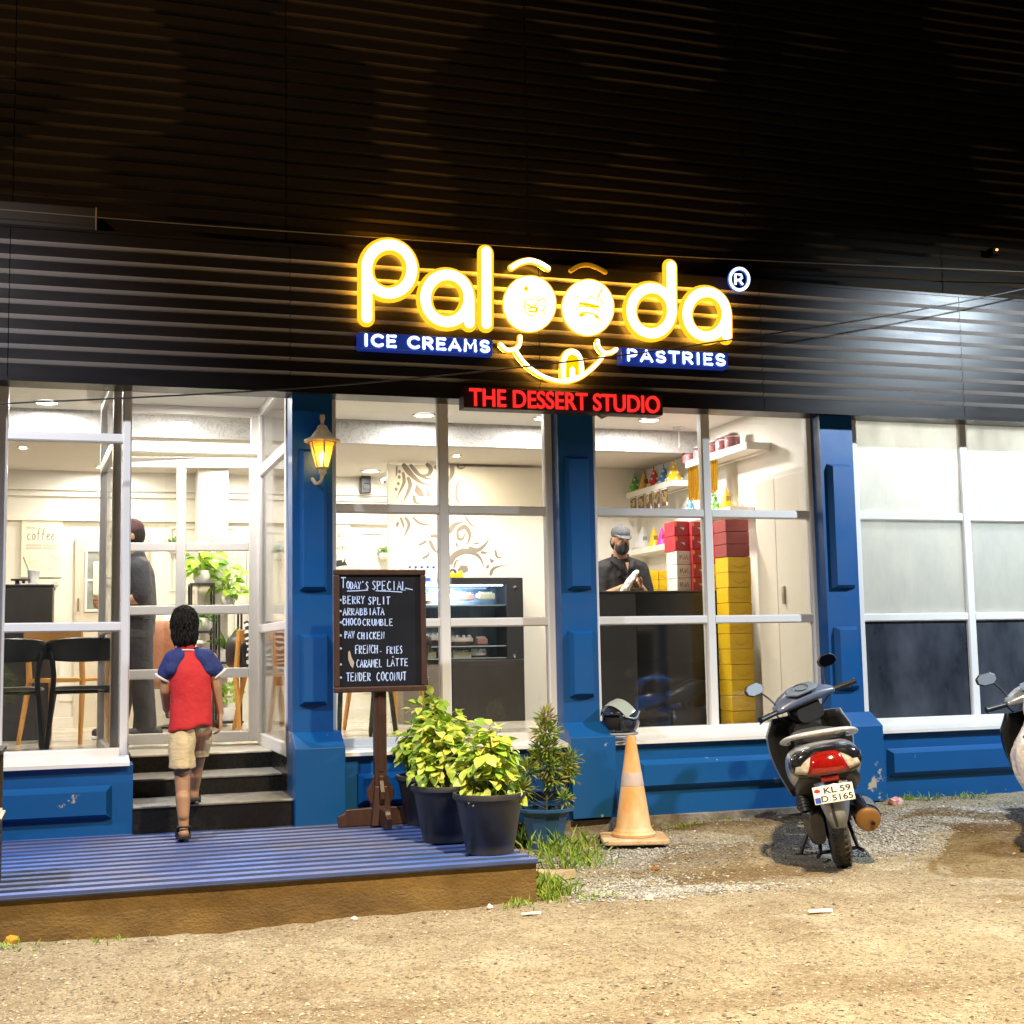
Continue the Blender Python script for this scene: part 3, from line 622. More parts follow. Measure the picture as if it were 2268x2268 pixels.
for i in range(n+1):
    x = xl+(xr+.004-xl)*i/n
    for k, (yy, zz) in enumerate(prof): vs.append((x, yy+(.006*noise.noise(V((x*3, 5, 5))) if k < 6 else 0), zz+.002*noise.noise(V((x*1.5, yy*1.5, 1)))))
for k in range(m-1):
    b.m = 1 if k % 6 in (0, 1, 5) else 0  # darker colour in the grooves and on their sides
    if k == 0: bb = len(b.v); b.v += vs
    for i in range(n): b.f.append([bb+i*m+k, bb+(i+1)*m+k, bb+(i+1)*m+k+1, bb+i*m+k+1]); b.mi.append(b.m)
b.m = 1; b.add([(xl, prof[0][0], DK-.006), (xr+.004, prof[0][0], DK-.006), (xr+.004, prof[0][0], DK), (xl, prof[0][0], DK)], [(0, 1, 2, 3)])
b.build('ribbed_mat', [DECK, mat('dark_groove', (.020, .035, .105), .8, var=.6, vs=6)], plat, world=True, smooth=60)

# ------------------------------------------------------------------ lit signs
FACE_Y = emit('sign_face_glow', (1, .86, .50), 3.0); EDGE_Y = emit('sign_edge_glow', (1, .50, .015), 1.5); BACK_Y = emit('sign_back_glow', (1, .46, .04), 45.0)
YEL = emit('sign_yellow_print', (1, .62, .0), 1.25); AMB = mat('faint_glow_amber_acrylic', (.55, .27, .02), .35, em=(1, .5, 0), es=.18)  # amber eyebrow is unlit but its material carries a faint painted glow
FACE_B = emit('sign_white_glow', (.80, .90, 1), 2.6); EDGE_B = emit('sign_blue_glow', (.05, .16, 1), 1.0)
BOX_B = mat('blue_sign_box', (.010, .025, .16), .3, em=(.03, .08, .6), es=.28); RED = emit('red_led_glow', (1, .025, .02), 1.35); REDC = emit('red_led_core', (1, .16, .12), 1.1)
BOX_R = mat('dark_red_sign_box', (.030, .006, .005), .45)
SY = -.385
def z8(x, y, Y=SY): return atY(740+x/1.932, 480+y/1.932, Y)
def e8(cx, cy_, rx, ry, a0, a1, n=36): return [z8(cx+rx*math.cos(rad(a0+(a1-a0)*i/n)), cy_-ry*math.sin(rad(a0+(a1-a0)*i/n))) for i in range(n+1)]
sign = thing('lit_name_sign', 'large glowing yellow channel letter name sign with a smiling face on dark cladding', 'sign', (2.8, -.38, 3.4))
def stroke(mb, paths, r):
    for pts in paths:
        for m, dy, rr, fl in ((1, .018, r*1.50, .55), (0, 0, r*.94, .8)):
            mb.m = m; c = [V((p.x, p.y+dy, p.z)) for p in pts]
            mb.tube(c, rr, 12, up=(0, 1, 0), flat=(fl, 1))
            for q in (c[0], c[-1]): mb.ell(q, (rr, rr*fl, rr), 12, 8)
        mb.m = 2; mb.tube([V((p.x, p.y+.055, p.z)) for p in pts], r*.55, 6, up=(0, 1, 0), flat=(.4, 1))
def ln(*pts): return [z8(*p) for p in pts]
SM = [FACE_Y, EDGE_Y, BACK_Y]
rs = .0355
for paths in ([ln((139, 235), (139, 432)), e8(235, 225, 97, 104, 180, -180)], [e8(483, 350, 93, 101, 0, 360), ln((577, 345), (578, 455))], [ln((651, 152), (651, 458))],
              [e8(1357, 403, 87, 97, 0, 360), ln((1441, 212), (1443, 405))], [e8(1593, 418, 84, 95, 0, 360), ln((1678, 415), (1679, 512))]):
    q = MB(); stroke(q, paths, rs); q.build('letter', SM, sign, world=True, smooth=60)
def disc(mb, cx, cy_, rx, ry):
    for m, k, dy in ((1, 1.045, .012), (0, 1.0, 0)):
        mb.m = m; ring = [z8(cx+rx*k*math.cos(2*PI*i/48), cy_+ry*k*math.sin(2*PI*i/48), SY-.012+dy) for i in range(48)]; bk = [V((p.x, SY+.02, p.z)) for p in ring]
        mb.add(ring+bk, [list(range(48))]+[(i, (i+1) % 48, 48+(i+1) % 48, 48+i) for i in range(48)])
    mb.m = 2; ring = [z8(cx+rx*.85*math.cos(2*PI*i/32), cy_+ry*.85*math.sin(2*PI*i/32), SY+.04) for i in range(32)]; mb.add(ring, [list(range(32))])
for cx, cy_, rx, ry in ((838, 372, 110, 118), (1088, 388, 108, 118)):
    q = MB(); disc(q, cx, cy_, rx, ry); q.build('letter', SM, sign, world=True)
def zs(x, y, Y=SY-.016): return atY(1060+x/5.367, 560+y/5.367, Y)
def sm_line(pts, k=6):                                   # Catmull-Rom through the points
    P = [V(p) for p in pts]; P = [P[0]]+P+[P[-1]]; o = []
    for i in range(1, len(P)-2):
        for j in range(k):
            t = j/k; a, b_, c, d = P[i-1:i+3]
            o.append(.5*((2*b_)+(c-a)*t+(2*a-5*b_+4*c-d)*t*t+(3*b_-a-3*c+d)*t**3))
    return o+[P[-2]]
def icon(name, lines, blobs):
    q = MB()
    for pts, r in lines: q.tube(sm_line([zs(*p) for p in pts]), r, 6, up=(0, 1, 0), flat=(.3, 1))
    for pts in blobs: q.add([zs(*p) for p in pts], [list(range(len(pts)))])
    q.build(name, YEL, sign, world=True)
icon('sundae_picture', [([(560, 550), (620, 555), (690, 545), (705, 535)], .003), ([(550, 560), (545, 650), (570, 715), (625, 745), (680, 715), (705, 650), (700, 550)], .004), ([(710, 570), (760, 545), (798, 580), (790, 640), (755, 690)], .0045), ([(570, 600), (620, 640), (690, 660), (660, 700), (590, 690)], .007), ([(570, 655), (630, 655), (690, 600)], .005),
  ([(610, 750), (640, 770), (650, 800), (655, 870)], .002), ([(560, 480), (600, 465), (640, 495)], .0025), ([(755, 690), (780, 720), (790, 745)], .004)], [[(530, 430), (565, 385), (595, 430), (570, 460)]])
icon('cake_picture', [([(1140, 550), (1160, 520), (1190, 530)], .004), ([(1300, 550), (1340, 520), (1390, 550)], .004), ([(1400, 570), (1450, 560), (1480, 610)], .004), ([(1160, 680), (1190, 640), (1230, 640)], .004), ([(1190, 620), (1250, 640), (1320, 640), (1400, 670), (1450, 700)], .004), ([(1195, 760), (1230, 715), (1320, 715), (1420, 750)], .006), ([(1425, 760), (1425, 870), (1340, 880), (1270, 880)], .003), ([(1410, 550), (1440, 480), (1470, 435)], .006)],
  [[(1185, 585), (1300, 595), (1440, 630), (1435, 660), (1300, 640), (1200, 615)], [(1200, 740), (1240, 722), (1300, 735), (1215, 765)], [(1370, 745), (1425, 755), (1425, 790), (1385, 770)]])
q = MB(); stroke(q, [sm_line([zs(*p, SY) for p in ((395, 172), (490, 115), (610, 88), (730, 120), (830, 180))])], .0155); q.build('eyebrow', SM, sign, world=True, smooth=60)
q = MB(); c = sm_line([zs(*p, SY) for p in ((1095, 215), (1190, 160), (1300, 145), (1410, 180), (1505, 232))]); q.tube(c, .015, 10, up=(0, 1, 0), flat=(.8, 1)); [q.ell(p, .015, 10, 6) for p in (c[0], c[-1])]; q.build('eyebrow', AMB, sign, world=True, smooth=60)['label'] = 'dull amber eyebrow with a faint added glow'
q = MB(); stroke(q, [sm_line([zs(*p, SY) for p in P]) for P in (((265, 1085), (340, 1150), (440, 1140), (490, 1080), (500, 995)), ((440, 1150), (520, 1270), (620, 1370), (760, 1460), (900, 1512), (1050, 1525), (1200, 1480), (1330, 1390), (1440, 1280), (1500, 1190)), ((1420, 1045), (1430, 1110), (1490, 1180), (1570, 1185), (1640, 1145)))], .0125)
q.build('smile', SM, sign, world=True, smooth=60)
q = MB(); stroke(q, [sm_line([zs(*p, SY) for p in ((1005, 1490), (1003, 1290), (1045, 1195), (1112, 1165), (1180, 1195), (1222, 1290), (1222, 1430), (1110, 1500))])], .0135)
q.m = 0; q.add([zs(*p, SY-.001) for p in ((1000, 1480), (1000, 1290), (1050, 1190), (1112, 1165), (1175, 1190), (1225, 1290), (1225, 1440), (1110, 1510))], [list(range(8))])
q.build('tongue', SM, sign, world=True, smooth=60)
q = MB(); q.add([zs(*p, SY-.021) for p in ((1035, 1485), (1040, 1290), (1065, 1225), (1112, 1205), (1165, 1225), (1195, 1290), (1195, 1455), (1145, 1455), (1145, 1380), (1112, 1345), (1085, 1380), (1085, 1485))], [(0, 1, 10, 11), (1, 2, 9, 10), (2, 3, 9), (3, 4, 8, 9), (4, 5, 8), (5, 6, 7, 8)]); q.build('tongue_marking', YEL, sign, world=True)
# round registered mark
mk = thing('registered_mark_sign', 'small round glowing white and blue registered mark sign right of the yellow letters', 'sign', z8(1735, 267))
def bstroke(mb, paths, r):
    for pts in paths:
        for m, dy, rr in ((1, .014, r*1.35), (0, 0, r)):
            mb.m = m; mb.tube([V((p.x, p.y+dy, p.z)) for p in pts], rr, 8, up=(0, 1, 0), flat=(.7, 1))
q = MB(); bstroke(q, [e8(1735, 267, 40, 46, 0, 360)], .0095); q.build('ring', [FACE_B, EDGE_B], mk, world=True, smooth=60)
q = MB(); bstroke(q, [ln((1718, 290), (1718, 245), (1742, 248), (1746, 262), (1736, 270), (1718, 272)), ln((1734, 270), (1749, 291))], .0075); q.build('letter', [FACE_B, EDGE_B], mk, world=True, smooth=60)
def box_sign(name, label, txt, tl, br, boxm, mats, off, y=-.36, dep=.08, pad=(.04, .1), stroke_r=0):
    a, c = z8(*tl, y), z8(br[0], tl[1], y); c.z = z8(tl[0], br[1], y).z; t = thing(name, label, 'sign', ((a.x+c.x)/2, y, c.z))
    q = MB(); q.box(a.x, c.x, y, y+dep, c.z, a.z); q.build('box', boxm, t, world=True, bevel=.006)
    w_, h = c.x-a.x, a.z-c.z; xa, xb, za_, zb_ = a.x+w_*pad[0], c.x-w_*pad[0]*.8, c.z+h*pad[1], a.z-h*pad[1]
    q = MB()
    if stroke_r:
        for P_ in caps(txt, xa, xb, za_+stroke_r, zb_-stroke_r):
            for m_, yy_, k_ in ((1, y-.004, 1.45), (0, y-.013, 1.0)): q.m = m_; q.tube([(px_, yy_, pz_) for px_, pz_ in P_], stroke_r*k_, 8, up=(0, 1, 0), flat=(.45, 1)); [q.ell((e_[0], yy_, e_[1]), (stroke_r*k_, stroke_r*k_*.45, stroke_r*k_), 8, 6) for e_ in P_]
    else: add_text(q, txt, xa, xb, za_, zb_, y-.001, .014, off)
    q.build('lettering', mats, t, world=True); return t
box_sign('ice_cream_sign', 'blue light box sign reading ICE CREAMS in glowing white capitals', 'ICE CREAMS', (105, 492), (678, 563), BOX_B, [FACE_B, EDGE_B], .016, stroke_r=.0090, pad=(.035, .10))
box_sign('pastries_sign', 'blue light box sign reading PASTRIES in glowing white capitals', 'PASTRIES', (1228, 557), (1685, 626), BOX_B, [FACE_B, EDGE_B], .016, stroke_r=.0090, pad=(.045, .10))
box_sign('red_lettering_sign', 'dark box sign with red glowing capitals reading THE DESSERT STUDIO below the smile', 'THE DESSERT STUDIO', (555, 726), (1405, 816), BOX_R, [RED, RED], .012, y=-.40, dep=.12, pad=(.025, .075))
# ------------------------------------------------------------------ cables, niche, warning lamp on the front
CABLE = mat('cable_rubber', (.03, .03, .03), .5)
pts = [atY(*p, -.52) for p in ((-60, 897), (0, 894), (330, 879), (659, 860), (940, 836), (1216, 806), (1430, 780), (1627, 751), (1870, 715), (2097, 675), (2268, 640), (2400, 610))]
q = MB(); q.tube(sm_line(pts), .0048, 6); tag(q.build('overhead_cable', CABLE, smooth=180), 'thin dark cable slung across the shop front below the yellow sign', 'cable')
pts = [atY(*p, -.31) for p in ((-40, 461), (0, 464), (390, 495), (775, 522), (1134, 546), (1500, 568), (1900, 587), (2268, 602), (2400, 608))]
q = MB(); q.tube(sm_line(pts), .0030, 5); tag(q.build('overhead_cable', mat('pale_cable', (.16, .14, .11), .6), smooth=180), 'thin pale cable running above the yellow letters along the cladding top', 'cable')
nb = thing('junction_box', 'dark service box above the left end of the ribbed cladding', 'box', (-.3, -.2, 3.6))
q = MB(); a = atY(211, 430, -.2); q.box(-1.2, a.x, -.22, -.112, 3.588, 3.735); q.build('case', mat('dark_brown_box', (.007, .005, .004), .6, var=.6, vs=5), nb, world=True, bevel=.004)
q = MB(); q.box(a.x+.001, a.x+.010, -.224, -.112, 3.588, 3.737); q.build('edge_strip', mat('brass_strip', (.45, .34, .16), .35, .6), nb, world=True)
wl = thing('warning_lamp', 'tiny orange pilot lamp high on the dark wall at the right', 'lamp', atY(2208, 553, -.2))
q = MB(); q.ell((0, 0, 0), (.010, .008, .008), 10, 6); q.build('bulb', emit('orange_pilot', (1, .25, .06), 6), wl)
q = MB(); q.box(-.03, .03, .006, .07, -.03, .02); q.build('holder', CLADUP, wl)
cl_ = thing('cable_clip', 'small pale wire loop hanging below the cladding over the right shop window', 'clip', atY(1617, 892, -.15))
q = MB(); q.tube([(0, 0, .03), (.0, 0, .01), (-.018, 0, -.004), (-.008, 0, -.016), (.012, 0, -.012), (.02, 0, 0), (0, 0, .01)], .0035, 6); q.build('loop', UPVC, cl_)
cam_ = thing('small_floodlight', 'small tilted floodlight hanging under the red lettering sign', 'lamp', atY(1345, 910, -.33))
M = Matrix.Rotation(rad(-25), 4, 'Y') @ Matrix.Rotation(rad(35), 4, 'X')
q = MB(); q.box(-.065, .065, -.03, .03, -.022, .022, M); q.build('housing', mat('grey_lamp_housing', (.30, .25, .18), .5), cam_, bevel=.006)
q = MB(); q.tube([(-.02, .02, .02), (-.03, .05, .10)], .006, 6); q.build('bracket', CABLE, cam_)
for i, (u, v) in enumerate(((1902, 905), (2164, 908))):
    q = MB(); p = atY(u, v, -.10); q.box(p.x-.035, p.x+.035, -.17, -.03, p.z-.05, 2.72)
    tag(q.build('cable_box', mat('black_plastic_box', (.012, .012, .013), .4), bevel=.005), ('black box under the cladding beside the right pillar top', 'black box under the cladding over the frosted window mullion')[i], 'box')

# ------------------------------------------------------------------ wall lantern on the left pillar
LM = mat('aged_cream_iron', (.62, .47, .26), .5, var=.4, vs=30, vcol=(.40, .28, .13), bump=.2, bs=80)
lc = atY(714, 1000, -.30); lt = thing('wall_lantern', 'lit cream wall lantern with amber panes on the blue pillar', 'lantern', (lc.x, lc.y, 2.06))
LS = 1.14
def lz(v): return atY(714, v, -.30).z-2.06
hx6 = lambda r, z, n=6, o=PI/6: [(r*math.cos(o+2*PI*k/n), r*math.sin(o+2*PI*k/n), z) for k in range(n)]
zt, zb, zr_ = lz(979), lz(1036), lz(973)
q = MB(); prof = [(.002, lz(918)), (.012, lz(919)), (.014, lz(926)), (.009, lz(934)), (.008, lz(940)), (.022, lz(943)), (.028, lz(947)), (.028, lz(950)), (.034, lz(953)), (.050, lz(962)), (.060, lz(968)), (.078, lz(972)), (.094, lz(975)), (.094, lz(979)), (.075, lz(980))]
q.lathe([(r_*LS, z_) for r_, z_ in prof], 18); q.build('roof', LM, lt, smooth=50)
top, bot = hx6(.080, zt), hx6(.035, zb)
f = MB()
for k in range(6): f.tube([top[k], bot[k]], .0055, 6)
for ring in (top, bot): f.tube([V(p) for p in ring], .006, 6, closed=True)
f.build('frame', LM, lt)
AMBG = bpy.data.materials.new('amber_lantern_glass'); AMBG.use_nodes = True
def amberglass(m):
    t = m.node_tree; N = t.nodes; L = t.links; N.clear(); o = N.new('ShaderNodeOutputMaterial'); a = N.new('ShaderNodeBsdfTransparent'); a.inputs[0].default_value = (1, .66, .12, 1)
    e = N.new('ShaderNodeBsdfTranslucent'); e.inputs[0].default_value = (1, .62, .08, 1); g_ = N.new('ShaderNodeBsdfGlossy'); g_.inputs['Roughness'].default_value = .2
    x = N.new('ShaderNodeMixShader'); x.inputs[0].default_value = .55; y = N.new('ShaderNodeMixShader'); y.inputs[0].default_value = .06
    L.new(a.outputs[0], x.inputs[1]); L.new(e.outputs[0], x.inputs[2]); L.new(x.outputs[0], y.inputs[1]); L.new(g_.outputs[0], y.inputs[2]); L.new(y.outputs[0], o.inputs[0])
amberglass(AMBG)
for k in range(6):
    q = MB(); j = (k+1) % 6; q.add([V(p)*.97+V((0, 0, .03*p[2])) for p in (bot[k], bot[j], top[j], top[k])], [(0, 1, 2, 3)]); q.build('pane', AMBG, lt)
q = MB(); q.lathe([(.001, zb+.10), (.012, zb+.095), (.021, zb+.075), (.020, zb+.055), (.011, zb+.03), (.010, zb+.01)], 14); q.build('bulb', emit('warm_bulb', (1, .74, .30), 55), lt, smooth=180)
q = MB(); q.lathe([(.031, zb+.002), (.026, zb-.008), (.022, zb-.022), (.026, zb-.026), (.024, zb-.034), (.015, zb-.04), (.010, zb-.055)], 16); q.build('lamp_base', LM, lt, smooth=50)
px = atY(688, 1050, -.145); bx = px.x-lc.x
q = MB(); q.tube(sm_line([(0, 0, zb-.05), (-.005, .02, zb-.075), (-.025, .07, zb-.085), (bx, .135, zb-.04)]), [.009]*6+[.010]*6+[.012]*7, 8); q.tube(sm_line([(0, .0, zb-.045), (.004, .012, zb-.058), (-.012, .02, zb-.055)]), .006, 6); q.build('arm', LM, lt, smooth=180)
q = MB(); q.ell((bx, .150, zb-.045), (.030, .014, .062), 16, 10); q.build('back_plate', LM, lt, smooth=180)
lamp('lantern_lamp', 'POINT', (lc.x, lc.y, 2.06+zb+.06), 16, (1, .60, .20), .02)

# ------------------------------------------------------------------ blackboard on its stand
WOODD = mat('dark_brown_wood', (.045, .020, .014), .42, var=.5, vs=5, vcol=(.085, .040, .028), stretch=(6, 6, .8), bump=.12, bs=60)
SLATE = mat('blackboard_paint', (.006, .0075, .014), .6, var=.5, vs=4, vcol=(.012, .014, .024), spec=.2, bump=.04, bs=90)
CHALK = mat('pale_blue_chalk', (.50, .64, 1.0), .9, em=(.6, .7, 1), es=0)
by = -.52
bs_ = thing('menu_board', 'blackboard menu on a dark wooden stand listing the specials in chalk', 'menu board', (1.61, -.5, DK))
a, c = atY(738, 1262, by), atY(944, 1531, by); x0, x1, z1, z0 = 1.342, 1.876, 1.642, .948
b = MB(); b.box(x0+.02, x1-.02, by+.004, by+.02, z0+.02, z1-.02); brd = b.build('board', SLATE, bs_, world=True)
b = MB(); t_ = .032
b.box(x0, x1, by-.012, by+.026, z1-t_, z1); b.box(x0, x1, by-.012, by+.026, z0, z0+t_); b.box(x0, x0+t_, by-.0115, by+.0255, z0+t_, z1-t_); b.box(x1-t_, x1, by-.0115, by+.0255, z0+t_, z1-t_)
b.build('frame', WOODD, bs_, world=True, bevel=.007, seg=3)
def zb4(x, y): return atY(640+x/2.683, 1240+y/2.683, by+.003)
ck = MB(); R9 = random.Random(3)
def chalk(txt, xa, xb, yt, yb_, sl=0): 
    p, q_ = zb4(xa, yb_), zb4(xb, yt); add_strokes(ck, txt, p.x, q_.x, p.z, zb4(xa, yt).z, by+.0025, .0034, .05, R9, sl)
chalk("T", 308, 345, 105, 165); chalk("ODAY'S", 340, 475, 128, 172, -.006); chalk('SPECIAL', 490, 700, 125, 178, -.004)
ck.tube([zb4(345, 186), zb4(410, 184), zb4(470, 180)], .003, 5, up=(0, 1, 0), flat=(.35, 1)); ck.tube([zb4(515, 184), zb4(600, 187), zb4(672, 192)], .003, 5, up=(0, 1, 0), flat=(.35, 1)); ck.tube([zb4(690, 168), zb4(735, 178)], .003, 5, up=(0, 1, 0), flat=(.35, 1))
for l in (('BERRY', 320, 455, 216, 262), ('SPLIT', 468, 605, 220, 266), ('ARRABBIATA', 320, 570, 288, 330), ('CHOCO', 316, 430, 348, 390), ('CRUMBLE', 436, 620, 352, 392), ('PAV', 330, 392, 424, 466), ('CHICKEN', 405, 570, 430, 472), ('FRENCH', 392, 530, 508, 558), ('FRIES', 580, 676, 514, 558),
          ('CARAMEL', 400, 555, 594, 640), ('LATTE', 580, 710, 590, 632), ('TENDER', 340, 490, 672, 722), ('COCONUT', 520, 700, 668, 720)): chalk(*l)
for yy in (240, 305, 372, 450, 527, 622, 700): chalk('*', 298, 318, yy-12, yy+12)
ck.build('chalk_writing', CHALK, brd)
b = MB(); b.add([zb4(*p) for p in ((352, 545), (362, 540), (372, 580), (388, 610), (380, 645), (366, 628), (352, 590))], [list(range(7))]); b.ell(zb4(618, 577), (.006, .001, .005), 8, 5); b.ell(zb4(545, 545), (.006, .001, .003), 8, 5)
b.build('scuff', mat('scuffed_board', (.42, .34, .29), .8), brd)
bxm = 1.612
b = MB(); b.box(bxm-.034, bxm+.034, by+.027, by+.085, .42, z0+.35); b.box(bxm-.016, bxm+.016, by+.022, by+.027, .50, z0-.01); b.build('post', WOODD, bs_, world=True, bevel=.006)
yc = by+.056
b = MB()
b.add([(bxm+sx*r, yc+sy*r, z) for z, r in ((DK+.012, .062), (.42, .036)) for sx, sy in ((-1, -1), (1, -1), (1, 1), (-1, 1))], [(0, 1, 5, 4), (1, 2, 6, 5), (2, 3, 7, 6), (3, 0, 4, 7), (4, 5, 6, 7), (3, 2, 1, 0)])
b.build('foot_block', WOODD, bs_, world=True, bevel=.005)
foot = [(.03, 0), (.24, 0), (.245, .06), (.205, .075), (.195, .095), (.055, .10), (.03, .10)]; brk = [(.025, .11), (.055, .12), (.075, .15), (.078, .19), (.058, .225), (.045, .25), (.046, .275), (.025, .28)]
for k in range(4):
    M = Matrix.Translation((bxm, yc, DK+.011)) @ Matrix.Rotation(PI/2*k, 4, 'Z')
    b = MB(); b.prism(foot, .030, M @ Matrix.Translation((0, -.015, 0))); b.build('foot', WOODD, bs_, world=True, bevel=.004)
    b = MB(); b.prism(brk, .026, M @ Matrix.Translation((0, -.013, 0))); b.build('bracket', WOODD, bs_, world=True, bevel=.004)

# ------------------------------------------------------------------ potted shrubs
POTB = mat('black_plastic_pot', (.020, .021, .028), .38, var=.5, vs=7, vcol=(.05, .05, .06), rvar=.1)
POTBL = mat('blue_plastic_pot', (.020, .085, .20), .42, var=.6, vs=6, vcol=(.045, .10, .16), rvar=.1)
SOIL = mat('pot_soil', (.05, .032, .02), .95, bump=.8, bs=40)
STEM = mat('green_brown_stem', (.10, .10, .035), .6)
LEAFY = leafmat('yellow_green_leaf', [(.18, .34, .03), (.30, .48, .045), (.42, .58, .06), (.52, .64, .10), (.62, .68, .16), (.66, .56, .06)])
LEAFG = leafmat('narrow_green_leaf', [(.11, .22, .03), (.18, .30, .04), (.26, .36, .05), (.40, .44, .08), (.42, .26, .08)])
def pot(t, r, h, m, z0=0, rim=1.0):
    q = MB(); rb = r*.68
    q.lathe([(.001, z0), (rb, z0), (rb*1.01, z0+.02), (rb*1.06, z0+h*.18), (rb*1.075, z0+h*.185), (r*.93, z0+h*.86), (r*.99, z0+h*.90), (r*1.03, z0+h*.91), (r*1.04, z0+h*.96), (r*1.02, z0+h), (r*.93, z0+h), (r*.90, z0+h*.93), (r*.88, z0+h*.85)], 28)
    o = q.build('pot', m, t, smooth=50)
    q = MB(); q.lathe([(.001, z0+h*.88), (r*.9, z0+h*.87)], 20); q.build('soil', SOIL, t)
def shrub(t, h0, blobs, n, L, W, m, R, droop=.5, stems=6, base=(0, 0)):
    """blobs: list of (x, y, z, radius); leaves over their surfaces, stems rising from the soil"""
    q = MB(); s = MB(); tot = sum(b_[3]**2 for b_ in blobs)
    for bx_, by_, bz, br in [(x*.80, y*.85, .25+(z-.25)*.78, r*.84) for x, y, z, r in blobs]:
        s.tube(sm_line([(base[0]+R.uniform(-.03, .03), base[1]+R.uniform(-.03, .03), h0), (bx_*.5, by_*.5, h0+(bz-h0)*.6), (bx_, by_, bz)]), .006, 5)
        for _ in range(int(n*br*br/tot)):
            d = V((R.gauss(0, 1), R.gauss(0, 1), R.gauss(.25, 1))).normalized(); rr = br*R.uniform(.55, 1.06)
            p = V((bx_, by_, bz))+d*rr
            if p.z < h0: continue
            dr = (d+V((R.uniform(-.6, .6), R.uniform(-.6, .6), -droop+R.uniform(-.4, .4)))).normalized(); k = R.uniform(.65, 1.2)
            q.leaf(p, dr, d+V((R.uniform(-.4, .4), R.uniform(-.4, .4), .5)), L*k, W*k, R.uniform(.05, .35), R.uniform(.1, .4))
            if R.random() < .3: s.tube([p, p-d*rr*.7], .0016, 4)
    q.build('foliage', m, t); s.build('stem', STEM, t, smooth=180)
R1 = random.Random(11)
t = thing('potted_shrub', 'front black pot of yellow green leaves at the platform corner', 'potted plant', (1.885, -1.70, DK+.011), group='black pots of yellow green shrubs')
pot(t, .172, .285, POTB); shrub(t, .25, [(-.03, 0, .36, .13), (.05, .02, .42, .13), (.0, 0, .55, .12), (-.08, .02, .47, .10), (.09, .03, .52, .08), (.02, 0, .63, .08), (-.1, -.06, .33, .07), (.1, -.07, .33, .07)], 560, .064, .048, LEAFY, R1)
t = thing('potted_shrub', 'middle black pot of yellow green leaves partly behind the front pot', 'potted plant', (1.79, -1.22, DK+.011), group='black pots of yellow green shrubs')
pot(t, .172, .285, POTB); shrub(t, .25, [(-.06, 0, .38, .14), (.05, .02, .44, .14), (-.02, 0, .56, .14), (-.11, .02, .47, .10), (.10, .03, .56, .10), (.05, 0, .66, .09), (-.07, 0, .66, .07)], 600, .064, .048, LEAFY, R1)
t = thing('potted_shrub', 'rear black pot of yellow green leaves next to the blackboard stand', 'potted plant', (1.875, -.52, DK+.011), group='black pots of yellow green shrubs')
pot(t, .18, .275, POTB); shrub(t, .25, [(-.02, 0, .40, .13), (-.08, 0, .52, .13), (.04, .0, .58, .14), (0, 0, .72, .11), (-.11, -.02, .42, .08), (.05, 0, .80, .06)], 520, .070, .050, LEAFY, R1)
gx, gy = 2.585, -.50
t = thing('potted_shrub', 'blue pot with a thin narrow leaved shrub between the platform and the pillar', 'potted plant', (gx, gy, ground_h(gx, gy)))
q = MB(); q.lathe([(.001, 0), (.095, 0), (.10, .02), (.135, .20), (.145, .215), (.175, .225), (.178, .24), (.165, .243), (.140, .235), (.128, .19)], 10); q.build('pot', POTBL, t, smooth=30)
q = MB(); q.lathe([(.001, .20), (.132, .195)], 16); q.build('soil', SOIL, t)
def spray(t, n, R):
    q = MB(); s = MB(); q2 = MB()
    s.tube(sm_line([(.01, 0, .2), (.012, 0, .35), (.02, .01, .5), (.015, 0, .72)]), [.007]*6+[.006]*6+[.004]*7, 6)
    br = []
    for (x, y, z, r) in ((.015, 0, .72, .075), (.02, .0, .62, .08), (.03, 0, .52, .085), (-.10, .0, .50, .06), (-.15, -.02, .40, .065), (.13, 0, .52, .06), (.16, .01, .46, .055), (-.17, .02, .46, .05), (.05, 0, .44, .07), (-.03, .02, .56, .06), (.02, 0, .80, .045), (.10, -.06, .33, .04), (-.14, 0, .36, .04), (.17, .0, .56, .04)):
        z -= .04
        s.tube(sm_line([(.012, 0, z*.55+.05), (x*.6, y, z*.8+.02), (x, y, z)]), .003, 5)
        for k in range(int(n*r*r*18)):
            d = V((R.gauss(0, 1), R.gauss(0, 1), R.gauss(.1, 1))).normalized(); p = V((x, y, z))+d*r*R.uniform(.1, .9)
            tgt = q2 if z > .70 and R.random() < .35 else q
            tgt.leaf(p, (d+V((0, 0, .35+R.uniform(-.3, .3)))).normalized(), V((R.uniform(-1, 1), R.uniform(-1, 1), 1)), R.uniform(.04, .068), R.uniform(.010, .016), R.uniform(0, .25), .15)
    q.build('foliage', LEAFG, t); s.build('stem', STEM, t, smooth=180); q2.build('red_shoot', leafmat('red_young_leaf', [(.32, .10, .06), (.42, .16, .12), (.30, .18, .05)]), t)
spray(t, 1700, R1)
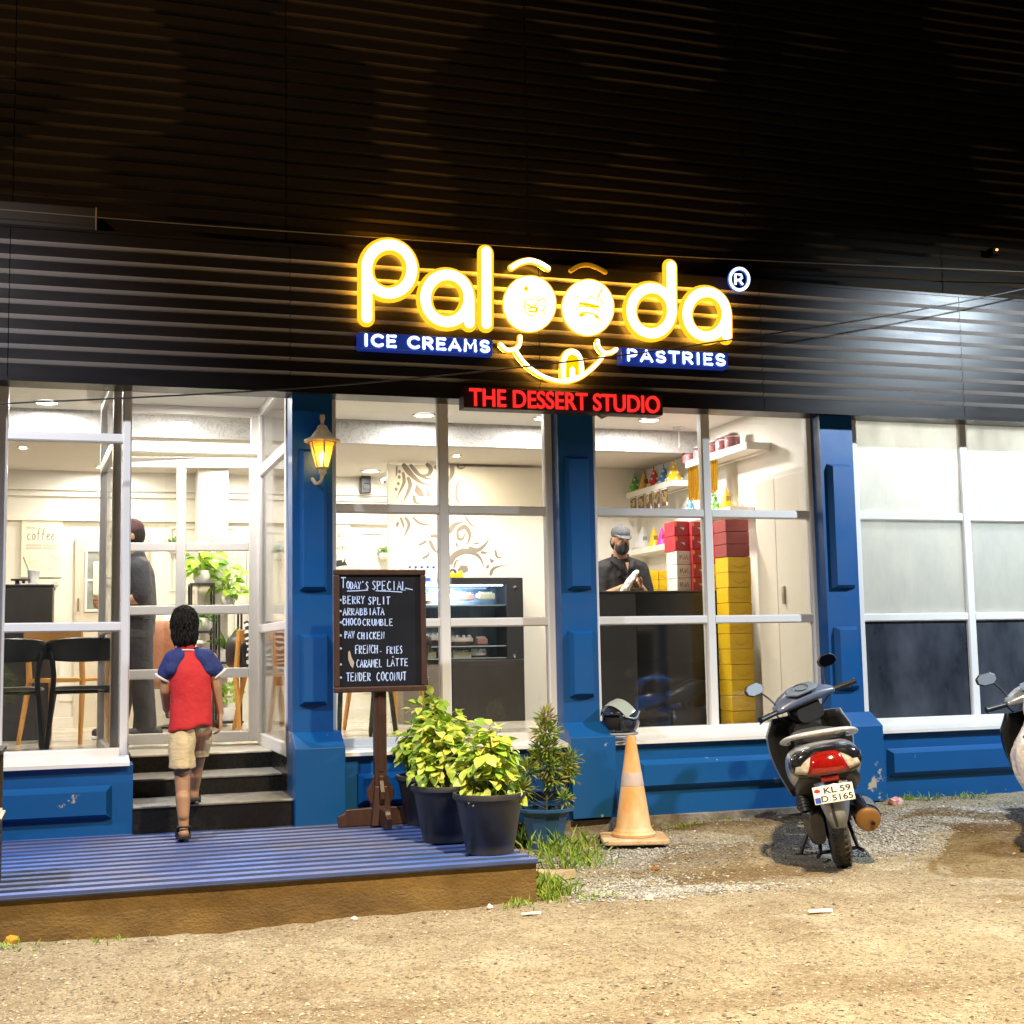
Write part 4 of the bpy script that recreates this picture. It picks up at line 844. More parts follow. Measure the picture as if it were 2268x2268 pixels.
# plant stand at the left edge of the platform
sx0, sx1, sy0, sy1 = -.80, -.333, -1.93, -1.56
t = thing('plant_stand', 'black slatted wooden plant stand at the left end of the platform', 'plant stand', (sx0, sy0, DK+.011))
WB = mat('black_stained_wood', (.022, .018, .015), .5, var=.5, vs=6, vcol=(.05, .035, .02), stretch=(1, 1, 5))
zt_ = atY(14, 1660, -1.7).z-DK; zm = atY(14, 1810, -1.7).z-DK
b = MB(); W_, D_ = sx1-sx0, sy1-sy0
for x in (0, W_-.03): 
    for y in (0, D_-.03): b.box(x, x+.03, y, y+.03, 0, zt_-.02)
b.build('frame', WB, t, bevel=.003)
for z in (zt_-.02, zm-.02):
    b = MB()
    for k in range(6): b.box(-.012, W_+.012, D_*k/6+.004, D_*(k+1)/6-.004, z, z+.02)
    b.build('shelf', WB, t, bevel=.002)
b = MB(); z = .03
while z < zm-.05: b.box(.03, W_-.03, .002, .014, z, z+.03); b.box(W_-.014, W_-.002, .03, D_-.03, z, z+.03); z += .048
b.build('slat_panel', WB, t)
t = thing('potted_shrub', 'leafy plant in a white pot on the stand at the left edge', 'potted plant', (-.60, -1.74, DK+.011+zt_))
pot(t, .11, .15, mat('white_pot_glaze', (.7, .7, .68), .3)); shrub(t, .13, [(0, 0, .26, .10), (.07, 0, .2, .1), (.13, -.02, .14, .09), (.19, 0, .15, .06), (.2, -.02, .06, .05)], 200, .075, .042, LEAFY, R1)
b = MB(); b.box(-.56, -.318, -1.90, -1.60, DK+.0115+zm, DK+.0215+zm); b.box(-.55, -.33, -1.88, -1.62, DK+.0216+zm, DK+.034+zm)
tag(b.build('tray', mat('white_tray', (.7, .7, .66), .4), bevel=.004), 'white tray on the lower shelf of the plant stand', 'tray')

# ------------------------------------------------------------------ traffic cone and helmet
cx, cy0 = 3.115, -.56; cz = ground_h(cx, cy0)+.006
t = thing('traffic_cone', 'faded orange traffic cone with a pale band in front of the shop', 'traffic cone', (cx, cy0, cz), rad(-17))
ORANGE = mat('faded_orange_rubber', (.60, .27, .05), .6, var=1.0, vs=5, vcol=(.66, .50, .30), bump=.1, bs=40, stretch=(1, 1, .5)); PALE = mat('pale_sleeve', (.50, .40, .36), .6, var=.6, vs=9, vcol=(.38, .30, .27)); BASEO = mat('worn_cone_base', (.62, .48, .33), .7, var=.8, vs=8, vcol=(.45, .25, .09), bump=.2, bs=50)
q = MB(); q.lathe([(.128, .032), (.132, .046), (.126, .054), (.118, .058), (.117, .066), (.108, .074), (.104, .085), (.0263, .610), (.022, .617), (.012, .618), (.010, .60)], 32); q.build('body', ORANGE, t, smooth=50)
q = MB(); f = lambda z: .104+(.0263-.104)*(z-.085)/(.61-.085)+.0016
q.lathe([(f(.325)-.002, .323), (f(.325), .325), (f(.40), .40), (f(.40)-.002, .402)], 32); q.build('sleeve', PALE, t, smooth=50)
q = MB(); s_ = .195
q.prism([(-s_+.03, -s_), (s_-.03, -s_), (s_, -s_+.03), (s_, s_-.03), (s_-.03, s_), (-s_+.03, s_), (-s_, s_-.03), (-s_, -s_+.03)], -.03, Matrix.Rotation(rad(90), 4, 'X') @ Matrix.Translation((0, 0, 0))); 
q.v = [(x, y, z+(0 if min(w2[2] for w2 in q.v) >= -1e-6 else .03)) for x, y, z in q.v]
q.build('base', BASEO, t, bevel=.009, seg=3)
def make_helmet(label, loc, rz):
    t = thing('motorcycle_helmet', label, 'helmet', loc, rz)
    HB = mat('black_helmet_gloss', (.012, .013, .018), .16, coat=.6, var=.25, vs=7, vcol=(.16, .22, .34)); 
    q = MB(); n, m = 28, 16; vs = []; fs = []; keep = {}
    for i in range(m+1):
        th = PI*.80*i/m
        for k in range(n):
            a = 2*PI*k/n; vs.append((.118*math.sin(th)*math.cos(a)*1.12, .105*math.sin(th)*math.sin(a), .112*math.cos(th)))
    for i in range(m):
        for k in range(n):
            a = (k+.5)*360/n; a = a if a <= 180 else a-360; zc = math.cos(PI*.80*(i+.5)/m)
            if abs(a) < 48 and -.55 < zc < .35: continue           # face opening
            fs.append((i*n+k, i*n+(k+1) % n, (i+1)*n+(k+1) % n, (i+1)*n+k))
    q.add(vs, fs); o = q.build('shell', HB, t, smooth=180); md = o.modifiers.new('solid', 'SOLIDIFY'); md.thickness = .012; md.offset = -1; md.use_rim = True
    q = MB(); q.ell((0, 0, -.01), (.108, .092, .090), 18, 12); q.build('lining', mat('black_helmet_lining', (.01, .01, .01), .9), t, smooth=180)
    q = MB(); q.lathe([(.128, -.045), (.131, 0), (.125, .045)], 14, a0=-rad(70), a1=rad(70), M=Matrix.Rotation(rad(-62), 4, 'Y')); o = q.build('visor', mat('hazy_visor', (.34, .38, .33), .12, spec=.6), t, smooth=180)
    q = MB(); q.tube([(.11*math.cos(rad(a)), .09*math.sin(rad(a)), -.086) for a in range(0, 360, 20)], .008, 6, closed=True); q.build('rim', mat('grey_trim', (.30, .30, .30), .4), t, smooth=180)
    q = MB()
    for s in (-1, 1): q.tube(sm_line([(.07, s*.098, .03), (-.02, s*.110, .01), (-.09, s*.075, .05)]), .006, 5)
    q.build('graphic', mat('silver_graphic', (.45, .50, .58), .3, .4), t, smooth=180)
    q = MB(); q.tube(sm_line([(.06, -.085, -.08), (.02, -.07, -.105), (-.02, -.085, -.09)]), .006, 5); q.build('strap', mat('cream_strap', (.60, .50, .32), .7), t, smooth=180)
    return t
make_helmet('black helmet with raised visor on the sill behind the traffic cone', (3.20, -.20, .725), rad(200))
# ------------------------------------------------------------------ motor scooters
def loft(mb, stn, n=20, close=True):
    """stn: (y, half width, z bottom, z top, squareness, x offset)"""
    vs = []
    for s_ in stn:
        y, hw, zb, zt = s_[:4]; e = s_[4] if len(s_) > 4 else 2.6; xo = s_[5] if len(s_) > 5 else 0
        for k in range(n):
            a = 2*PI*k/n; c, s2 = math.cos(a), math.sin(a)
            vs.append((xo+hw*math.copysign(abs(c)**(2/e), c), y, (zb+zt)/2+(zt-zb)/2*math.copysign(abs(s2)**(2/e), s2)))
    m = len(stn); fs = [(i*n+k, i*n+(k+1) % n, (i+1)*n+(k+1) % n, (i+1)*n+k) for i in range(m-1) for k in range(n)]
    if close: fs += [list(range(n-1, -1, -1)), [(m-1)*n+k for k in range(n)]]
    mb.add(vs, fs)
BLK = mat('black_scooter_plastic', (.014, .014, .016), .42, var=.3, vs=9, vcol=(.03, .03, .03)); BLKG = mat('black_scooter_paint', (.010, .010, .013), .18, coat=.5)
SILV = mat('silver_scooter_paint', (.50, .52, .56), .28, .5, coat=.4); GREYB = mat('blue_grey_scooter_plastic', (.11, .14, .23), .32, coat=.2)
TYRE = mat('dusty_tyre_rubber', (.022, .021, .020), .75, var=.8, vs=12, vcol=(.075, .06, .045), bump=.4, bs=90); RIM = mat('grey_rim', (.22, .22, .23), .35, .7)
ENG = mat('greasy_engine_metal', (.06, .06, .062), .5, .6, var=.7, vs=14, vcol=(.12, .09, .06)); CHROME = mat('polished_metal', (.75, .75, .76), .12, 1.0)
REDL = mat('red_tail_lens', (.30, .008, .006), .10, coat=.8, var=.6, vs=25, vcol=(.10, .004, .003)); CLRL = mat('clear_tail_lens', (.62, .56, .45), .10, coat=.8, var=.9, vs=30, vcol=(.26, .23, .19)); REFL = mat('red_reflector', (.22, .012, .01), .25)
SEATM = mat('black_seat_vinyl', (.016, .016, .017), .55, bump=.15, bs=160); MIRG = mat('mirror_glass', (.80, .84, .88), .03, 1.0); MIRL = mat('mirror_glass_reflection_tint', (.28, .34, .42), .3, .3)  # left mirror: bright reflection painted in as a pale base colour
BROWN = mat('rusty_muffler_cap', (.30, .16, .055), .45, .5, var=.6, vs=10, vcol=(.20, .10, .03)); PLATE = mat('number_plate_white', (.74, .74, .74), .4); INK = mat('plate_ink', (.02, .018, .018), .5)
PRED = mat('plate_red', (.55, .03, .05), .5); PBLUE = mat('plate_blue', (.02, .06, .42), .5); DASH = mat('dash_glass', (.20, .24, .30), .08, coat=1)
def wheel(t, name, y, r, wd, M=None):
    Mx = Matrix.Translation((0, y, r)) @ Matrix.Rotation(PI/2, 4, 'Y'); Mx = (M @ Mx) if M else Mx
    a = MB(); a.lathe([(r*.62, -wd*.36), (r*.72, -wd*.5), (r*.86, -wd*.5), (r*.95, -wd*.36), (r, -wd*.12), (r, wd*.12), (r*.95, wd*.36), (r*.86, wd*.5), (r*.72, wd*.5), (r*.62, wd*.36), (r*.6, 0), (r*.62, -wd*.36)], 40, M=Mx)
    for k in range(40):
        an = 2*PI*k/40; Mk = Mx @ Matrix.Rotation(an, 4, 'Z')
        for s in (-1, 1): a.box(r*.955, r*1.012, -.004, .004, s*wd*.08 if s > 0 else -wd*.42, s*wd*.42 if s > 0 else -wd*.08, Mk @ Matrix.Rotation(s*.35, 4, 'X'))
    w_ = MB(); w_.lathe([(.02, -wd*.3), (r*.25, -wd*.25), (r*.28, -.01), (r*.28, .01), (r*.25, wd*.25), (.02, wd*.3)], 20, M=Mx); w_.lathe([(r*.56, -wd*.38), (r*.63, -wd*.42), (r*.635, wd*.42), (r*.56, wd*.38), (r*.56, -wd*.38)], 32, M=Mx)
    for k in range(6): w_.box(r*.25, r*.57, -.018, .018, -.008, .008, Mx @ Matrix.Rotation(PI/3*k, 4, 'Z'))
    o = a.build(name, TYRE, t, smooth=40); w_.build('rim', RIM, o, smooth=40); return o
def make_scooter(label, loc, rz, lean, paint, dash_m, plate=True, steer=30, shield=BLK):
    t = thing('motor_scooter', label, 'scooter', loc); t.rotation_euler = (0, -rad(lean), rz)
    wheel(t, 'rear_wheel', 0, .215, .10)
    RK = rad(26); P0 = V((0, 1.03, .80)); ax = V((0, -math.sin(RK), math.cos(RK)))
    MS = Matrix.Translation(P0) @ Matrix.Rotation(rad(steer), 4, ax) @ Matrix.Translation(-P0)
    wheel(t, 'front_wheel', 1.25, .22, .085, MS)
    def P(name, mb, m, par=None, **k):
        mb.v = [(x, y, z if z < .25 else .25+(z-.25)*.865) for x, y, z in mb.v]; return mb.build(name, m, par or t, **k)
    q = MB(); 
    for s in (-1, 1): q.tube([MS @ V((s*.065, 1.25, .22)), MS @ V((s*.055, 1.10, .62))], .018, 8)
    P('front_fork', q, ENG, smooth=60)
    q = MB(); q.lathe([(.235, -.055), (.245, -.03), (.248, 0), (.245, .03), (.235, .055)], 16, a0=rad(20), a1=rad(170), M=MS @ Matrix.Translation((0, 1.25, .22)) @ Matrix.Rotation(PI/2, 4, 'Y') @ Matrix.Rotation(rad(-90), 4, 'Z')); o = P('front_mudguard', q, paint, smooth=180); md = o.modifiers.new('s', 'SOLIDIFY'); md.thickness = .004
    # bodywork
    q = MB(); loft(q, [(.66, .07, .34, .56), (.60, .12, .33, .62), (.45, .165, .34, .68), (.22, .195, .38, .715), (.02, .205, .44, .735), (-.16, .185, .50, .745), (-.27, .145, .555, .735), (-.33, .09, .60, .70)], 24); P('body_panel', q, paint, smooth=50, subd=1)
    q = MB(); loft(q, [(.62, .10, .30, .42), (.4, .14, .30, .44), (.1, .17, .37, .49), (-.12, .17, .43, .545), (-.27, .15, .49, .585), (-.335, .11, .52, .60)], 20); P('under_cowl', q, BLK, smooth=50)
    q = MB(); loft(q, [(.70, .06, .68, .735), (.66, .11, .685, .765), (.5, .135, .70, .775), (.25, .145, .715, .765), (.05, .15, .73, .80), (-.12, .14, .735, .805), (-.19, .10, .735, .785)], 20); P('seat', q, SEATM, smooth=60, subd=1)
    q = MB(); q.tube(sm_line([(-.165, .06, .735), (-.185, -.08, .755), (-.16, -.23, .785), (-.09, -.31, .80), (0, -.325, .803), (.09, -.31, .80), (.16, -.23, .785), (.185, -.08, .755), (.165, .06, .735)]), .020, 10, up=(0, 0, 1), flat=(.75, 1.1)); P('grab_rail', q, SILV if paint is not SILV else mat('pale_silver_rail', (.62, .63, .66), .3, .4), smooth=180)
    # tail lamp: red middle, clear indicators at the sides
    def lens(x0, x1, mt, name, zt, zb, dy=0):
        q = MB(); n, m = 10, 6; vs = []
        for j in range(m+1):
            f = j/m
            for i in range(n+1):
                x = x0(f)+(x1(f)-x0(f))*i/n; cr = (x/.155)**2
                z = (zb+(zt-zb)*f) + (.018*cr*(1-f) - .02*cr*f)
                vs.append((x, -.372+.055*cr+.02*(2*f-1)**2+.030*f+dy, z))
        q.add(vs, [(j*(n+1)+i, j*(n+1)+i+1, (j+1)*(n+1)+i+1, (j+1)*(n+1)+i) for j in range(m) for i in range(n)]); o = P(name, q, mt, smooth=180); md = o.modifiers.new('s', 'SOLIDIFY'); md.thickness = .01; md.offset = -1; return o
    lens(lambda f: -.105+.035*f, lambda f: .105-.035*f, REDL, 'tail_light', .694, .560, -.034)
    lens(lambda f: -.168+.022*f, lambda f: -.1065+.035*f, CLRL, 'indicator_lens', .688, .566, -.034); lens(lambda f: .1065-.035*f, lambda f: .168-.022*f, CLRL, 'indicator_lens', .688, .566, -.034)
    q = MB(); loft(q, [(-.12, .185, .53, .715), (-.24, .188, .525, .722), (-.325, .172, .535, .722), (-.352, .13, .545, .71)], 24); P('lamp_housing', q, BLKG, smooth=50)
    q = MB(); q.box(-.045, .045, -.372, -.355, .520, .553); P('reflector', q, REFL, bevel=.004)
    # mudguard with number plate
    q = MB(); sec = [(-.31, .56, .075), (-.355, .50, .085), (-.385, .42, .080), (-.395, .34, .062), (-.375, .25, .035)]
    vs = [];
    for y, z, hw in sec: vs += [(-hw, y+.03, z), (-hw*.55, y, z), (-.006, y-.004, z), (.006, y-.004, z), (hw*.55, y, z), (hw, y+.03, z)]
    q.add(vs, [(i*6+k, i*6+k+1, i*6+7+k, i*6+6+k) for i in range(4) for k in range(5)]); o = P('rear_mudguard', q, mat('grey_mudguard', (.28, .30, .34), .3, .3), smooth=40); md = o.modifiers.new('s', 'SOLIDIFY'); md.thickness = .006
    q = MB(); q.tube([(-.02, -.398, .49), (-.018, -.405, .34), (-.012, -.39, .26)], .007, 6); P('mudguard_rib', q, BLK, o)
    MP = Matrix.Translation((0, -.420, .455)) @ Matrix.Rotation(rad(-12), 4, 'X')
    q = MB(); q.box(-.10, .10, -.003, .003, -.05, .05, MP); pl = P('number_plate', q, PLATE, bevel=.004)
    if plate:
        q = MB(); add_text(q, 'KL 59', -.045, .088, .006, .040, -.0038, .001, .012, M=MP); add_text(q, 'D 5165', -.065, .092, -.040, -.006, -.0038, .001, .012, M=MP); P('plate_lettering', q, INK, pl)
        q = MB(); q.box(-.096, -.068, -.0042, -.003, -.044, -.012, MP); P('plate_blue_field', q, PBLUE, pl)
        q = MB(); q.ell(MP @ V((-.078, -.003, .022)), (.016, .002, .016), 12, 6); P('plate_red_mark', q, PRED, pl, smooth=180)
    # engine, exhaust, stand
    q = MB(); loft(q, [(-.06, .035, .14, .30, 3, -.095), (.05, .05, .12, .33, 3, -.10), (.35, .06, .16, .34, 3, -.10), (.46, .03, .2, .30, 3, -.09)], 14); q.box(-.10, .10, .20, .52, .20, .36); P('engine', q, ENG, smooth=40)
    q = MB(); q.lathe([(.028, -.02), (.03, .16), (.022, .17)], 12, c=(-.135, -.03, .34), M=Matrix.Rotation(rad(-25), 4, 'X')); 
    for k in range(8): q.lathe([(.018, 0), (.034, .004), (.034, .008), (.018, .012)], 14, c=V((-.135, -.03, .34))+Matrix.Rotation(rad(-25), 3, 'X') @ V((0, 0, .02*k)), M=Matrix.Rotation(rad(-25), 4, 'X'))
    P('shock_absorber', q, ENG, smooth=40)
    MX = Matrix.Translation((.165, .18, .26)) @ Matrix.Rotation(rad(96), 4, 'X')
    q = MB(); q.lathe([(.02, -.20), (.055, -.17), (.066, -.10), (.068, .22), (.066, .26)], 24, M=MX); q.tube(sm_line([(.165, .36, .27), (.12, .5, .2), (.05, .45, .2)]), .018, 8); mf = P('exhaust', q, BLKG, smooth=40)
    q = MB(); q.lathe([(.066, .26), (.062, .275), (.045, .283), (.001, .286)], 24, M=MX); P('exhaust_cap', q, BROWN, mf, smooth=40)
    q = MB(); q.lathe([(.012, .284), (.012, .30), (.009, .30)], 10, c=(.018, 0, -.02), M=MX); P('exhaust_outlet', q, BLK, mf)
    q = MB(); q.lathe([(.0705, -.02), (.0715, .20)], 12, a0=rad(-60), a1=rad(80), M=MX); P('heat_shield', q, mat('steel_heat_shield', (.35, .36, .38), .3, .8), mf, smooth=180)
    q = MB(); q.tube([(-.10, .42, .21), (-.20, .40, .035), (-.235, .385, .030)], .012, 8); q.tube([(-.08, .30, .20), (-.10, .16, .06), (-.12, .10, .05)], .011, 8); q.tube([(.08, .30, .20), (.10, .16, .06), (.12, .10, .05)], .011, 8); q.tube([(-.10, .16, .06), (.10, .16, .06)], .010, 8); P('stand', q, ENG, smooth=60)
    q = MB(); q.tube([(-.10, -.02, .27), (-.24, .03, .30)], .008, 6); q.box(-.27, -.23, -.0, .07, .292, .308); q.tube([(-.12, .30, .26), (-.26, .26, .27)], .010, 6); P('footrest', q, ENG)
    # floor, leg shield, front apron
    q = MB(); loft(q, [(.55, .15, .22, .30, 5), (.75, .165, .22, .29, 5), (1.0, .15, .23, .33, 5)], 18); P('floorboard', q, BLK, smooth=40)
    q = MB(); n, m = 12, 10; vs = []
    for j in range(m+1):
        f = j/m; z = .28+.56*f; hw = .165+.085*math.sin(PI*min(f*1.15, 1)*.62)-.05*max(f-.8, 0)*4
        for i in range(n+1):
            x = -hw+2*hw*i/n; vs.append((x, 1.0+.10*(1-f)**2*0-.0+.16*(1-(x/hw)**2)*(.55+.3*f)-.11*(f-.3), z))
    F = [(j*(n+1)+i, j*(n+1)+i+1, (j+1)*(n+1)+i+1, (j+1)*(n+1)+i) for j in range(m) for i in range(n)]
    q.add(vs, F); o = P('leg_shield', q, shield, smooth=180); md = o.modifiers.new('s', 'SOLIDIFY'); md.thickness = .012
    q = MB(); q.add([(x*1.04, y+.035, z) for x, y, z in vs], F); o = P('front_apron', q, paint, smooth=180); md = o.modifiers.new('s', 'SOLIDIFY'); md.thickness = .03
    q = MB(); loft(q, [(.93, .10, .52, .78, 3), (.99, .12, .50, .82, 3), (1.07, .12, .5, .84, 3)], 16); P('glove_box', q, BLK, smooth=50)
    q = MB(); q.lathe([(.001, -.012), (.02, -.012), (.022, 0)], 14, c=(-.06, .925, .70), M=Matrix.Rotation(rad(90), 4, 'X')); q.tube([(-.06, .92, .69), (-.06, .90, .66)], .012, 8); P('ignition_lock', q, ENG, smooth=60)
    # handlebar unit, turned about the raked steering axis
    def SB(name, mb, m, par=None, **k):
        mb.v = [tuple(MS @ V(p)) for p in mb.v]; return P(name, mb, m, par, **k)
    q = MB(); vs = []; n = 20; xs_ = [-.21, -.19, -.13, -.07, 0, .07, .13, .19, .21]
    for x in xs_:
        u_ = 1-(x/.215)**2; ry = .033+.072*u_; rzz = .023+.042*u_; yc_ = .94+.05*u_; zc = .93+.035*u_
        for k in range(n):
            a = 2*PI*k/n; vs.append((x, yc_+ry*math.cos(a)-.35*rzz*math.sin(a)*.5, zc+rzz*math.sin(a)+.25*ry*math.cos(a)))
    L_ = len(xs_); q.add(vs, [(i*n+k, i*n+(k+1) % n, (i+1)*n+(k+1) % n, (i+1)*n+k) for i in range(L_-1) for k in range(n)]+[list(range(n)), [(L_-1)*n+k for k in range(n)]]); SB('handlebar_cover', q, dash_m, smooth=50, subd=1)
    q = MB(); loft(q, [(1.0, .085, .76, .90, 3), (.98, .11, .82, .95, 3)], 16); loft(q, [(.93, .09, .78, .90, 3), (1.03, .10, .80, .93, 3)], 16); SB('handlebar_base', q, BLK, smooth=50)
    MD_ = Matrix.Translation((0, .925, 1.005)) @ Matrix.Rotation(rad(28), 4, 'X')
    q = MB(); q.prism([(.11*c_, .060*s2) for c_, s2 in ((-1, -.3), (-.62, -1), (.62, -1), (1, -.3), (.8, .75), (.4, 1), (-.4, 1), (-.8, .75))], -.016, MD_ @ Matrix.Rotation(rad(-90), 4, 'X')); d_ = SB('dashboard', q, DASH, bevel=.004)
    q = MB(); q.lathe([(.044, .0), (.047, .006), (.044, .010)], 28, c=(0, 0, .016), M=None); q.v = [tuple(MS @ MD_ @ V(p)) for p in q.v]; P('dial_ring', q, CHROME, d_, smooth=60)
    q = MB()
    for s in (-1, 1): q.tube(sm_line([(s*.20, .965, .915), (s*.16, 1.02, .86), (s*.08, 1.06, .80), (s*.05, 1.08, .70)]), .0045, 6)
    SB('control_cable', q, BLK, smooth=180)
    for s in (-1, 1):
        q = MB(); q.tube([(s*.20, .935, .925), (s*.215, .933, .925), (s*.335, .895, .925), (s*.345, .893, .925)], [.017, .0185, .0185, .022], 12); SB('hand_grip', q, BLK, smooth=50)
        q = MB(); q.tube([(s*.14, .94, .935), (s*.20, .935, .93)], .026, 12); SB('switch_housing', q, dash_m, smooth=50)
        q = MB(); q.tube(sm_line([(s*.19, .965, .915), (s*.25, .985, .91), (s*.33, .950, .895)]), .007, 6, flat=(.7, 1)); SB('brake_lever', q, BLK, smooth=180)
        q = MB(); q.tube(sm_line([(s*.175, .955, .95), (s*.195, .965, 1.02), (s*.225, .965, 1.075), (s*.245, .96, 1.10)]), .0062, 6); mr = SB('mirror', q, BLK, smooth=180)
        MM = Matrix.Translation((s*.265, .955, 1.125)) @ Matrix.Rotation(rad(8 if s < 0 else 2), 4, 'Z') @ Matrix.Rotation(rad(-6), 4, 'X')
        oc = [(.066*c_, .044*s2) for c_, s2 in ((-1, -.35), (-.6, -.95), (.45, -1), (.98, -.5), (1, .35), (.55, .95), (-.5, 1), (-.95, .4))]; oc = [(x*s, z) for x, z in oc]
        q = MB(); q.prism(oc, .022, MM); q.prism([(x*.7, z*.7) for x, z in oc], .034, MM); SB('mirror_shell', q, BLK, mr, bevel=.006)
        q = MB(); q.add([MM @ V((x*.88, -.0015, z*.88)) for x, z in oc], [list(range(8))]); SB('mirror_glass', q, MIRL if s < 0 else MIRG, mr)
    return t
make_scooter('silver and black scooter seen from behind on its side stand by the blue pillar', (3.835, -1.69, ground_h(3.835, -1.69)+.002), rad(-27), 9, SILV, GREYB, True, 28)
SC2 = (5.07, -2.08)
MAR = mat('black_pearl_paint', (.016, .014, .016), .2, .2, coat=.7)
make_scooter('black scooter with a carrier bag on its hook at the right edge', (SC2[0], SC2[1], ground_h(*SC2)+.002), rad(-34), 8, MAR, SILV, False, 14)

make_scooter('blue scooter parked outside the picture and mirrored in the dark lower window pane', (5.75, -3.35, 0.002), rad(62), 8, mat('bright_blue_scooter_paint', (.03, .20, .85), .3, coat=.6), mat('bright_blue_cowl', (.03, .20, .85), .3, coat=.6), False, 10)
t = thing('carrier_bag', 'pale pink and white plastic carrier bag hanging from the black scooter', 'bag', V((SC2[0], SC2[1], 0))+Matrix.Rotation(rad(-34), 3, 'Z') @ V((-.195, .76, .27)))
t.scale = (.74, .74, 1.08); q = MB(); n, m = 18, 12; vs = []; R2 = random.Random(4)
for j in range(m+1):
    f = j/m; r = (.085+.085*math.sin(PI*min(f*1.25, 1))**.8)*(1 if f < .62 else max(1-(f-.62)*2.1, .12))
    for k in range(n):
        a = 2*PI*k/n; w_ = 1+.14*math.sin(3*a+f*5)+.10*math.sin(7*a+f*9)*f+.05*math.sin(11*a-f*14); vs.append((r*w_*math.cos(a), r*.62*w_*math.sin(a), .02+.42*f-.03*math.sin(a*2)*(1-f)))
q.add(vs, [(j*n+k, j*n+(k+1) % n, (j+1)*n+(k+1) % n, (j+1)*n+k) for j in range(m) for k in range(n)]+[list(range(n))])
q.build('bag_body', mat('thin_pale_plastic', (.76, .74, .73), .3, var=.8, vs=9, vcol=(.70, .58, .57), trans=0, bump=.5, bs=14, bdist=.05), t, smooth=180)
q = MB()
for sx in (-1, 1): q.tube(sm_line([(sx*.03, 0, .42), (sx*.035, .01, .47), (sx*.008, .01, .54), (0, .01, .55)]), .010, 6, flat=(.4, 1))
q.build('bag_handle', mat('peach_plastic', (.66, .50, .36), .4), t, smooth=180)
# ------------------------------------------------------------------ things inside the shop
BLKC = mat('black_chair_plastic', (.014, .016, .018), .38, var=.2, vs=6); DKLAM = mat('dark_laminate', (.024, .021, .019), .42, var=.5, vs=22, vcol=(.045, .038, .032), stretch=(1, 1, .25))
OAK = mat('orange_oak', (.55, .27, .06), .4, var=.4, vs=5, vcol=(.42, .18, .035), stretch=(8, 8, 1)); WPOT = mat('white_ceramic', (.78, .78, .76), .25); METB = mat('black_metal', (.02, .02, .022), .4)
PAPER = mat('cream_poster_paper', (.78, .76, .62), .6); GREYI = mat('grey_ink', (.30, .29, .26), .7); PALEI = mat('pale_grey_ink', (.58, .57, .48), .7); BLKI = mat('black_ink', (.03, .03, .03), .6)
LEATH = mat('brown_leather', (.30, .115, .045), .42, var=.5, vs=9, vcol=(.20, .07, .03), bump=.2, bs=30)
LIME = leafmat('bright_pothos_leaf', [(.14, .34, .02), (.26, .48, .03), (.40, .60, .06), (.50, .66, .14)]); FERN = leafmat('mid_green_leaf', [(.08, .22, .03), (.16, .34, .05), (.28, .44, .10)])
def X(u, Y, v=1300): return atY(u, v, Y).x
def Zv(v, Y, u=1134): return atY(u, v, Y).z
# counter box with things on it
yb_ = 2.60; c0x, c1x = -.95, X(117, yb_)
t = thing('dark_counter', 'tall dark laminate counter behind the black chairs in the left window', 'counter', (c0x, yb_, FLOOR))
q = MB(); zt_ = Zv(1299, yb_, 60)-FLOOR; q.box(0, c1x-c0x, 0, .6, 0, zt_); q.build('cabinet', DKLAM, t, bevel=.004)
q = MB(); q.box(-.01, c1x-c0x+.008, -.008, .61, zt_+.001, zt_+.016); q.build('counter_top', DKLAM, t, bevel=.003)
zc = FLOOR+zt_+.017
p = atY(74, 1290, 2.75); t = thing('paper_cup', 'white takeaway cup with a straw on the dark counter', 'cup', (p.x, 2.75, zc))
q = MB(); q.lathe([(.001, 0), (.034, 0), (.045, .105), (.047, .107), (.047, .115), (.001, .118)], 20); q.build('cup', WPOT, t, smooth=40)
q = MB(); q.tube([(-.03, 0, .10), (-.075, 0, .215)], .005, 6); q.build('straw', mat('brown_straw', (.35, .28, .18), .5), t)
p = atY(46, 1290, 2.75); q = MB(); q.box(-.07, .07, -.05, .05, .035, .047); q.box(-.04, -.01, -.03, .03, 0, .0345); q.box(.01, .03, -.03, .03, 0, .0345); o = tag(q.build('tablet_stand', METB, bevel=.003), 'black low stand on the dark counter left of the white cup', 'stand'); o.location = (p.x, 2.75, zc)
p = atY(66, 1299, 2.66); q = MB(); q.box(-.07, .07, -.03, .03, 0, .008, Matrix.Rotation(rad(12), 4, 'Z')); o = tag(q.build('paper_napkin', WPOT), 'white folded napkin in front of the cup on the dark counter', 'napkin'); o.location = (p.x, 2.66, zc)
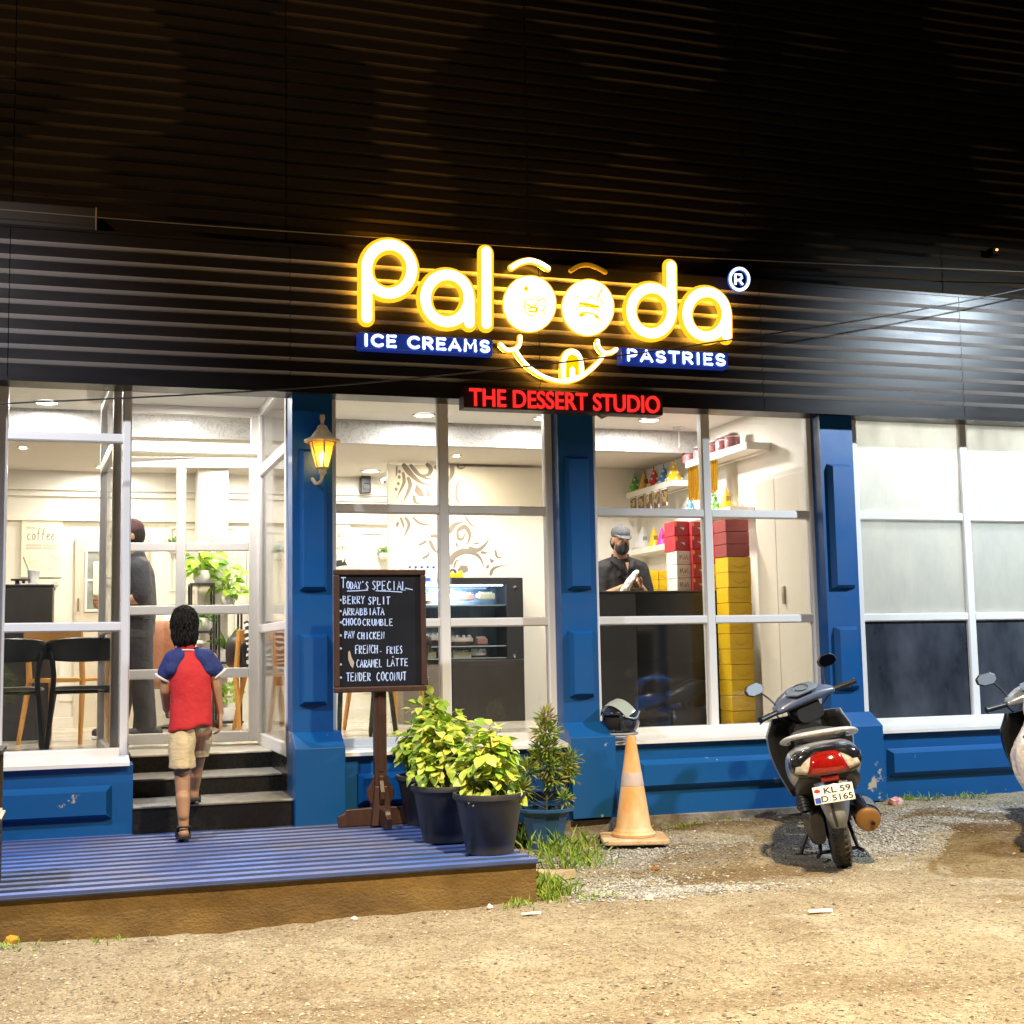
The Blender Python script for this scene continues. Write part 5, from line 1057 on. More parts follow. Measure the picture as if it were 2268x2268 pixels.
# black chairs seen from behind
def make_chair():
    t = thing('plastic_chair', 'black plastic chair with curved back nearest the entrance in the left window', 'chair', group='black chairs inside the left window')
    sh = .415; bh = .735
    q = MB(); n = 16; vs = []
    for i in range(n+1):
        x = -.23+.46*i/n; c = (x/.23)**2; zb = bh-.155+.02*c; zt = bh-.015*c-.012*c**4
        y = -.205+.10*c*.9; vs += [(x, y-.008, zb), (x, y-.010, zt-.006), (x, y, zt), (x, y+.012, zt-.006), (x, y+.012, zb), (x, y, zb-.006)]
    q.add(vs, [(i*6+k, i*6+6+k, i*6+6+(k+1) % 6, i*6+(k+1) % 6) for i in range(n) for k in range(6)]+[(0, 1, 2, 3, 4, 5), tuple(n*6+k for k in (5, 4, 3, 2, 1, 0))]); q.build('backrest', BLKC, t, smooth=50)
    q = MB(); loft(q, [(-.20, .16, sh-.02, sh+.004, 4), (-.14, .195, sh-.022, sh+.0, 5), (.10, .215, sh-.03, sh-.004, 5), (.22, .20, sh-.03, sh, 4), (.235, .17, sh-.024, sh-.006, 3)], 24); q.build('seat', mat('grey_black_seat', (.13, .135, .13), .3), t, smooth=50)
    for s in (-1, 1):
        q = MB(); q.tube(sm_line([(s*.195, -.13, bh-.09), (s*.185, -.165, bh-.18), (s*.178, -.17, sh+.06), (s*.185, -.175, sh-.05), (s*.215, -.22, 0)]), [.020]*6+[.019]*6+[.018]*6+[.018]*6+[.011], 10); q.build('leg', BLKC, t, smooth=60)
        q = MB(); q.tube([(s*.175, .16, sh-.02), (s*.20, .20, .2), (s*.215, .225, 0)], [.018, .015, .010], 10); q.build('leg', BLKC, t, smooth=60)
    q = MB(); q.tube([(-.17, -.165, sh-.035), (.17, -.165, sh-.035)], .012, 8); q.tube([(-.17, .15, sh-.04), (.17, .15, sh-.04)], .012, 8); q.build('seat_frame', BLKC, t, smooth=60)
    return t
ch = make_chair(); ch.location = (X(185, 1.3), 1.42, FLOOR)
for (u, y, rz, lab) in ((25, 1.40, 0, 'black plastic chair cut by the left edge in the left window'), (790, 1.62, 8, 'black chair whose legs show below the blackboard on the left'), (886, 1.72, -15, 'black chair whose legs show below the blackboard on the right')):
    c_ = copy_tree(ch); c_.location = (X(u, y), y, FLOOR); c_.rotation_euler = (0, 0, rad(rz)); c_['label'] = lab
    if u > 500: c_['group'] = 'black chairs behind the blackboard'
# oak chairs
def make_oak():
    t = thing('oak_chair', 'orange oak chair behind the black plastic chair in the left window', 'chair', group='oak chairs')
    for s in (-1, 1):
        q = MB(); q.tube([(s*.20, -.20, .78), (s*.20, -.16, .44), (s*.23, -.25, 0)], [.018, .022, .016], 8); q.build('leg', OAK, t, smooth=50)
        q = MB(); q.tube([(s*.20, .18, .44), (s*.24, .24, 0)], [.022, .016], 8); q.build('leg', OAK, t, smooth=50)
    q = MB(); loft(q, [(-.2, .20, .43, .46, 5), (.2, .22, .43, .46, 5)], 20); q.build('seat', OAK, t, smooth=40)
    q = MB(); q.box(-.22, .22, -.225, -.195, .70, .80); q.build('backrest', OAK, t, bevel=.008)
    return t
ok = make_oak(); ok.location = (X(150, 2.3), 2.25, FLOOR); ok.rotation_euler = (0, 0, rad(-25))
o2 = copy_tree(ok); o2.location = (X(545, 2.9), 3.0, FLOOR); o2.rotation_euler = (0, 0, rad(30)); o2['label'] = 'orange oak chair with a black and white cloth over its back behind the door'
o3 = copy_tree(ok); o3.location = (X(612, 2.9), 2.9, FLOOR); o3.rotation_euler = (0, 0, rad(-60)); o3['label'] = 'orange oak chair seen through the right return glass of the entrance'
o4 = copy_tree(ok); o4.location = (X(856, 2.3), 2.35, FLOOR); o4.rotation_euler = (0, 0, rad(20)); o4['label'] = 'orange oak chair behind the post of the blackboard stand'
q = MB(); n = 14; vs = []
for i in range(n+1):
    for j in range(9):
        x = -.20+.40*i/n; f = j/8; vs.append((x+.01*math.sin(j*2+i), -.262-.02*math.sin(i*1.1+j*.5)*f-.06*f, .86-.42*f+.015*math.sin(i*.9)))
q.add(vs, [(i*9+j, i*9+9+j, i*9+10+j, i*9+j+1) for i in range(n) for j in range(8)])
def stripes(name):
    m = mat(name, (.02, .02, .022), .8); t_, N, L, b_ = nodes(m); tc = N.new('ShaderNodeTexCoord'); wv = N.new('ShaderNodeTexWave'); wv.inputs['Scale'].default_value = 7; wv.inputs['Distortion'].default_value = 7; wv.inputs['Detail'].default_value = 1; wv.bands_direction = 'Z'
    L.new(tc.outputs['Object'], wv.inputs[0]); r = N.new('ShaderNodeValToRGB'); r.color_ramp.interpolation = 'CONSTANT'; r.color_ramp.elements[0].color = (.02, .02, .022, 1); r.color_ramp.elements[1].position = .58; r.color_ramp.elements[1].color = (.62, .62, .60, 1); L.new(wv.outputs[0], r.inputs[0]); L.new(r.outputs[0], b_.inputs['Base Color']); return m
o = q.build('draped_cloth', stripes('black_white_zebra_cloth'), smooth=180); o.location = o2.location; o.rotation_euler = o2.rotation_euler; tag(o, 'black and white striped cloth hanging over the oak chair behind the door', 'cloth'); md = o.modifiers.new('s', 'SOLIDIFY'); md.thickness = .006
t = thing('black_backpack', 'black backpack standing on the oak chair behind the door', 'bag', o2.location, rad(30))
q = MB(); loft(q, [(-.18, .13, .47, .70, 3), (-.12, .17, .47, .76, 3), (.02, .17, .47, .78, 3), (.08, .13, .48, .74, 3)], 20); q.build('bag_body', METB, t, smooth=60)
q = MB(); q.tube(sm_line([(-.04, -.05, .77), (0, -.05, .83), (.04, -.05, .77)]), .008, 6); q.build('handle', METB, t)
# brown armchair, white table with lamp
t = thing('leather_armchair', 'brown leather armchair behind the boy through the glass door', 'armchair', (X(352, 3.3), 3.3, FLOOR), rad(20))
q = MB(); loft(q, [(-.20, .23, .36, .86, 5), (-.14, .25, .34, .90, 5), (-.09, .24, .36, .88, 5)], 24); q.build('backrest', LEATH, t, smooth=60, subd=1)
q = MB(); loft(q, [(-.12, .25, .34, .46, 5), (.25, .27, .34, .47, 5), (.29, .25, .35, .45, 5)], 24); q.build('seat', LEATH, t, smooth=60)
for s in (-1, 1):
    q = MB(); q.tube(sm_line([(s*.27, -.12, .62), (s*.29, .05, .60), (s*.28, .25, .57)]), .016, 8); q.build('armrest', mat('dark_walnut', (.06, .025, .015), .4), t, smooth=60)
    for y in (-.15, .24): q = MB(); q.tube([(s*.23, y, .36), (s*.27, y*1.15, 0)], [.022, .013], 8); q.build('leg', METB, t, smooth=60)
t = thing('cafe_table', 'white cafe table behind the boy with a white lamp on it', 'table', (X(388, 3.7), 3.75, FLOOR))
q = MB(); q.lathe([(.001, .70), (.28, .70), (.285, .71), (.28, .73), (.001, .73)], 32); q.build('table_top', WPOT, t, smooth=40)
q = MB(); q.lathe([(.16, 0), (.16, .012), (.03, .03), (.025, .70)], 20); q.build('pedestal', METB, t, smooth=40)
t = thing('table_lamp', 'small white cone shaded lamp on the cafe table behind the boy', 'lamp', (X(376, 3.6), 3.6, FLOOR+.731))
q = MB(); q.lathe([(.09, .10), (.045, .22), (.04, .22), (.085, .10)], 20); q.build('lamp_shade', WPOT, t, smooth=60)
q = MB(); q.lathe([(.001, 0), (.05, 0), (.05, .01), (.012, .02), (.012, .16)], 16); q.build('lamp_base', WPOT, t, smooth=60)
# posters
def poster(u0, u1, v0, v1, label, y=BY-.014, wide=0):
    a, c = atY(u0, v0, y), atY(u1, v1, y); t = thing('wall_poster', label, 'poster', ((a.x+c.x)/2, y, c.z))
    q = MB(); q.box(a.x-wide, c.x, y-.012, y, c.z, a.z); q.build('sheet', PAPER, t, world=True, bevel=.003); return t, a, c, y-.0135
def zc1(x, y): return (x/6.9, 1140+y/6.9)           # pixels of the enlarged poster view
t, a, c, yy = poster(48, 138, 1151, 1279, 'cream coffee poster with a drawn cup and jug on the back wall')
q = MB(); pa, pb = atY(*zc1(410, 385), yy), atY(*zc1(850, 275), yy); add_strokes(q, 'coffee', pa.x, pb.x, pa.z, pa.z+(pb.z-pa.z)*1.35, yy, .004, .02); q.build('poster_lettering', GREYI, t, world=True)
q = MB()
for (x0_, x1_, y0_, y1_) in ((405, 545, 182, 212), (405, 640, 450, 480), (655, 865, 450, 480), (405, 640, 495, 522), (655, 855, 495, 522)):
    pa, pb = atY(*zc1(x0_, y1_), yy), atY(*zc1(x1_, y0_), yy); q.box(pa.x, pb.x, yy-.0005, yy, pa.z, pb.z)
q.build('poster_small_print', PALEI, t, world=True)
q = MB()
for pts in (((460, 715), (470, 770), (520, 805), (555, 800), (570, 740), (568, 705), (460, 715)), ((670, 605), (780, 600), (800, 640), (840, 700), (845, 780), (810, 815), (680, 812), (640, 770), (650, 690), (680, 640), (670, 605)), ((800, 635), (845, 635), (875, 710))): q.tube([atY(*zc1(*p), yy) for p in pts], .0022, 5, up=(0, 1, 0), flat=(.3, 1))
q.build('poster_drawing', PALEI, t, world=True)
t, a, c, yy = poster(84, 131, 1283, 1297, 'small cream notice strip below the coffee poster'); q = MB(); pa, pb = atY(117, 1294, yy), atY(129, 1289, yy); q.box(pa.x, pb.x, yy-.0005, yy, pa.z, pb.z); q.build('poster_small_print', PALEI, t, world=True)
t, a, c, yy = poster(500, 545, 1183, 1302, 'pale poster with rows of grey print right of the leafy plants behind the door')
q = MB()
for k in range(9):
    for (u0, u1) in ((507, 519), (522, 538)): pa, pb = atY(u0, 1200+k*10, yy), atY(u1-(k*5 % 4), 1194+k*10, yy); q.box(pa.x, pb.x, yy-.0005, yy, pa.z, pb.z)
q.build('poster_small_print', PALEI, t, world=True)
t, a, c, yy = poster(742, 776, 1158, 1290, 'white poster with hand lettering and a black ribbon beside the left pillar window', wide=.10)
q = MB()
for txt, u0, u1, v0, v1 in (('ESS', 746, 768, 1166, 1177), ('OLD', 746, 762, 1181, 1191), ('e', 746, 752, 1209, 1217)): pa, pb = atY(u0, v1, yy), atY(u1, v0, yy); add_strokes(q, txt, pa.x, pb.x, pa.z, pb.z, yy, .0035, .03)
pa = atY(752, 1217, yy); pb = atY(768, 1209, yy)
for k in range(2): q.tube([(pa.x+(pb.x-pa.x)*x_, yy, pa.z+(pb.z-pa.z)*z_) for x_, z_ in ((.0+.5*k, 0), (.0+.5*k, 1), (.12+.5*k, 1), (.22+.5*k, 0), (.3+.5*k, 1), (.42+.5*k, .9), (.44+.5*k, 0))], .003, 5, up=(0, 1, 0), flat=(.3, 1))
q.build('poster_lettering', GREYI, t, world=True)
q = MB(); q.add([atY(u, v, yy) for u, v in ((742, 1242), (757, 1240), (759, 1246), (767, 1232), (764, 1243), (770, 1252), (757, 1253), (742, 1256))], [list(range(8))]); q.build('ribbon', BLKI, t, world=True)
# wall planters
def planter(u, v, label, s=1.0):
    p = atY(u, v, BY-.06); t = thing('wall_planter', label, 'planter', p, group='small white planters on the back wall')
    q = MB(); q.lathe([(.001, -.045), (.025, -.043), (.042, -.02), (.048, .01), (.046, .03), (.040, .03)], 18); q.build('pot', WPOT, t, smooth=60)
    q = MB(); R = random.Random(int(u))
    for _ in range(110):
        d = V((R.gauss(0, 1), R.gauss(0, .7), abs(R.gauss(.5, .7)))).normalized(); q.leaf(V((0, 0, .03))+d*R.uniform(.0, .055), d, (0, -1, 1), R.uniform(.02, .042)*s, .012, .1)
    q.build('foliage', FERN, t)
planter(384, 1216, 'white wall planter with green tuft between the dark clothed man and the leafy rack'); planter(617, 1232, 'white wall planter seen through the right return glass of the entrance'); planter(851, 1232, 'white wall planter left of the flowered screen')
# black plant rack with potted plants
ry = 3.55; rx0, rx1 = X(424, ry), X(474, ry); r2a, r2b = X(486, ry), X(522, ry)
t = thing('plant_rack', 'black metal rack of potted plants seen through the glass door', 'plant rack', (rx0, ry, FLOOR))
zA = Zv(1291, ry, 450)-FLOOR; zB = Zv(1397, ry, 450)-FLOOR; zC = Zv(1341, ry, 500)-FLOOR; zD = Zv(1466, ry, 500)-FLOOR
q = MB(); W1 = rx1-rx0; g0, g1 = r2a-rx0, r2b-rx0+.05
for x in (0, W1):
    for y in (0, .26): q.box(x-.009, x+.009, y, y+.018, 0, zA)
for x in (g0, g1):
    for y in (0, .26): q.box(x-.009, x+.009, y, y+.018, 0, zC)
q.build('frame', METB, t)
for x0_, x1_, z in ((-.009, W1+.009, zA), (-.009, W1+.009, zB), (g0-.009, g1+.009, zC), (g0-.02, g1+.01, zD), (-.009, g1+.02, .045)):
    q = MB(); q.box(x0_, x1_, -.004, .285, z-.018, z); q.build('shelf', METB, t, bevel=.003)
def potplant(u, zb, label, kind, s=1.0, y=None, square=False):
    y = y or ry+.12; t = thing('potted_plant', label, 'potted plant', (X(u, y), y, zb)); R = random.Random(int(u*7+zb*100))
    q = MB()
    if square: q.box(-.062*s, .062*s, -.06*s, .06*s, 0, .095*s)
    else: q.lathe([(.001, 0), (.045*s, 0), (.066*s, .03*s), (.070*s, .07*s), (.060*s, .105*s), (.052*s, .105*s), (.05*s, .09*s)], 20)
    q.build('pot', WPOT, t, smooth=45, bevel=.004 if square else 0)
    q = MB(); h = .10*s
    if kind == 'pothos':
        for _ in range(46):
            a = R.uniform(0, 2*PI); r = abs(R.gauss(0, .10))*s; z = h+R.uniform(0, .30)*s*(1-r/.35); d = V((math.cos(a), math.sin(a)*.7, R.uniform(-.7, .5))); q.leaf((r*math.cos(a), r*math.sin(a)*.7, z), d, (0, -.6, 1), R.uniform(.09, .15)*s, R.uniform(.055, .085)*s, .25, .3)
            if R.random() < .6: q.tube(sm_line([(0, 0, h-.02), (r*.6*math.cos(a), r*.4*math.sin(a), z*.8+h*.2), (r*math.cos(a), r*math.sin(a)*.7, z)], 4), .0025, 4)
    elif kind == 'spiky':
        for _ in range(34):
            a = R.uniform(0, 2*PI); L_ = R.uniform(.12, .22)*s; e = R.uniform(.3, 1.2); d = V((math.cos(a)*math.cos(e), math.sin(a)*math.cos(e)*.8, math.sin(e))); q.leaf((0, 0, h-.01), d, (0, -1, .6), L_, .020, R.uniform(.1, .4))
    elif kind == 'fern':
        for _ in range(130):
            a = R.uniform(0, 2*PI); e = R.uniform(-.4, 1.2); d = V((math.cos(a)*math.cos(e), math.sin(a)*math.cos(e)*.8, math.sin(e))); q.leaf(V((0, 0, h))+d*R.uniform(0, .09)*s, d, (0, -1, .6), R.uniform(.05, .09)*s, .013, .3)
    else:
        for _ in range(30):
            a = R.uniform(0, 2*PI); r = abs(R.gauss(.03, .05))*s; z = h+R.uniform(.02, .17)*s; q.leaf((r*math.cos(a), r*math.sin(a), z), (math.cos(a), math.sin(a), .4), (0, -1, 1), .055*s, .055*s, .1, .2)
    q.build('foliage', FERN if kind in ('fern', 'spiky') else LIME, t)
fz = FLOOR
potplant(447, fz+zA+.001, 'large pale green climbing plant in a ribbed white pot on top of the rack', 'pothos', 1.05); potplant(505, fz+zC+.001, 'bushy pale green plant in a white pot on the lower right rack top', 'pothos', .92)
potplant(452, fz+zB+.001, 'feathery fern in a white pot on the rack shelf beside the boy', 'fern', 1.05); potplant(500, fz+zD+.001, 'spiky plant in a square white pot on the rack beside the boy', 'spiky', 1.1, square=True); potplant(508, fz+.046, 'round leaved plant in a square white pot at the foot of the rack', 'round', 1.15, square=True)
# speaker, camera
p = atY(809, 1072, BY-.08); q = MB(); q.box(-.045, .045, -.05, .05, -.085, .085); q.lathe([(.001, -.0), (.03, -.0), (.034, .004)], 18, c=(0, -.052, -.03), M=Matrix.Rotation(rad(90), 4, 'X')); o = tag(q.build('wall_speaker', METB, bevel=.006), 'black wall speaker on the back wall above the white planter', 'speaker'); o.location = p
p = atY(855, 1062, 3.95); t = thing('security_camera', 'small white security camera near the top left of the flowered screen', 'camera', p)
q = MB(); q.cap((-.03, -.05, -.02), (.03, .05, .02), .028, .028, 14); q.build('housing', WPOT, t, smooth=180); q = MB(); q.ell((-.034, -.075, -.03), (.016, .010, .016), 12, 8); q.build('lens', BLKI, t, smooth=180); q = MB(); q.tube([(.02, .04, 0), (.03, .06, .13)], .010, 8); q.build('bracket', WPOT, t)
# ------------------------------------------------------------------ flowered screen
fy = 3.22; sx0_, sx1_ = X(866, fy), X(1206, fy)
t = thing('flowered_screen', 'white screen cut with grey floral scrolls behind the display fridge', 'screen', (sx0_, fy, FLOOR))
q = MB(); q.box(sx0_, sx1_, fy, fy+.02, FLOOR, 2.79); q.build('panel', mat('white_screen_panel', (.80, .77, .68), .5), t, world=True)
q = MB(); q.box(sx0_-.02, sx0_-.001, fy-.01, fy+.04, FLOOR, 2.80); q.build('edge_post', CREAM, t, world=True)
def zf(x, y): return atY(720+x/3.715, 860+y/3.715, fy-.0015)
SCR = mat('grey_cut_out', (.25, .22, .19), .7)
q = MB()
def scroll(pts, w0, w1=None, k=8):
    P = sm_line([zf(*p) for p in pts], k); m = len(P)
    R_ = [max(.002, 1.55*(w0+((w1 or 0)-w0)*i/m)*math.sin(PI*min(i/m*1.0+.08, .97))**.7) for i in range(m)]
    q.tube(P, R_, 6, up=(0, 1, 0), flat=(.06, 1))
def lf(*pts): q.add([zf(*p) for p in pts], [list(range(len(pts)))])
for a_ in (([(640, 620), (700, 700), (800, 780), (930, 800)], .026), ([(700, 625), (760, 700), (850, 745), (900, 715)], .018), ([(830, 620), (870, 660), (850, 710), (790, 710), (740, 650)], .022), ([(590, 640), (588, 700), (580, 730)], .010), ([(680, 730), (700, 800), (660, 900), (630, 940)], .020), ([(640, 690), (650, 770), (610, 860), (585, 920)], .016), ([(900, 640), (960, 680), (1040, 640)], .02), ([(1040, 620), (1045, 700), (1000, 780), (930, 800)], .022),
           ([(1090, 625), (1100, 655), (1140, 655), (1165, 625)], .012), ([(1110, 945), (1080, 900), (1085, 800), (1120, 755), (1145, 775)], .011), ([(730, 880), (745, 940), (800, 945)], .016), ([(660, 1060), (690, 1120), (660, 1200), (635, 1250)], .016), ([(620, 1060), (645, 1130), (640, 1160)], .012), ([(720, 1060), (780, 1110), (860, 1130), (870, 1180)], .012), ([(600, 1100), (590, 1150)], .014),
           ([(865, 1215), (930, 1220), (950, 1290), (905, 1310)], .018), ([(860, 1250), (900, 1330), (960, 1370)], .018), ([(1020, 1190), (1070, 1120), (1160, 1100)], .024), ([(1090, 1160), (1095, 1230), (1130, 1240), (1150, 1190), (1120, 1160)], .016), ([(1090, 1170), (1150, 1140), (1190, 1200), (1170, 1280), (1120, 1320)], .022), ([(1150, 1050), (1200, 1120), (1270, 1165)], .010), ([(1180, 1310), (1260, 1330), (1330, 1270), (1355, 1210)], .020), ([(1080, 1270), (1090, 1320)], .012),
           ([(1030, 1450), (1060, 1380), (1150, 1340), (1250, 1370), (1300, 1450), (1290, 1540)], .030), ([(1060, 1480), (1080, 1420), (1130, 1415)], .010), ([(1330, 1480), (1350, 1450)], .014), ([(1400, 1330), (1420, 1390), (1490, 1380)], .012), ([(1360, 1540), (1390, 1480), (1500, 1450)], .016), ([(1280, 1350), (1345, 1355)], .014), ([(770, 1290), (830, 1260), (790, 1250)], .012), ([(800, 1400), (850, 1370), (850, 1310)], .014)): scroll(*a_)
for l in (((750, 790), (800, 840), (820, 890), (770, 890), (735, 845)), ((830, 830), (860, 860), (865, 900), (840, 880)), ((910, 850), (940, 830), (935, 870)), ((1205, 1280), (1260, 1265), (1280, 1275), (1240, 1285)), ((1090, 1490), (1120, 1455), (1170, 1460), (1180, 1500), (1150, 1520), (1100, 1515)), ((1350, 1395), (1395, 1420), (1365, 1440))): lf(*l)
for p_ in ((612, 685), (610, 730), (603, 785), (585, 830)): q.ell(zf(*p_), (.013, .001, .016), 10, 6)
q.build('floral_pattern', SCR, t, world=True)
# ------------------------------------------------------------------ display fridge on its counter
gy = 2.88; gx0, gx1 = X(893, gy), X(1158, gy); gm = X(1121, gy); zf_ = Zv(1597, gy, 1150); ztop = Zv(1279, gy, 1100); zg0, zg1 = Zv(1462, gy, 1050), Zv(1294, gy, 1050)
t = thing('display_fridge', 'black display fridge of cakes on glass shelves in the middle window', 'display fridge', (gx0, gy, FLOOR))
q = MB(); q.box(X(1000, gy), gx1, gy, gy+.34, FLOOR, zg0-.001); q.build('base', DKLAM, t, world=True, bevel=.004)
q = MB(); q.box(gx0, X(999, gy), gy+.03, gy+.34, FLOOR, zg0-.03); q.build('counter', mat('brown_grey_laminate', (.16, .135, .11), .45, var=.3, vs=9), t, world=True, bevel=.004)
q = MB(); q.box(gm, gx1, gy-.004, gy+.32, zg0, ztop); q.box(X(1000, gy), gm-.001, gy-.002, gy+.30, zg1, ztop); q.build('case', METB, t, world=True, bevel=.004)
q = MB(); q.box(gx0, gm, gy+.29, gy+.30, zg0, zg1); q.build('back_panel', mat('blue_mirror_back', (.10, .20, .36), .12, .4, var=.6, vs=6, vcol=(.45, .58, .68), stretch=(1.6, 1, .2)), t, world=True)
for z in (Zv(1339, gy, 1050), Zv(1374, gy, 1050), Zv(1430, gy, 1050), zg0+.02): q = MB(); q.box(gx0, gm-.001, gy+.03, gy+.285, z-.010, z); q.build('shelf', mat('pale_glass_shelf', (.60, .72, .74), .15), t, world=True)
q = MB(); q.box(gx0, gm-.001, gy+.006, gy+.012, zg0, zg1); q.build('glass_front', GLASSD, t, world=True)
for v in (1301, 1452): q = MB(); p = atY(1140, v, gy-.006); q.lathe([(.001, 0), (.014, 0), (.016, .008), (.001, .012)], 14, c=p, M=Matrix.Rotation(rad(90), 4, 'X')); q.build('knob', CHROME, t, world=True, smooth=60)
q = MB(); q.box(gx0+.02, gm-.02, gy+.03, gy+.05, zg1-.012, zg1-.003); q.build('light_strip', emit('cool_strip', (.75, .90, 1), 12), t, world=True)
lamp('fridge_light', 'AREA', ((gx0+gm)/2, gy+.12, zg1-.02), 24, (.75, .9, 1), .2)
CK = [mat('pink_icing', (.62, .30, .26), .4), mat('cream_icing', (.72, .66, .44), .45), mat('white_icing', (.80, .78, .74), .4), mat('chocolate', (.10, .04, .025), .35)]
def cake(u, v, kind, label, w_=.10):
    p = atY(u, v, gy+.14); t = thing('cake', label, 'cake', (p.x, gy+.14, p.z), group='cakes in the display fridge')
    q = MB()
    if kind < 2:
        q.box(-w_, w_, -.06, .06, 0, .052); q.build('sponge', CK[kind], t, bevel=.008)
        q = MB(); [q.ell((x, 0, .058), (.014, .014, .011), 8, 6) for x in (-w_*.7, -w_*.35, 0, w_*.35, w_*.7)]; q.build('icing', CK[2], t, smooth=180)
    else:
        q = MB(); q.lathe([(.001, 0), (w_, 0), (w_, .025), (.001, .025)], 24); q.build('sponge', CK[3], t, smooth=40); q = MB(); q.lathe([(w_*1.01, .026), (w_*1.02, .05), (w_*.9, .062), (.001, .064)], 24)
        for k in range(8): q.ell((w_*.75*math.cos(k*PI/4), w_*.75*math.sin(k*PI/4), .068), .015, 8, 6)
        q.build('icing', CK[2], t, smooth=60)
cake(1022, 1330, 0, 'long pink cake on the upper fridge shelf'); cake(1075, 1328, 1, 'long cream cake on the upper fridge shelf beside the pink one', .07); cake(1022, 1428, 2, 'round white iced cake on the second lowest fridge shelf'); cake(1065, 1427, 0, 'small pink and white cake beside the round white one on the lower fridge shelf', .045)
cake(955, 1425, 2, 'round white cake at the left of the lower fridge shelf', .08); cake(1020, 1458, 1, 'pale yellow cake on the fridge floor', .08); cake(1060, 1458, 2, 'frilly white cake on the fridge floor', .07); cake(945, 1458, 1, 'pale yellow cake at the left end of the fridge floor', .07); cake(940, 1338, 2, 'tall white cake at the left end of the upper fridge shelf', .07)
CLR = mat('clear_bottle_plastic', (.62, .70, .78), .12, spec=.6); CAPB = mat('blue_cap', (.05, .10, .55), .4)
for k in range(7):
    y = gy+.10; p = atY(908+k*13.2, 1289, y); t = thing('water_bottle', 'clear water bottle with blue cap in the row beside the blackboard top', 'bottle', (p.x, y, ztop+.001 if p.x > X(1000, gy) else zg1+.004), group='water bottles in a row on the fridge')
    q = MB(); q.lathe([(.001, 0), (.022, 0), (.023, .01), (.023, .10), (.010, .13), (.010, .14)], 16); q.build('bottle_body', CLR, t, smooth=50); q = MB(); q.lathe([(.0115, .138), (.0115, .156), (.001, .157)], 14); q.build('cap', CAPB, t, smooth=50); q = MB(); q.lathe([(.0236, .025), (.0236, .055)], 16); q.build('bottle_label', CAPB if k % 2 else WPOT, t, smooth=180)
p = atY(1012, 1279, gy+.06); t = thing('tape_dispenser', 'bright yellow tape dispenser on top of the display fridge', 'tape dispenser', (p.x, gy+.06, ztop+.001)); q = MB(); q.prism([(-.06, 0), (.055, 0), (.05, .06), (.035, .06), (.02, .035), (-.01, .04), (-.03, .03), (-.06, .05)], .05); q.build('body', mat('bright_yellow_plastic', (.85, .58, .01), .35), t, bevel=.003); q = MB(); q.lathe([(.018, 0), (.032, 0), (.032, .03), (.018, .03)], 20, c=(-.03, .04, .045), M=Matrix.Rotation(rad(90), 4, 'X')); q.build('tape_roll', mat('brown_tape', (.16, .07, .02), .3), t, smooth=40)
p = atY(1190, 1512, 3.29); t = thing('wall_socket', 'white wall socket strip with two black plugs beside the fridge', 'socket', p); q = MB(); q.box(-.10, .10, -.012, .008, -.035, .035); q.build('plate', WPOT, t, bevel=.004)
for x in (-.075, .01): q = MB(); q.lathe([(.016, 0), (.018, .02), (.008, .045)], 14, c=(x, -.012, 0), M=Matrix.Rotation(rad(90), 4, 'X')); q.build('plug', METB, t, smooth=50)
q = MB(); q.tube(sm_line([(.01, -.05, -.01), (.0, -.07, -.12), (-.06, -.06, -.22), (-.16, -.05, -.25)]), .004, 6); q.build('cord', WPOT, t, smooth=180)
# ------------------------------------------------------------------ till counter, boxes, shelves at the right
ky = 1.35; kx0, kxm, kx1 = X(1318, ky), X(1404, ky), X(1612, ky); kz = Zv(1313, ky, 1450)
t = thing('sales_counter', 'black sales counter in front of the masked assistant', 'counter', (kx0, ky, FLOOR))
q = MB(); q.box(kxm, kx1, ky, ky+.40, FLOOR, kz); q.build('cabinet', mat('black_gloss_laminate', (.013, .012, .012), .2, var=.3, vs=20), t, world=True, bevel=.004)
q = MB(); q.box(kx0-.25, kxm-.002, ky-.03, ky+.40, FLOOR, kz-.004); q.build('side_cabinet', mat('grey_black_laminate', (.045, .045, .048), .35, var=.3, vs=20), t, world=True, bevel=.004)
q = MB(); q.box(kx0-.26, kx1+.006, ky-.036, ky+.41, kz+.001, kz+.014); q.build('counter_top', DKLAM, t, world=True, bevel=.003)
q = MB(); q.box(kxm+.02, kx1-.06, ky-.004, ky-.0005, FLOOR+.12, kz-.16); q.build('front_panel', mat('black_gloss_panel', (.010, .010, .011), .10), t, world=True)
YBOX = mat('yellow_card', (.80, .50, .005), .5, var=.15, vs=4, vcol=(.68, .40, .0)); YDARK = mat('dark_yellow_edge', (.40, .22, .0), .6); MBOX = mat('maroon_card', (.30, .050, .045), .55); RBOX = mat('red_card', (.55, .030, .045), .5); WBOX = mat('white_card', (.78, .77, .74), .5); FLAP = mat('dark_flap_gap', (.05, .03, .01), .8)
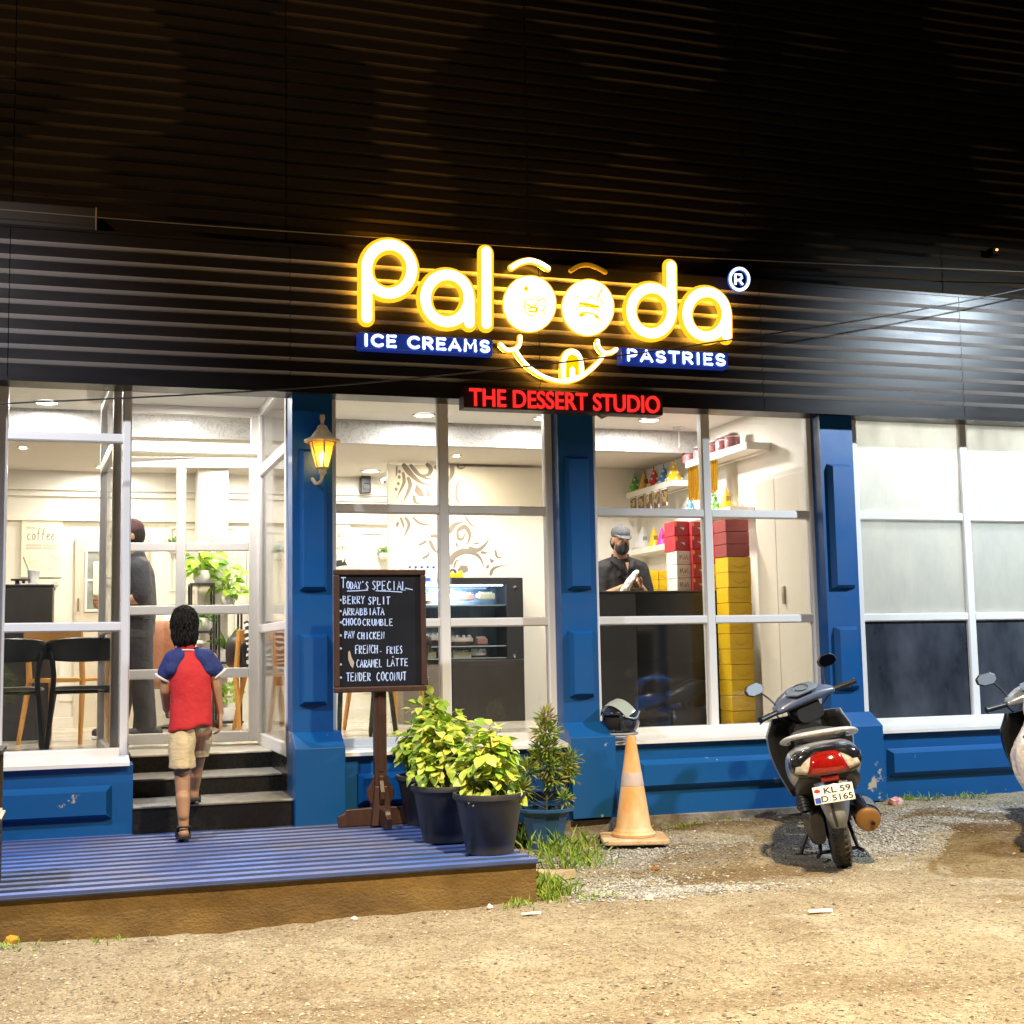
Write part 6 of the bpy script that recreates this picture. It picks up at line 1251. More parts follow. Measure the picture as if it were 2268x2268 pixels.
def carton(m, x0, x1, y0, d, z0, h, label, group, deco=None):
    t = thing('cake_box', label, 'box', ((x0+x1)/2, y0+d/2, z0), rad(rnd.uniform(-1.5, 1.5)), group=group); w_ = (x1-x0)/2
    q = MB(); q.box(-w_, w_, -d/2, d/2, .001, h-.002); q.build('carton', m, t, bevel=.003)
    q = MB(); q.box(-w_*.98, w_*.98, -d/2-.0025, -d/2-.0005, h*.45, h-.004); q.build('lid_flap', m, t)
    if m is YBOX and h > .07:
        q = MB(); q.tube([(-w_*.55+w_*1.1*i/10, -d/2-.003, h*.45-.022*math.sin(PI*i/10)) for i in range(11)], .0014, 4); q.build('tuck_flap_edge', YDARK, t)
    if deco == 'mark':
        q = MB(); yy = -d/2-.003
        for pts in (((-.55, -.35), (-.55, .35)), ((-.55, -.1), (-.2, .35)), ((-.35, .1), (-.12, -.35), (.12, .35), (.12, -.35)), ((.12, -.35), (.42, .38), (.48, -.35))): q.tube([(a_*w_, yy, h*.52+b_*h*.5) for a_, b_ in pts], .004, 5, up=(0, 1, 0), flat=(.3, 1))
        q.build('printed_mark', GREYI, t); q = MB(); q.box(-w_*.5, w_*.5, yy-.0004, yy, h*.16, h*.20); q.build('small_print', PALEI, t)
    if deco == 'print':
        yy = -d/2-.003; q = MB(); q.ell((0, yy, h*.45), (w_*.75, .0008, h*.36), 18, 6); q.build('round_print', mat('dull_red_print', (.40, .06, .07), .5), t); q = MB(); q.add([(-w_*.25, yy-.001, h*.55), (w_*.3, yy-.001, h*.55), (.02, yy-.001, h*.36)], [(0, 1, 2)]); q.build('white_print', WBOX, t); q = MB(); q.ell((-w_*.8, yy, h*.78), (w_*.16, .0008, h*.16), 10, 6); q.build('gold_print', YBOX, t)
def stack(m, u0, u1, v_top, v_bot, n, y, d, labf, group, deco=None):
    x0, x1 = X(u0, y), X(u1, y); um = (u0+u1)/2; z0, z1 = Zv(v_bot, y, um), Zv(v_top, y, um); h = (z1-z0)/n
    for k in range(n): carton(m, x0, x1, y, d, z0+h*k, h, labf(k, n), group, deco)
ORD = ['lowest', 'second lowest', 'third lowest', 'fourth lowest', 'fifth lowest', 'sixth lowest', 'seventh lowest', 'eighth lowest', 'ninth lowest', 'tenth lowest', 'eleventh lowest', 'topmost']
def lab(base, where):
    return lambda k, n: f"{('topmost' if k == n-1 else ORD[k])} {base} {where}" if n > 1 else f"{base} {where}"
ty = 1.02
zt0 = FLOOR+.002; x0, x1 = X(1613, ty), X(1664, ty); zY = Zv(1233, ty, 1640); hY = (zY-zt0)/11
for k in range(11): carton(YBOX, x0, x1, ty, .20, zt0+hY*k, hY, lab('yellow cake box', 'in the tall tower by the cream cabinet')(k, 11), 'yellow cake boxes in the tall tower')
hM = (Zv(1150, ty, 1640)-zY)/3
for k in range(3): carton(MBOX, x0-.003, x1-.004, ty, .20, zY+.001+hM*k, hM, lab('maroon cake box', 'on the yellow tower')(k, 3), 'maroon cake boxes on the yellow tower')
kt = kz+.0145
def cstack(m, u0, u1, n, h, y, d, base, where, group, deco=None, z0=kt):
    for k in range(n): carton(m, X(u0, y), X(u1, y), y, d, z0+h*k, h, lab(base, where)(k, n), group, deco)
    return z0+h*n
z = cstack(WBOX, 1501, 1533, 3, .107, 1.50, .20, 'white cake box with a grey mark', 'standing on the sales counter', 'white marked boxes on the counter', 'mark')
cstack(RBOX, 1498, 1530, 2, .118, 1.51, .20, 'red printed cake box', 'above the white marked boxes', 'red boxes on the white ones', 'print', z)
cstack(RBOX, 1536, 1566, 5, .110, 1.46, .20, 'red printed cake box', 'in the stack left of the window mullion', 'red boxes left of the mullion', 'print')
z = cstack(YBOX, 1584, 1611, 2, .106, 1.40, .2, 'yellow cake box', 'at the right end of the sales counter', 'yellow boxes at the counter end')
cstack(RBOX, 1584, 1611, 3, .105, 1.40, .2, 'red printed cake box', 'on the yellow boxes at the counter end', 'red boxes at the counter end', 'print', z)
sy = 2.55; zs0 = kt-.02
t = thing('back_shelf_counter', 'low cream ledge behind the masked assistant carrying yellow boxes', 'ledge', (X(1420, sy), sy, FLOOR)); q = MB(); q.box(X(1425, sy), 4.94, sy-.02, sy+.30, FLOOR, zs0-.01); q.build('cabinet', CREAM, t, world=True, bevel=.004); q = MB(); q.box(X(1425, sy)-.01, 4.945, sy-.03, sy+.31, zs0-.0095, zs0); q.build('ledge_top', CREAM, t, world=True)
cstack(YBOX, 1433, 1459, 3, .085, sy, .2, 'small yellow box', 'in the left pile beside the assistant', 'small yellow boxes beside the assistant', None, zs0); cstack(YBOX, 1460, 1486, 3, .085, sy+.02, .2, 'small yellow box', 'in the right pile beside the assistant', 'small yellow boxes beside the assistant', None, zs0); cstack(YBOX, 1488, 1504, 2, .065, sy, .15, 'very small yellow box', 'between the yellow pile and the white marked boxes', 'very small yellow boxes', None, zs0)
# wall shelves on the right hand wall
SHW = mat('white_shelf_laminate', (.80, .77, .68), .4)
def wshelf(y0, y1, z, label, x0=4.74, th=.05):
    t = thing('wall_shelf', label, 'shelf', (4.85, y0, z)); q = MB(); q.box(x0, 4.949, y0, y1, z-th, z); o = q.build('shelf_board', SHW, t, world=True, bevel=.002); q = MB(); q.box(4.90, 4.9485, y0+.02, y1-.02, z-th-.012, z-th-.0005); q.build('mounting_rail', SHW, t, world=True); return z
zA_ = wshelf(2.28, 3.28, 2.585, 'white wall shelf with five dotted party hats'); zT_ = wshelf(.92, 2.0, 2.70, 'highest white wall shelf carrying pink candy jars', 4.74, .055)
zM_ = wshelf(1.22, 2.15, 2.245, 'white wall shelf with three party hats right of the gold foil'); zL_ = wshelf(2.20, 3.25, 2.055, 'lowest white wall shelf with silver, yellow and pink party hats')
def yx(u, x=4.84): return atX(u, 1200, x).y
def hat(u, z, h, r, col, label, dots=True, fringe=False, x=4.83):
    y = yx(u, x); t = thing('party_hat', label, 'party hat', (x, y, z+.001), group='party hats on the wall shelves'); m = mat('party_hat_card', col, .35)
    q = MB(); q.lathe([(r, .0), (.003, h)], 24); q.lathe([(r-.002, .001), (.002, h-.002)], 24); q.build('cone', m, t, smooth=60)
    if dots:
        q = MB(); R = random.Random(int(u))
        for k in range(16):
            f = [.12, .12, .12, .12, .12, .12, .4, .4, .4, .4, .4, .66, .66, .66, .86, .86][k]; a = k*2*PI/[6, 6, 6, 6, 6, 6, 5, 5, 5, 5, 5, 3, 3, 3, 2, 2][k]+f*3; rr = r*(1-f)+.001; q.ell((rr*math.cos(a), rr*math.sin(a), h*f), (.013, .013, .012), 8, 5)
        q.build('dots', WPOT, t, smooth=180)
    else:
        q = MB(); f = .45; rr = r*(1-f)+.002; q.box(-.02, .02, -rr-.004, -rr+.004, h*f-.02, h*f+.02); q.build('print', mat('hat_print', tuple(min(1, c*.4) for c in col), .4), t)
    if fringe:
        q = MB(); R = random.Random(int(u))
        for _ in range(70): a = R.uniform(0, 2*PI); q.leaf((r*math.cos(a), r*math.sin(a), .004+R.uniform(0, .006)), (math.cos(a), math.sin(a), R.uniform(-.2, .6)), (0, 0, 1), R.uniform(.015, .03), .004, .1)
        q.build('fringe', mat('dark_gold_tinsel', (.16, .10, .02), .3, .8), t)
GRN, GLD, REDH, BLUH, YLW, PNK, SLV = (.12, .48, .05), (.62, .38, .06), (.62, .03, .02), (.06, .28, .70), (.80, .50, .01), (.80, .05, .38), (.62, .62, .62)
for a_ in ((1410, zA_, .19, .068, GRN, 'green dotted party hat, farthest on the five hat shelf'), (1431, zA_, .18, .062, GLD, 'gold party hat between the green and red hats', False), (1453, zA_, .19, .066, REDH, 'red dotted party hat in the middle of the five hat shelf'), (1475, zA_, .18, .064, BLUH, 'blue dotted party hat beside the red one'), (1497, zA_, .19, .078, YLW, 'yellow dotted party hat nearest on the five hat shelf'),
           (1531, zM_, .18, .060, BLUH, 'blue dotted party hat in front of the gold foil'), (1585, zM_, .17, .055, GRN, 'green dotted party hat right of the mullion'), (1612, zM_, .18, .064, YLW, 'plain yellow party hat with dark fringe', False, True),
           (1424, zL_, .21, .085, SLV, 'large silver party hat with dark fringe on the lowest shelf', False, True), (1449, zL_, .18, .062, YLW, 'yellow party hat beside the silver one on the lowest shelf', False), (1467, zL_, .17, .058, PNK, 'bright pink party hat on the lowest shelf', False), (1487, zL_, .17, .056, (.55, .62, .06), 'lime and gold party hat nearest on the lowest shelf', False)): hat(*a_)
for k in range(5):
    y = yx(1405+k*17.5, 4.73); t = thing('sparkler_card', 'dark card with gold sparklers hanging under the five hat shelf', 'hanging card', (4.732, y, zA_-.055), group='sparkler cards under the five hat shelf')
    q = MB(); q.box(-.003, .0, -.062, .062, -.155, 0); q.build('card', mat('maroon_brown_card', (.10, .055, .05), .5), t); q = MB(); R = random.Random(k)
    for _ in range(16): q.leaf((-.0045, R.uniform(-.04, .04), R.uniform(-.10, -.03)), (0, R.uniform(-1, 1), R.uniform(-1, 1)), (-1, 0, 0), .04, .012, 0, 0)
    q.build('gold_star', mat('gold_glitter', (.62, .48, .16), .4, .5), t); q = MB(); q.box(-.005, -.0032, -.06, -.035, -.155, -.125); q.box(-.0052, -.0034, -.06, .06, -.014, -.004); q.build('tag', WPOT, t)
for u0, u1, v1, lab_ in ((1530, 1553, 1110, 'gold foil curtain hanging left of the window mullion'), (1572, 1594, 1092, 'gold foil curtain hanging right of the window mullion')):
    ya, yb2 = yx(u1, 4.78), yx(u0, 4.78); t = thing('foil_curtain', lab_, 'foil curtain', (4.78, ya, zT_-.06)); q = MB(); R = random.Random(u0); zb_ = atX((u0+u1)/2, v1, 4.78).z-(zT_-.06); n = 14
    for k in range(n): y = (yb2-ya)*k/n; q.box(-.004+R.uniform(-.008, .008), R.uniform(.0, .008), y, y+(yb2-ya)/n*.95, zb_*R.uniform(.9, 1.0), 0, Matrix.Rotation(R.uniform(-.03, .03), 4, 'X'))
    q.build('strips', mat('gold_foil', (.85, .50, .03), .22, .9), t); q = MB(); q.box(-.006, .008, 0, yb2-ya, .0005, .012); q.build('header', YBOX, t)
for k, (u, s_, h) in enumerate(((1530, .05, .11), (1555, .05, .11), (1584, .05, .12), (1606, .05, .13), (1630, .06, .13))):
    y = yx(u, 4.83); t = thing('candy_jar', f"clear jar of pink sweets, {['farthest', 'second farthest', 'middle', 'second nearest', 'nearest'][k]} on the highest shelf", 'jar', (4.83, y, zT_+.001), group='candy jars on the highest shelf'); q = MB(); q.lathe([(.001, .002), (s_*.9, .002), (s_, .02), (s_, h*.7), (s_*.94, h*.74), (.001, h*.76)], 20); q.build('sweets', mat('pink_sweets', (.68, .16, .20), .4, var=.8, vs=60, vcol=(.80, .45, .45)), t, smooth=50); q = MB(); q.lathe([(s_*1.03, 0), (s_*1.05, .02), (s_*1.05, h*.84), (s_*.8, h*.92)], 20); q.build('glass_body', GLASSD, t, smooth=50); q = MB(); q.lathe([(s_*.82, h*.92), (s_*.86, h), (.001, h*1.01)], 20); q.build('lid', mat('pale_lid', (.75, .70, .66), .3), t, smooth=50)
# tall cream cabinet near the window
cy_ = yx(1671, 4.78); t = thing('tall_cabinet', 'tall cream two door cabinet with a slim handle right of the box tower', 'cabinet', (4.86, .5, FLOOR)); zc_ = 2.42
q = MB(); q.box(4.80, 4.947, .12, cy_, FLOOR, zc_); q.build('carcass', CREAM, t, world=True)
ym = yx(1719, 4.78)
for ya, yb2 in ((.13, ym-.003), (ym+.003, cy_-.05)): q = MB(); q.box(4.778, 4.7995, ya, yb2, FLOOR+.06, zc_-.04); q.build('door', mat('cream_cabinet_door', (.76, .70, .58), .45), t, world=True, bevel=.002)
q = MB(); yh = yx(1731, 4.77); q.box(4.762, 4.777, yh-.012, yh+.012, Zv(1338, yh, 1730), Zv(1298, yh, 1730)); q.build('handle', mat('cream_metal_handle', (.55, .48, .36), .3, .6), t, world=True)
p = atZ(1503, 946, 2.97); t = thing('ceiling_hook', 'small white ceiling rose with a thin hanging rod above the party hats', 'ceiling fitting', (p.x, p.y, 2.969)); q = MB(); q.lathe([(.05, 0), (.045, -.018), (.001, -.02)], 18); q.build('ceiling_rose', WPOT, t, smooth=50); q = MB(); q.tube([(0, 0, -.02), (0, 0, -.16)], .004, 6); q.ell((0, 0, -.165), .010, 8, 6); q.build('rod', mat('grey_rod', (.45, .42, .36), .5), t)
# ------------------------------------------------------------------ people
SKIN = mat('brown_skin', (.40, .215, .115), .5, var=.3, vs=14, vcol=(.30, .145, .07), sss=.06); HAIRM = mat('black_hair', (.008, .006, .005), .6, spec=.25, bump=.9, bs=55, stretch=(3, 3, .6), var=.5, vs=25, vcol=(.03, .024, .02))
def limb(mb, pts, rs, fl=1.0, up=None, n=14):
    for i in range(len(pts)-1): mb.cap(pts[i], pts[i+1], rs[i], rs[i+1], n, fl, up)
def hand(mb, wr, d, pn, side, L=.16, curl=.5, thumb_curl=.3):
    """palm and five separate fingers from the wrist; d along the fingers, pn out of the palm, side towards the thumb"""
    wr, d, pn = V(wr), V(d).normalized(), V(pn); pn = (pn-d*pn.dot(d)).normalized(); s = d.cross(pn)
    if s.dot(V(side)) < 0: s = -s
    pl = L*.50; w_ = L*.22; r = L*.062
    for k in range(4):
        o = s*w_*(1-k*2/3)
        mb.cap(wr+s*w_*.45*(1-k*2/3)+d*L*.02, wr+d*pl+o, r*1.45, r*1.25, 10)
        lens = [.40, .45, .42, .33][k]*L; b_ = wr+d*pl+o; ang = curl*.6; seg = [.45, .32, .26]; p = b_; dd = d
        for j in range(3):
            dd = (d*math.cos(ang)+pn*math.sin(ang)).normalized(); q_ = p+dd*lens*seg[j]; mb.cap(p, q_, r*(1.02-.1*j), r*(.95-.1*j), 10); p = q_; ang += curl*(.9 if j == 0 else .7)
    b_ = wr+d*L*.10+s*w_*.75; q_ = b_+(d*.75+s*.6+pn*.35).normalized()*L*.24; mb.cap(b_, q_, r*1.5, r*1.15, 10)
    q2 = q_+(d*.9+s*.15+pn*thumb_curl).normalized()*L*.18; mb.cap(q_, q2, r*1.15, r*1.0, 10); mb.cap(q2, q2+(d+pn*thumb_curl).normalized()*L*.13, r, r*.85, 10)
def head(mb, c, w_, dp, h, fwd, up=(0, 0, 1)):
    """skull, jaw, nose, brows, lips and ears; fwd is the way the face looks"""
    f = V(fwd).normalized(); u_ = V(up); u_ = (u_-f*u_.dot(f)).normalized(); r = f.cross(u_); c = V(c)
    M = Matrix(((r.x, f.x, u_.x), (r.y, f.y, u_.y), (r.z, f.z, u_.z))).to_4x4()
    mb.ell(c+u_*h*.12, (w_, dp, h*.72), 20, 14, M); mb.ell(c-u_*h*.38+f*dp*.16, (w_*.80, dp*.74, h*.60), 18, 12, M)
    mb.ell(c-u_*h*.80+f*dp*.46, (w_*.40, dp*.32, h*.20), 14, 8, M)
    mb.cap(c+f*dp*.93+u_*h*.06, c+f*dp*1.10-u_*h*.22, w_*.10, w_*.19, 10); mb.ell(c+f*dp*1.02-u_*h*.25, (w_*.28, dp*.14, h*.09), 12, 8, M)
    for s in (-1, 1):
        mb.cap(c+f*dp*.86+u_*h*.15+r*s*w_*.18, c+f*dp*.72+u_*h*.15+r*s*w_*.62, w_*.14, w_*.12, 8)
        mb.ell(c+r*s*w_*1.0-u_*h*.06-f*dp*.02, (w_*.13, dp*.22, h*.26), 12, 8, M)
        mb.ell(c+f*dp*.70-u_*h*.20+r*s*w_*.48, (w_*.30, dp*.22, h*.2), 10, 8, M)
    mb.cap(c+f*dp*.97-u_*h*.50-r*w_*.24, c+f*dp*.97-u_*h*.50+r*w_*.24, w_*.11, w_*.11, 8); mb.cap(c+f*dp*.94-u_*h*.60-r*w_*.18, c+f*dp*.94-u_*h*.60+r*w_*.18, w_*.11, w_*.11, 8)
    return c, f, u_, r, M
def eyes(t, c, f, u_, r, w_, dp, h):
    q = MB(); p = MB(); b_ = MB()
    for s in (-1, 1):
        e = c+f*dp*.84+u_*h*.02+r*s*w_*.40; q.ell(e, (w_*.15, w_*.10, w_*.10), 12, 8); p.ell(e+f*w_*.075, w_*.055, 10, 6)
        b_.tube(sm_line([c+f*dp*.97+u_*h*.17+r*s*w_*.16, c+f*dp*.93+u_*h*.21+r*s*w_*.42, c+f*dp*.75+u_*h*.15+r*s*w_*.70]), w_*.045, 6)
    return q, p, b_
# the boy climbing the steps, seen from behind
boy = thing('person', 'boy in a red polo with navy sleeves and beige shorts climbing the entrance steps', 'person', (.53, -.52, DK+.011))
q = MB(); hc = V((.523, -.485, 1.318))
limb(q, [(.532, -.515, 1.175), (.528, -.50, 1.26)], [.043, .040]); head(q, hc, .064, .078, .112, (.05, 1, .02))
limb(q, [(.555, -.52, .80), (.552, -.52, 1.0), (.548, -.52, 1.13)], [.082, .080, .075], .72, (1, 0, 0)); limb(q, [(.46, -.52, 1.145), (.545, -.515, 1.150), (.645, -.52, 1.148)], [.034, .036, .034])
limb(q, [(.445, -.52, 1.15), (.424, -.51, .985), (.438, -.40, .885)], [.036, .029, .021]); hand(q, (.440, -.39, .880), (.15, 1, -.25), (1, 0, -.1), (0, 0, 1), .125, .55)
limb(q, [(.665, -.52, 1.155), (.694, -.53, 1.0), (.716, -.515, .860)], [.036, .028, .0195]); hand(q, (.718, -.513, .848), (.02, .03, -1), (-1, .1, 0), (0, 1, 0), .128, .62)
limb(q, [(.517, -.53, .78), (.513, -.565, .535), (.518, -.615, .275)], [.072, .043, .027]); limb(q, [(.514, -.60, .42), (.516, -.618, .33)], [.040, .031])
limb(q, [(.518, -.63, .238), (.520, -.56, .232), (.518, -.49, .226)], [.028, .026, .022]); 
limb(q, [(.605, -.50, .78), (.602, -.36, .580), (.597, -.285, .43)], [.072, .043, .027]); limb(q, [(.600, -.335, .52), (.598, -.30, .46)], [.038, .031])
limb(q, [(.597, -.285, .398), (.599, -.20, .376), (.600, -.13, .372)], [.027, .026, .022]); q.cap((.597, -.285, .43), (.597, -.288, .40), .028, .026)
q.build('body', SKIN, boy, world=True, remesh=.0055, sm=3)
q = MB(); q.ell(hc+V((-.0, -.012, .032)), (.072, .084, .097), 24, 16); q.ell(hc+V((.002, -.026, -.035)), (.066, .062, .078), 20, 14); q.ell(hc+V((0, .045, .060)), (.066, .055, .060), 14, 10)
hr = q.build('hair', HAIRM, boy, world=True, remesh=.0045, sm=3)
R6 = random.Random(8); q = MB(); crown = hc+V((.010, -.02, .125))
for _ in range(2300):                                  # locks combed down from the crown
    a = R6.uniform(0, 2*PI); el = R6.uniform(-.55, 1.35); d = V((math.cos(a)*math.cos(el), math.sin(a)*math.cos(el), math.sin(el)))
    p = hc+V((d.x*.0715, -.014+d.y*.083, .028+d.z*.098))
    if R6.random() < .38:
        if d.y > .25: continue
        p = hc+V((.002+d.x*.067, -.026+d.y*.063, -.035+d.z*.079))
        if p.z < hc.z-.10: continue
    elif p.z < hc.z-.075 or (d.y > .55 and d.z < .25): continue
    t_ = (p-crown); t_ = t_-d*t_.dot(d); t_ = (t_.normalized() if t_.length > 1e-4 else V((0, -1, 0)))+V((R6.uniform(-.35, .35), R6.uniform(-.35, .35), R6.uniform(-.35, .15))); L_ = R6.uniform(.020, .042); o_ = R6.uniform(.0, .0035)
    q.tube([p-t_*L_*.4+d*o_*.3, p+t_*L_*.15+d*(.001+o_), p+t_*L_*.65+d*(o_*.7-.002)], [.0026, .0024, .0006], 4)
q.build('hair_lock', HAIRM, hr, world=False, smooth=180)
RPOLO = mat('red_pique_cotton', (.56, .020, .022), .8, var=.35, vs=7, vcol=(.46, .014, .016), bump=.45, bs=22, bdist=.012); NPOLO = mat('navy_cotton', (.016, .028, .14), .8, bump=.5, bs=16, bdist=.03); TRIM = mat('white_ribbing', (.70, .62, .58), .8)
BEIGE = mat('beige_cotton', (.56, .44, .25), .85, var=.3, vs=9, vcol=(.46, .34, .17), bump=.5, bs=30, bdist=.01, stretch=(1, 1, 2)); SANDAL = mat('black_sandal', (.022, .016, .016), .5)
q = MB(); ST_ = [(.800, .558, -.530, .117, .090), (.803, .558, -.530, .121, .094), (.86, .558, -.530, .115, .088), (.93, .557, -.532, .108, .080), (1.00, .555, -.533, .108, .078), (1.06, .552, -.530, .113, .079), (1.10, .550, -.526, .113, .076), (1.14, .547, -.522, .104, .070), (1.17, .543, -.520, .080, .060), (1.192, .538, -.515, .058, .052), (1.202, .534, -.512, .047, .046)]
def fine(st, k=4):
    o = []
    for a_, b_ in zip(st[:-1], st[1:]): o += [tuple(x+(y-x)*j/k for x, y in zip(a_, b_)) for j in range(k)]
    return o+[st[-1]]
q.zloft(fine(ST_), 64, .011, 6.5, 3); q.v = [(x, y, z-(.030*smooth(.09, -.09, x-.558)+.006*math.sin(x*60))*smooth(.90, .80, z)) for x, y, z in q.v]
R7 = random.Random(5)
sb = q.build('shirt', RPOLO, boy, world=True, smooth=180)
for s, sh, el in ((-1, (.470, -.525, 1.150), (.431, -.515, 1.085)), (1, (.632, -.525, 1.152), (.683, -.525, 1.095))):
    q = MB(); limb(q, [(.545+s*.050, -.522, 1.185), sh, el], [.036, .060, .050]); limb(q, [(.55+s*.062, -.545, 1.165), (.55+s*.092, -.552, 1.10)], [.046, .042]); o = q.build('sleeve', NPOLO, boy, world=True, remesh=.0062, sm=4)
    q = MB(); a_, b_ = V(el), V(el)+(V(el)-V(sh)).normalized()*.05; d_ = (b_-a_).normalized(); c_ = a_+d_*.038; n_ = d_.orthogonal().normalized(); m_ = d_.cross(n_); q.tube([c_+(n_*math.cos(k*PI/12)+m_*math.sin(k*PI/12))*.0425 for k in range(24)], .0075, 8, closed=True); q.build('sleeve_trim', TRIM, o, smooth=180)
q = MB(); q.lathe([(.047, 0), (.051, .006), (.049, .040), (.045, .042)], 24, c=(.532, -.508, 1.188), sy=.95, M=Matrix.Rotation(rad(-10), 4, 'X')); o = q.build('collar', RPOLO, boy, world=True, smooth=60)
q = MB(); q.tube([V((.532, -.508, 1.194))+Matrix.Rotation(rad(-10), 3, 'X') @ V((.054*math.cos(k*PI/12), .052*math.sin(k*PI/12), 0)) for k in range(24)], .0045, 8, closed=True); q.build('collar_trim', TRIM, o, smooth=180)
q = MB(); q.zloft(fine([(.575, .512, -.580, .064, .068), (.580, .512, -.580, .067, .071), (.64, .512, -.566, .068, .074), (.72, .513, -.548, .072, .080), (.78, .520, -.534, .072, .074), (.82, .525, -.528, .070, .060)]), 36, .013, 15, 5)
q.zloft(fine([(.618, .604, -.392, .062, .066), (.623, .604, -.392, .065, .069), (.68, .604, -.425, .068, .076), (.74, .602, -.468, .072, .084), (.78, .597, -.510, .071, .074), (.82, .590, -.522, .070, .060)]), 36, .012, 15, 8)
o = q.build('shorts', BEIGE, boy, world=True, smooth=180); md = o.modifiers.new('s', 'SOLIDIFY'); md.thickness = .004
for (x, y, z, pitch_) in ((.518, -.57, .212, 0), (.599, -.215, .358, -7)):
    M = Matrix.Translation((x, y, z)) @ Matrix.Rotation(rad(pitch_), 4, 'X')
    q = MB(); q.prism([(-.030, -.085), (.030, -.085), (.036, -.03), (.034, .05), (.028, .10), (-.026, .10), (-.036, .05), (-.033, -.03)], .020, M @ Matrix.Rotation(rad(90), 4, 'X') @ Matrix.Translation((0, -.0, 0))); 
    q.v = [tuple(V(p)) for p in q.v]; o = q.build('sandal', SANDAL, boy, world=True, bevel=.004)
    q = MB(); 
    for y0 in (-.045, .045): q.tube(sm_line([M @ V((-.034, y0, -.005)), M @ V((-.030, y0+.006, .040)), M @ V((0, y0+.012, .056)), M @ V((.030, y0+.006, .040)), M @ V((.034, y0, -.005))]), .0095, 8, flat=(.5, 1))
    q.tube(sm_line([M @ V((-.031, -.04, .035)), M @ V((-.030, -.072, .058)), M @ V((0, -.09, .062)), M @ V((.030, -.072, .058)), M @ V((.031, -.04, .035))]), .009, 8, flat=(.5, 1)); q.build('strap', SANDAL, o, smooth=180)
# the masked assistant behind the sales counter
DKSH = mat('charcoal_polo', (.014, .013, .014), .8, var=.4, vs=8, vcol=(.024, .022, .022), bump=.6, bs=14, bdist=.03); DKTR = mat('dark_trousers', (.020, .019, .021), .85, bump=.6, bs=12, bdist=.03, var=.3, vs=9, vcol=(.030, .028, .028)); GCAP = mat('grey_cap_cloth', (.075, .075, .080), .8, bump=.2, bs=60); MASK = mat('black_face_mask', (.016, .016, .019), .8); CLOTH = mat('cream_towel', (.74, .70, .58), .9, bump=.9, bs=22, bdist=.03)
ay = 2.12; ax_ = X(1378, ay)
wk = thing('person', 'masked assistant in grey cap and dark polo behind the sales counter', 'person', (ax_, ay, FLOOR))
def A(x, y, z): return (ax_+x, ay+y, FLOOR+z)
fw = V((.05, -1, -.20)); hc = V(A(-.025, -.05, 1.475)); q = MB()
H_ = head(q, hc, .070, .088, .125, fw); limb(q, [A(.0, .02, 1.28), A(-.015, -.01, 1.40)], [.058, .054])
limb(q, [A(0, .02, .85), A(0, .02, 1.1), A(0, .02, 1.24)], [.13, .14, .12], .68, (1, 0, 0)); limb(q, [A(-.155, .02, 1.26), A(0, .02, 1.29), A(.155, .02, 1.26)], [.06, .075, .06])
wl_, wr_ = A(-.075, -.235, 1.085), A(.065, -.235, 1.080)
limb(q, [A(-.175, .02, 1.25), A(-.215, -.01, 1.0), wl_], [.055, .042, .029]); hand(q, wl_, (.75, -.35, .30), (.25, -.9, -.3), (0, -.2, 1), .165, .9, .8)
limb(q, [A(.175, .02, 1.25), A(.215, -.02, 1.0), wr_], [.055, .042, .029]); hand(q, wr_, (-.75, -.30, .40), (-.25, -.9, .1), (0, -.1, 1), .165, .9, .8)
limb(q, [A(-.09, .02, .85), A(-.095, .02, .45), A(-.095, .03, .06)], [.09, .06, .045]); limb(q, [A(.09, .02, .85), A(.095, .02, .45), A(.095, .03, .06)], [.09, .06, .045])
body = q.build('body', SKIN, wk, world=True, remesh=.006, sm=3)
c, f, u_, r, M = H_; e1, e2, e3 = eyes(wk, c, f, u_, r, .070, .088, .125); e1.build('eye', WPOT, wk, world=True, smooth=180); e2.build('pupil', BLKI, wk, world=True, smooth=180); e3.build('eyebrow', HAIRM, wk, world=True, smooth=180)
q = MB(); q.ell(c-u_*.058+f*.040, (.060, .058, .060), 18, 12, M); q.cap(c-u_*.022+f*.094, c-u_*.075+f*.088, .019, .022, 10); o = q.build('face_mask', MASK, wk, world=True, remesh=.005, sm=4)
q = MB()
for s in (-1, 1): q.tube(sm_line([c-u_*.045+f*.045+r*s*.056, c-u_*.020+r*s*.068, c-u_*.005-f*.005+r*s*.074]), .0025, 5)
q.build('ear_loop', MASK, o, smooth=180)
q = MB(); q.ell(c+u_*.056-f*.006, (.077, .094, .072), 22, 14, M); o = q.build('cap', GCAP, wk, world=True, smooth=180)
q = MB(); vs = []
for j in range(5):
    for k in range(13): a = rad(-75+150*k/12); rr = 1+.12*j*math.cos(a); vs.append(c+u_*(.050-.006*j*math.cos(a)**2)+f*(.097*rr*math.cos(a))+r*(.079*math.sin(a)*(1+.02*j)))
q.add(vs, [(j*13+k, j*13+k+1, j*13+14+k, j*13+13+k) for j in range(4) for k in range(12)]); b_ = q.build('cap_peak', GCAP, o, smooth=180); md = b_.modifiers.new('s', 'SOLIDIFY'); md.thickness = .005
q = MB(); q.ell(c-u_*.02-f*.035, (.073, .062, .075), 18, 12, M); q.build('hair', HAIRM, wk, world=True, remesh=.005, sm=2)
q = MB(); limb(q, [A(0, .02, .80), A(0, .02, 1.0), A(0, .02, 1.16), A(0, .02, 1.22)], [.158, .155, .165, .145], .70, (1, 0, 0)); limb(q, [A(-.155, .02, 1.245), A(0, .025, 1.285), A(.155, .02, 1.245)], [.075, .082, .075])
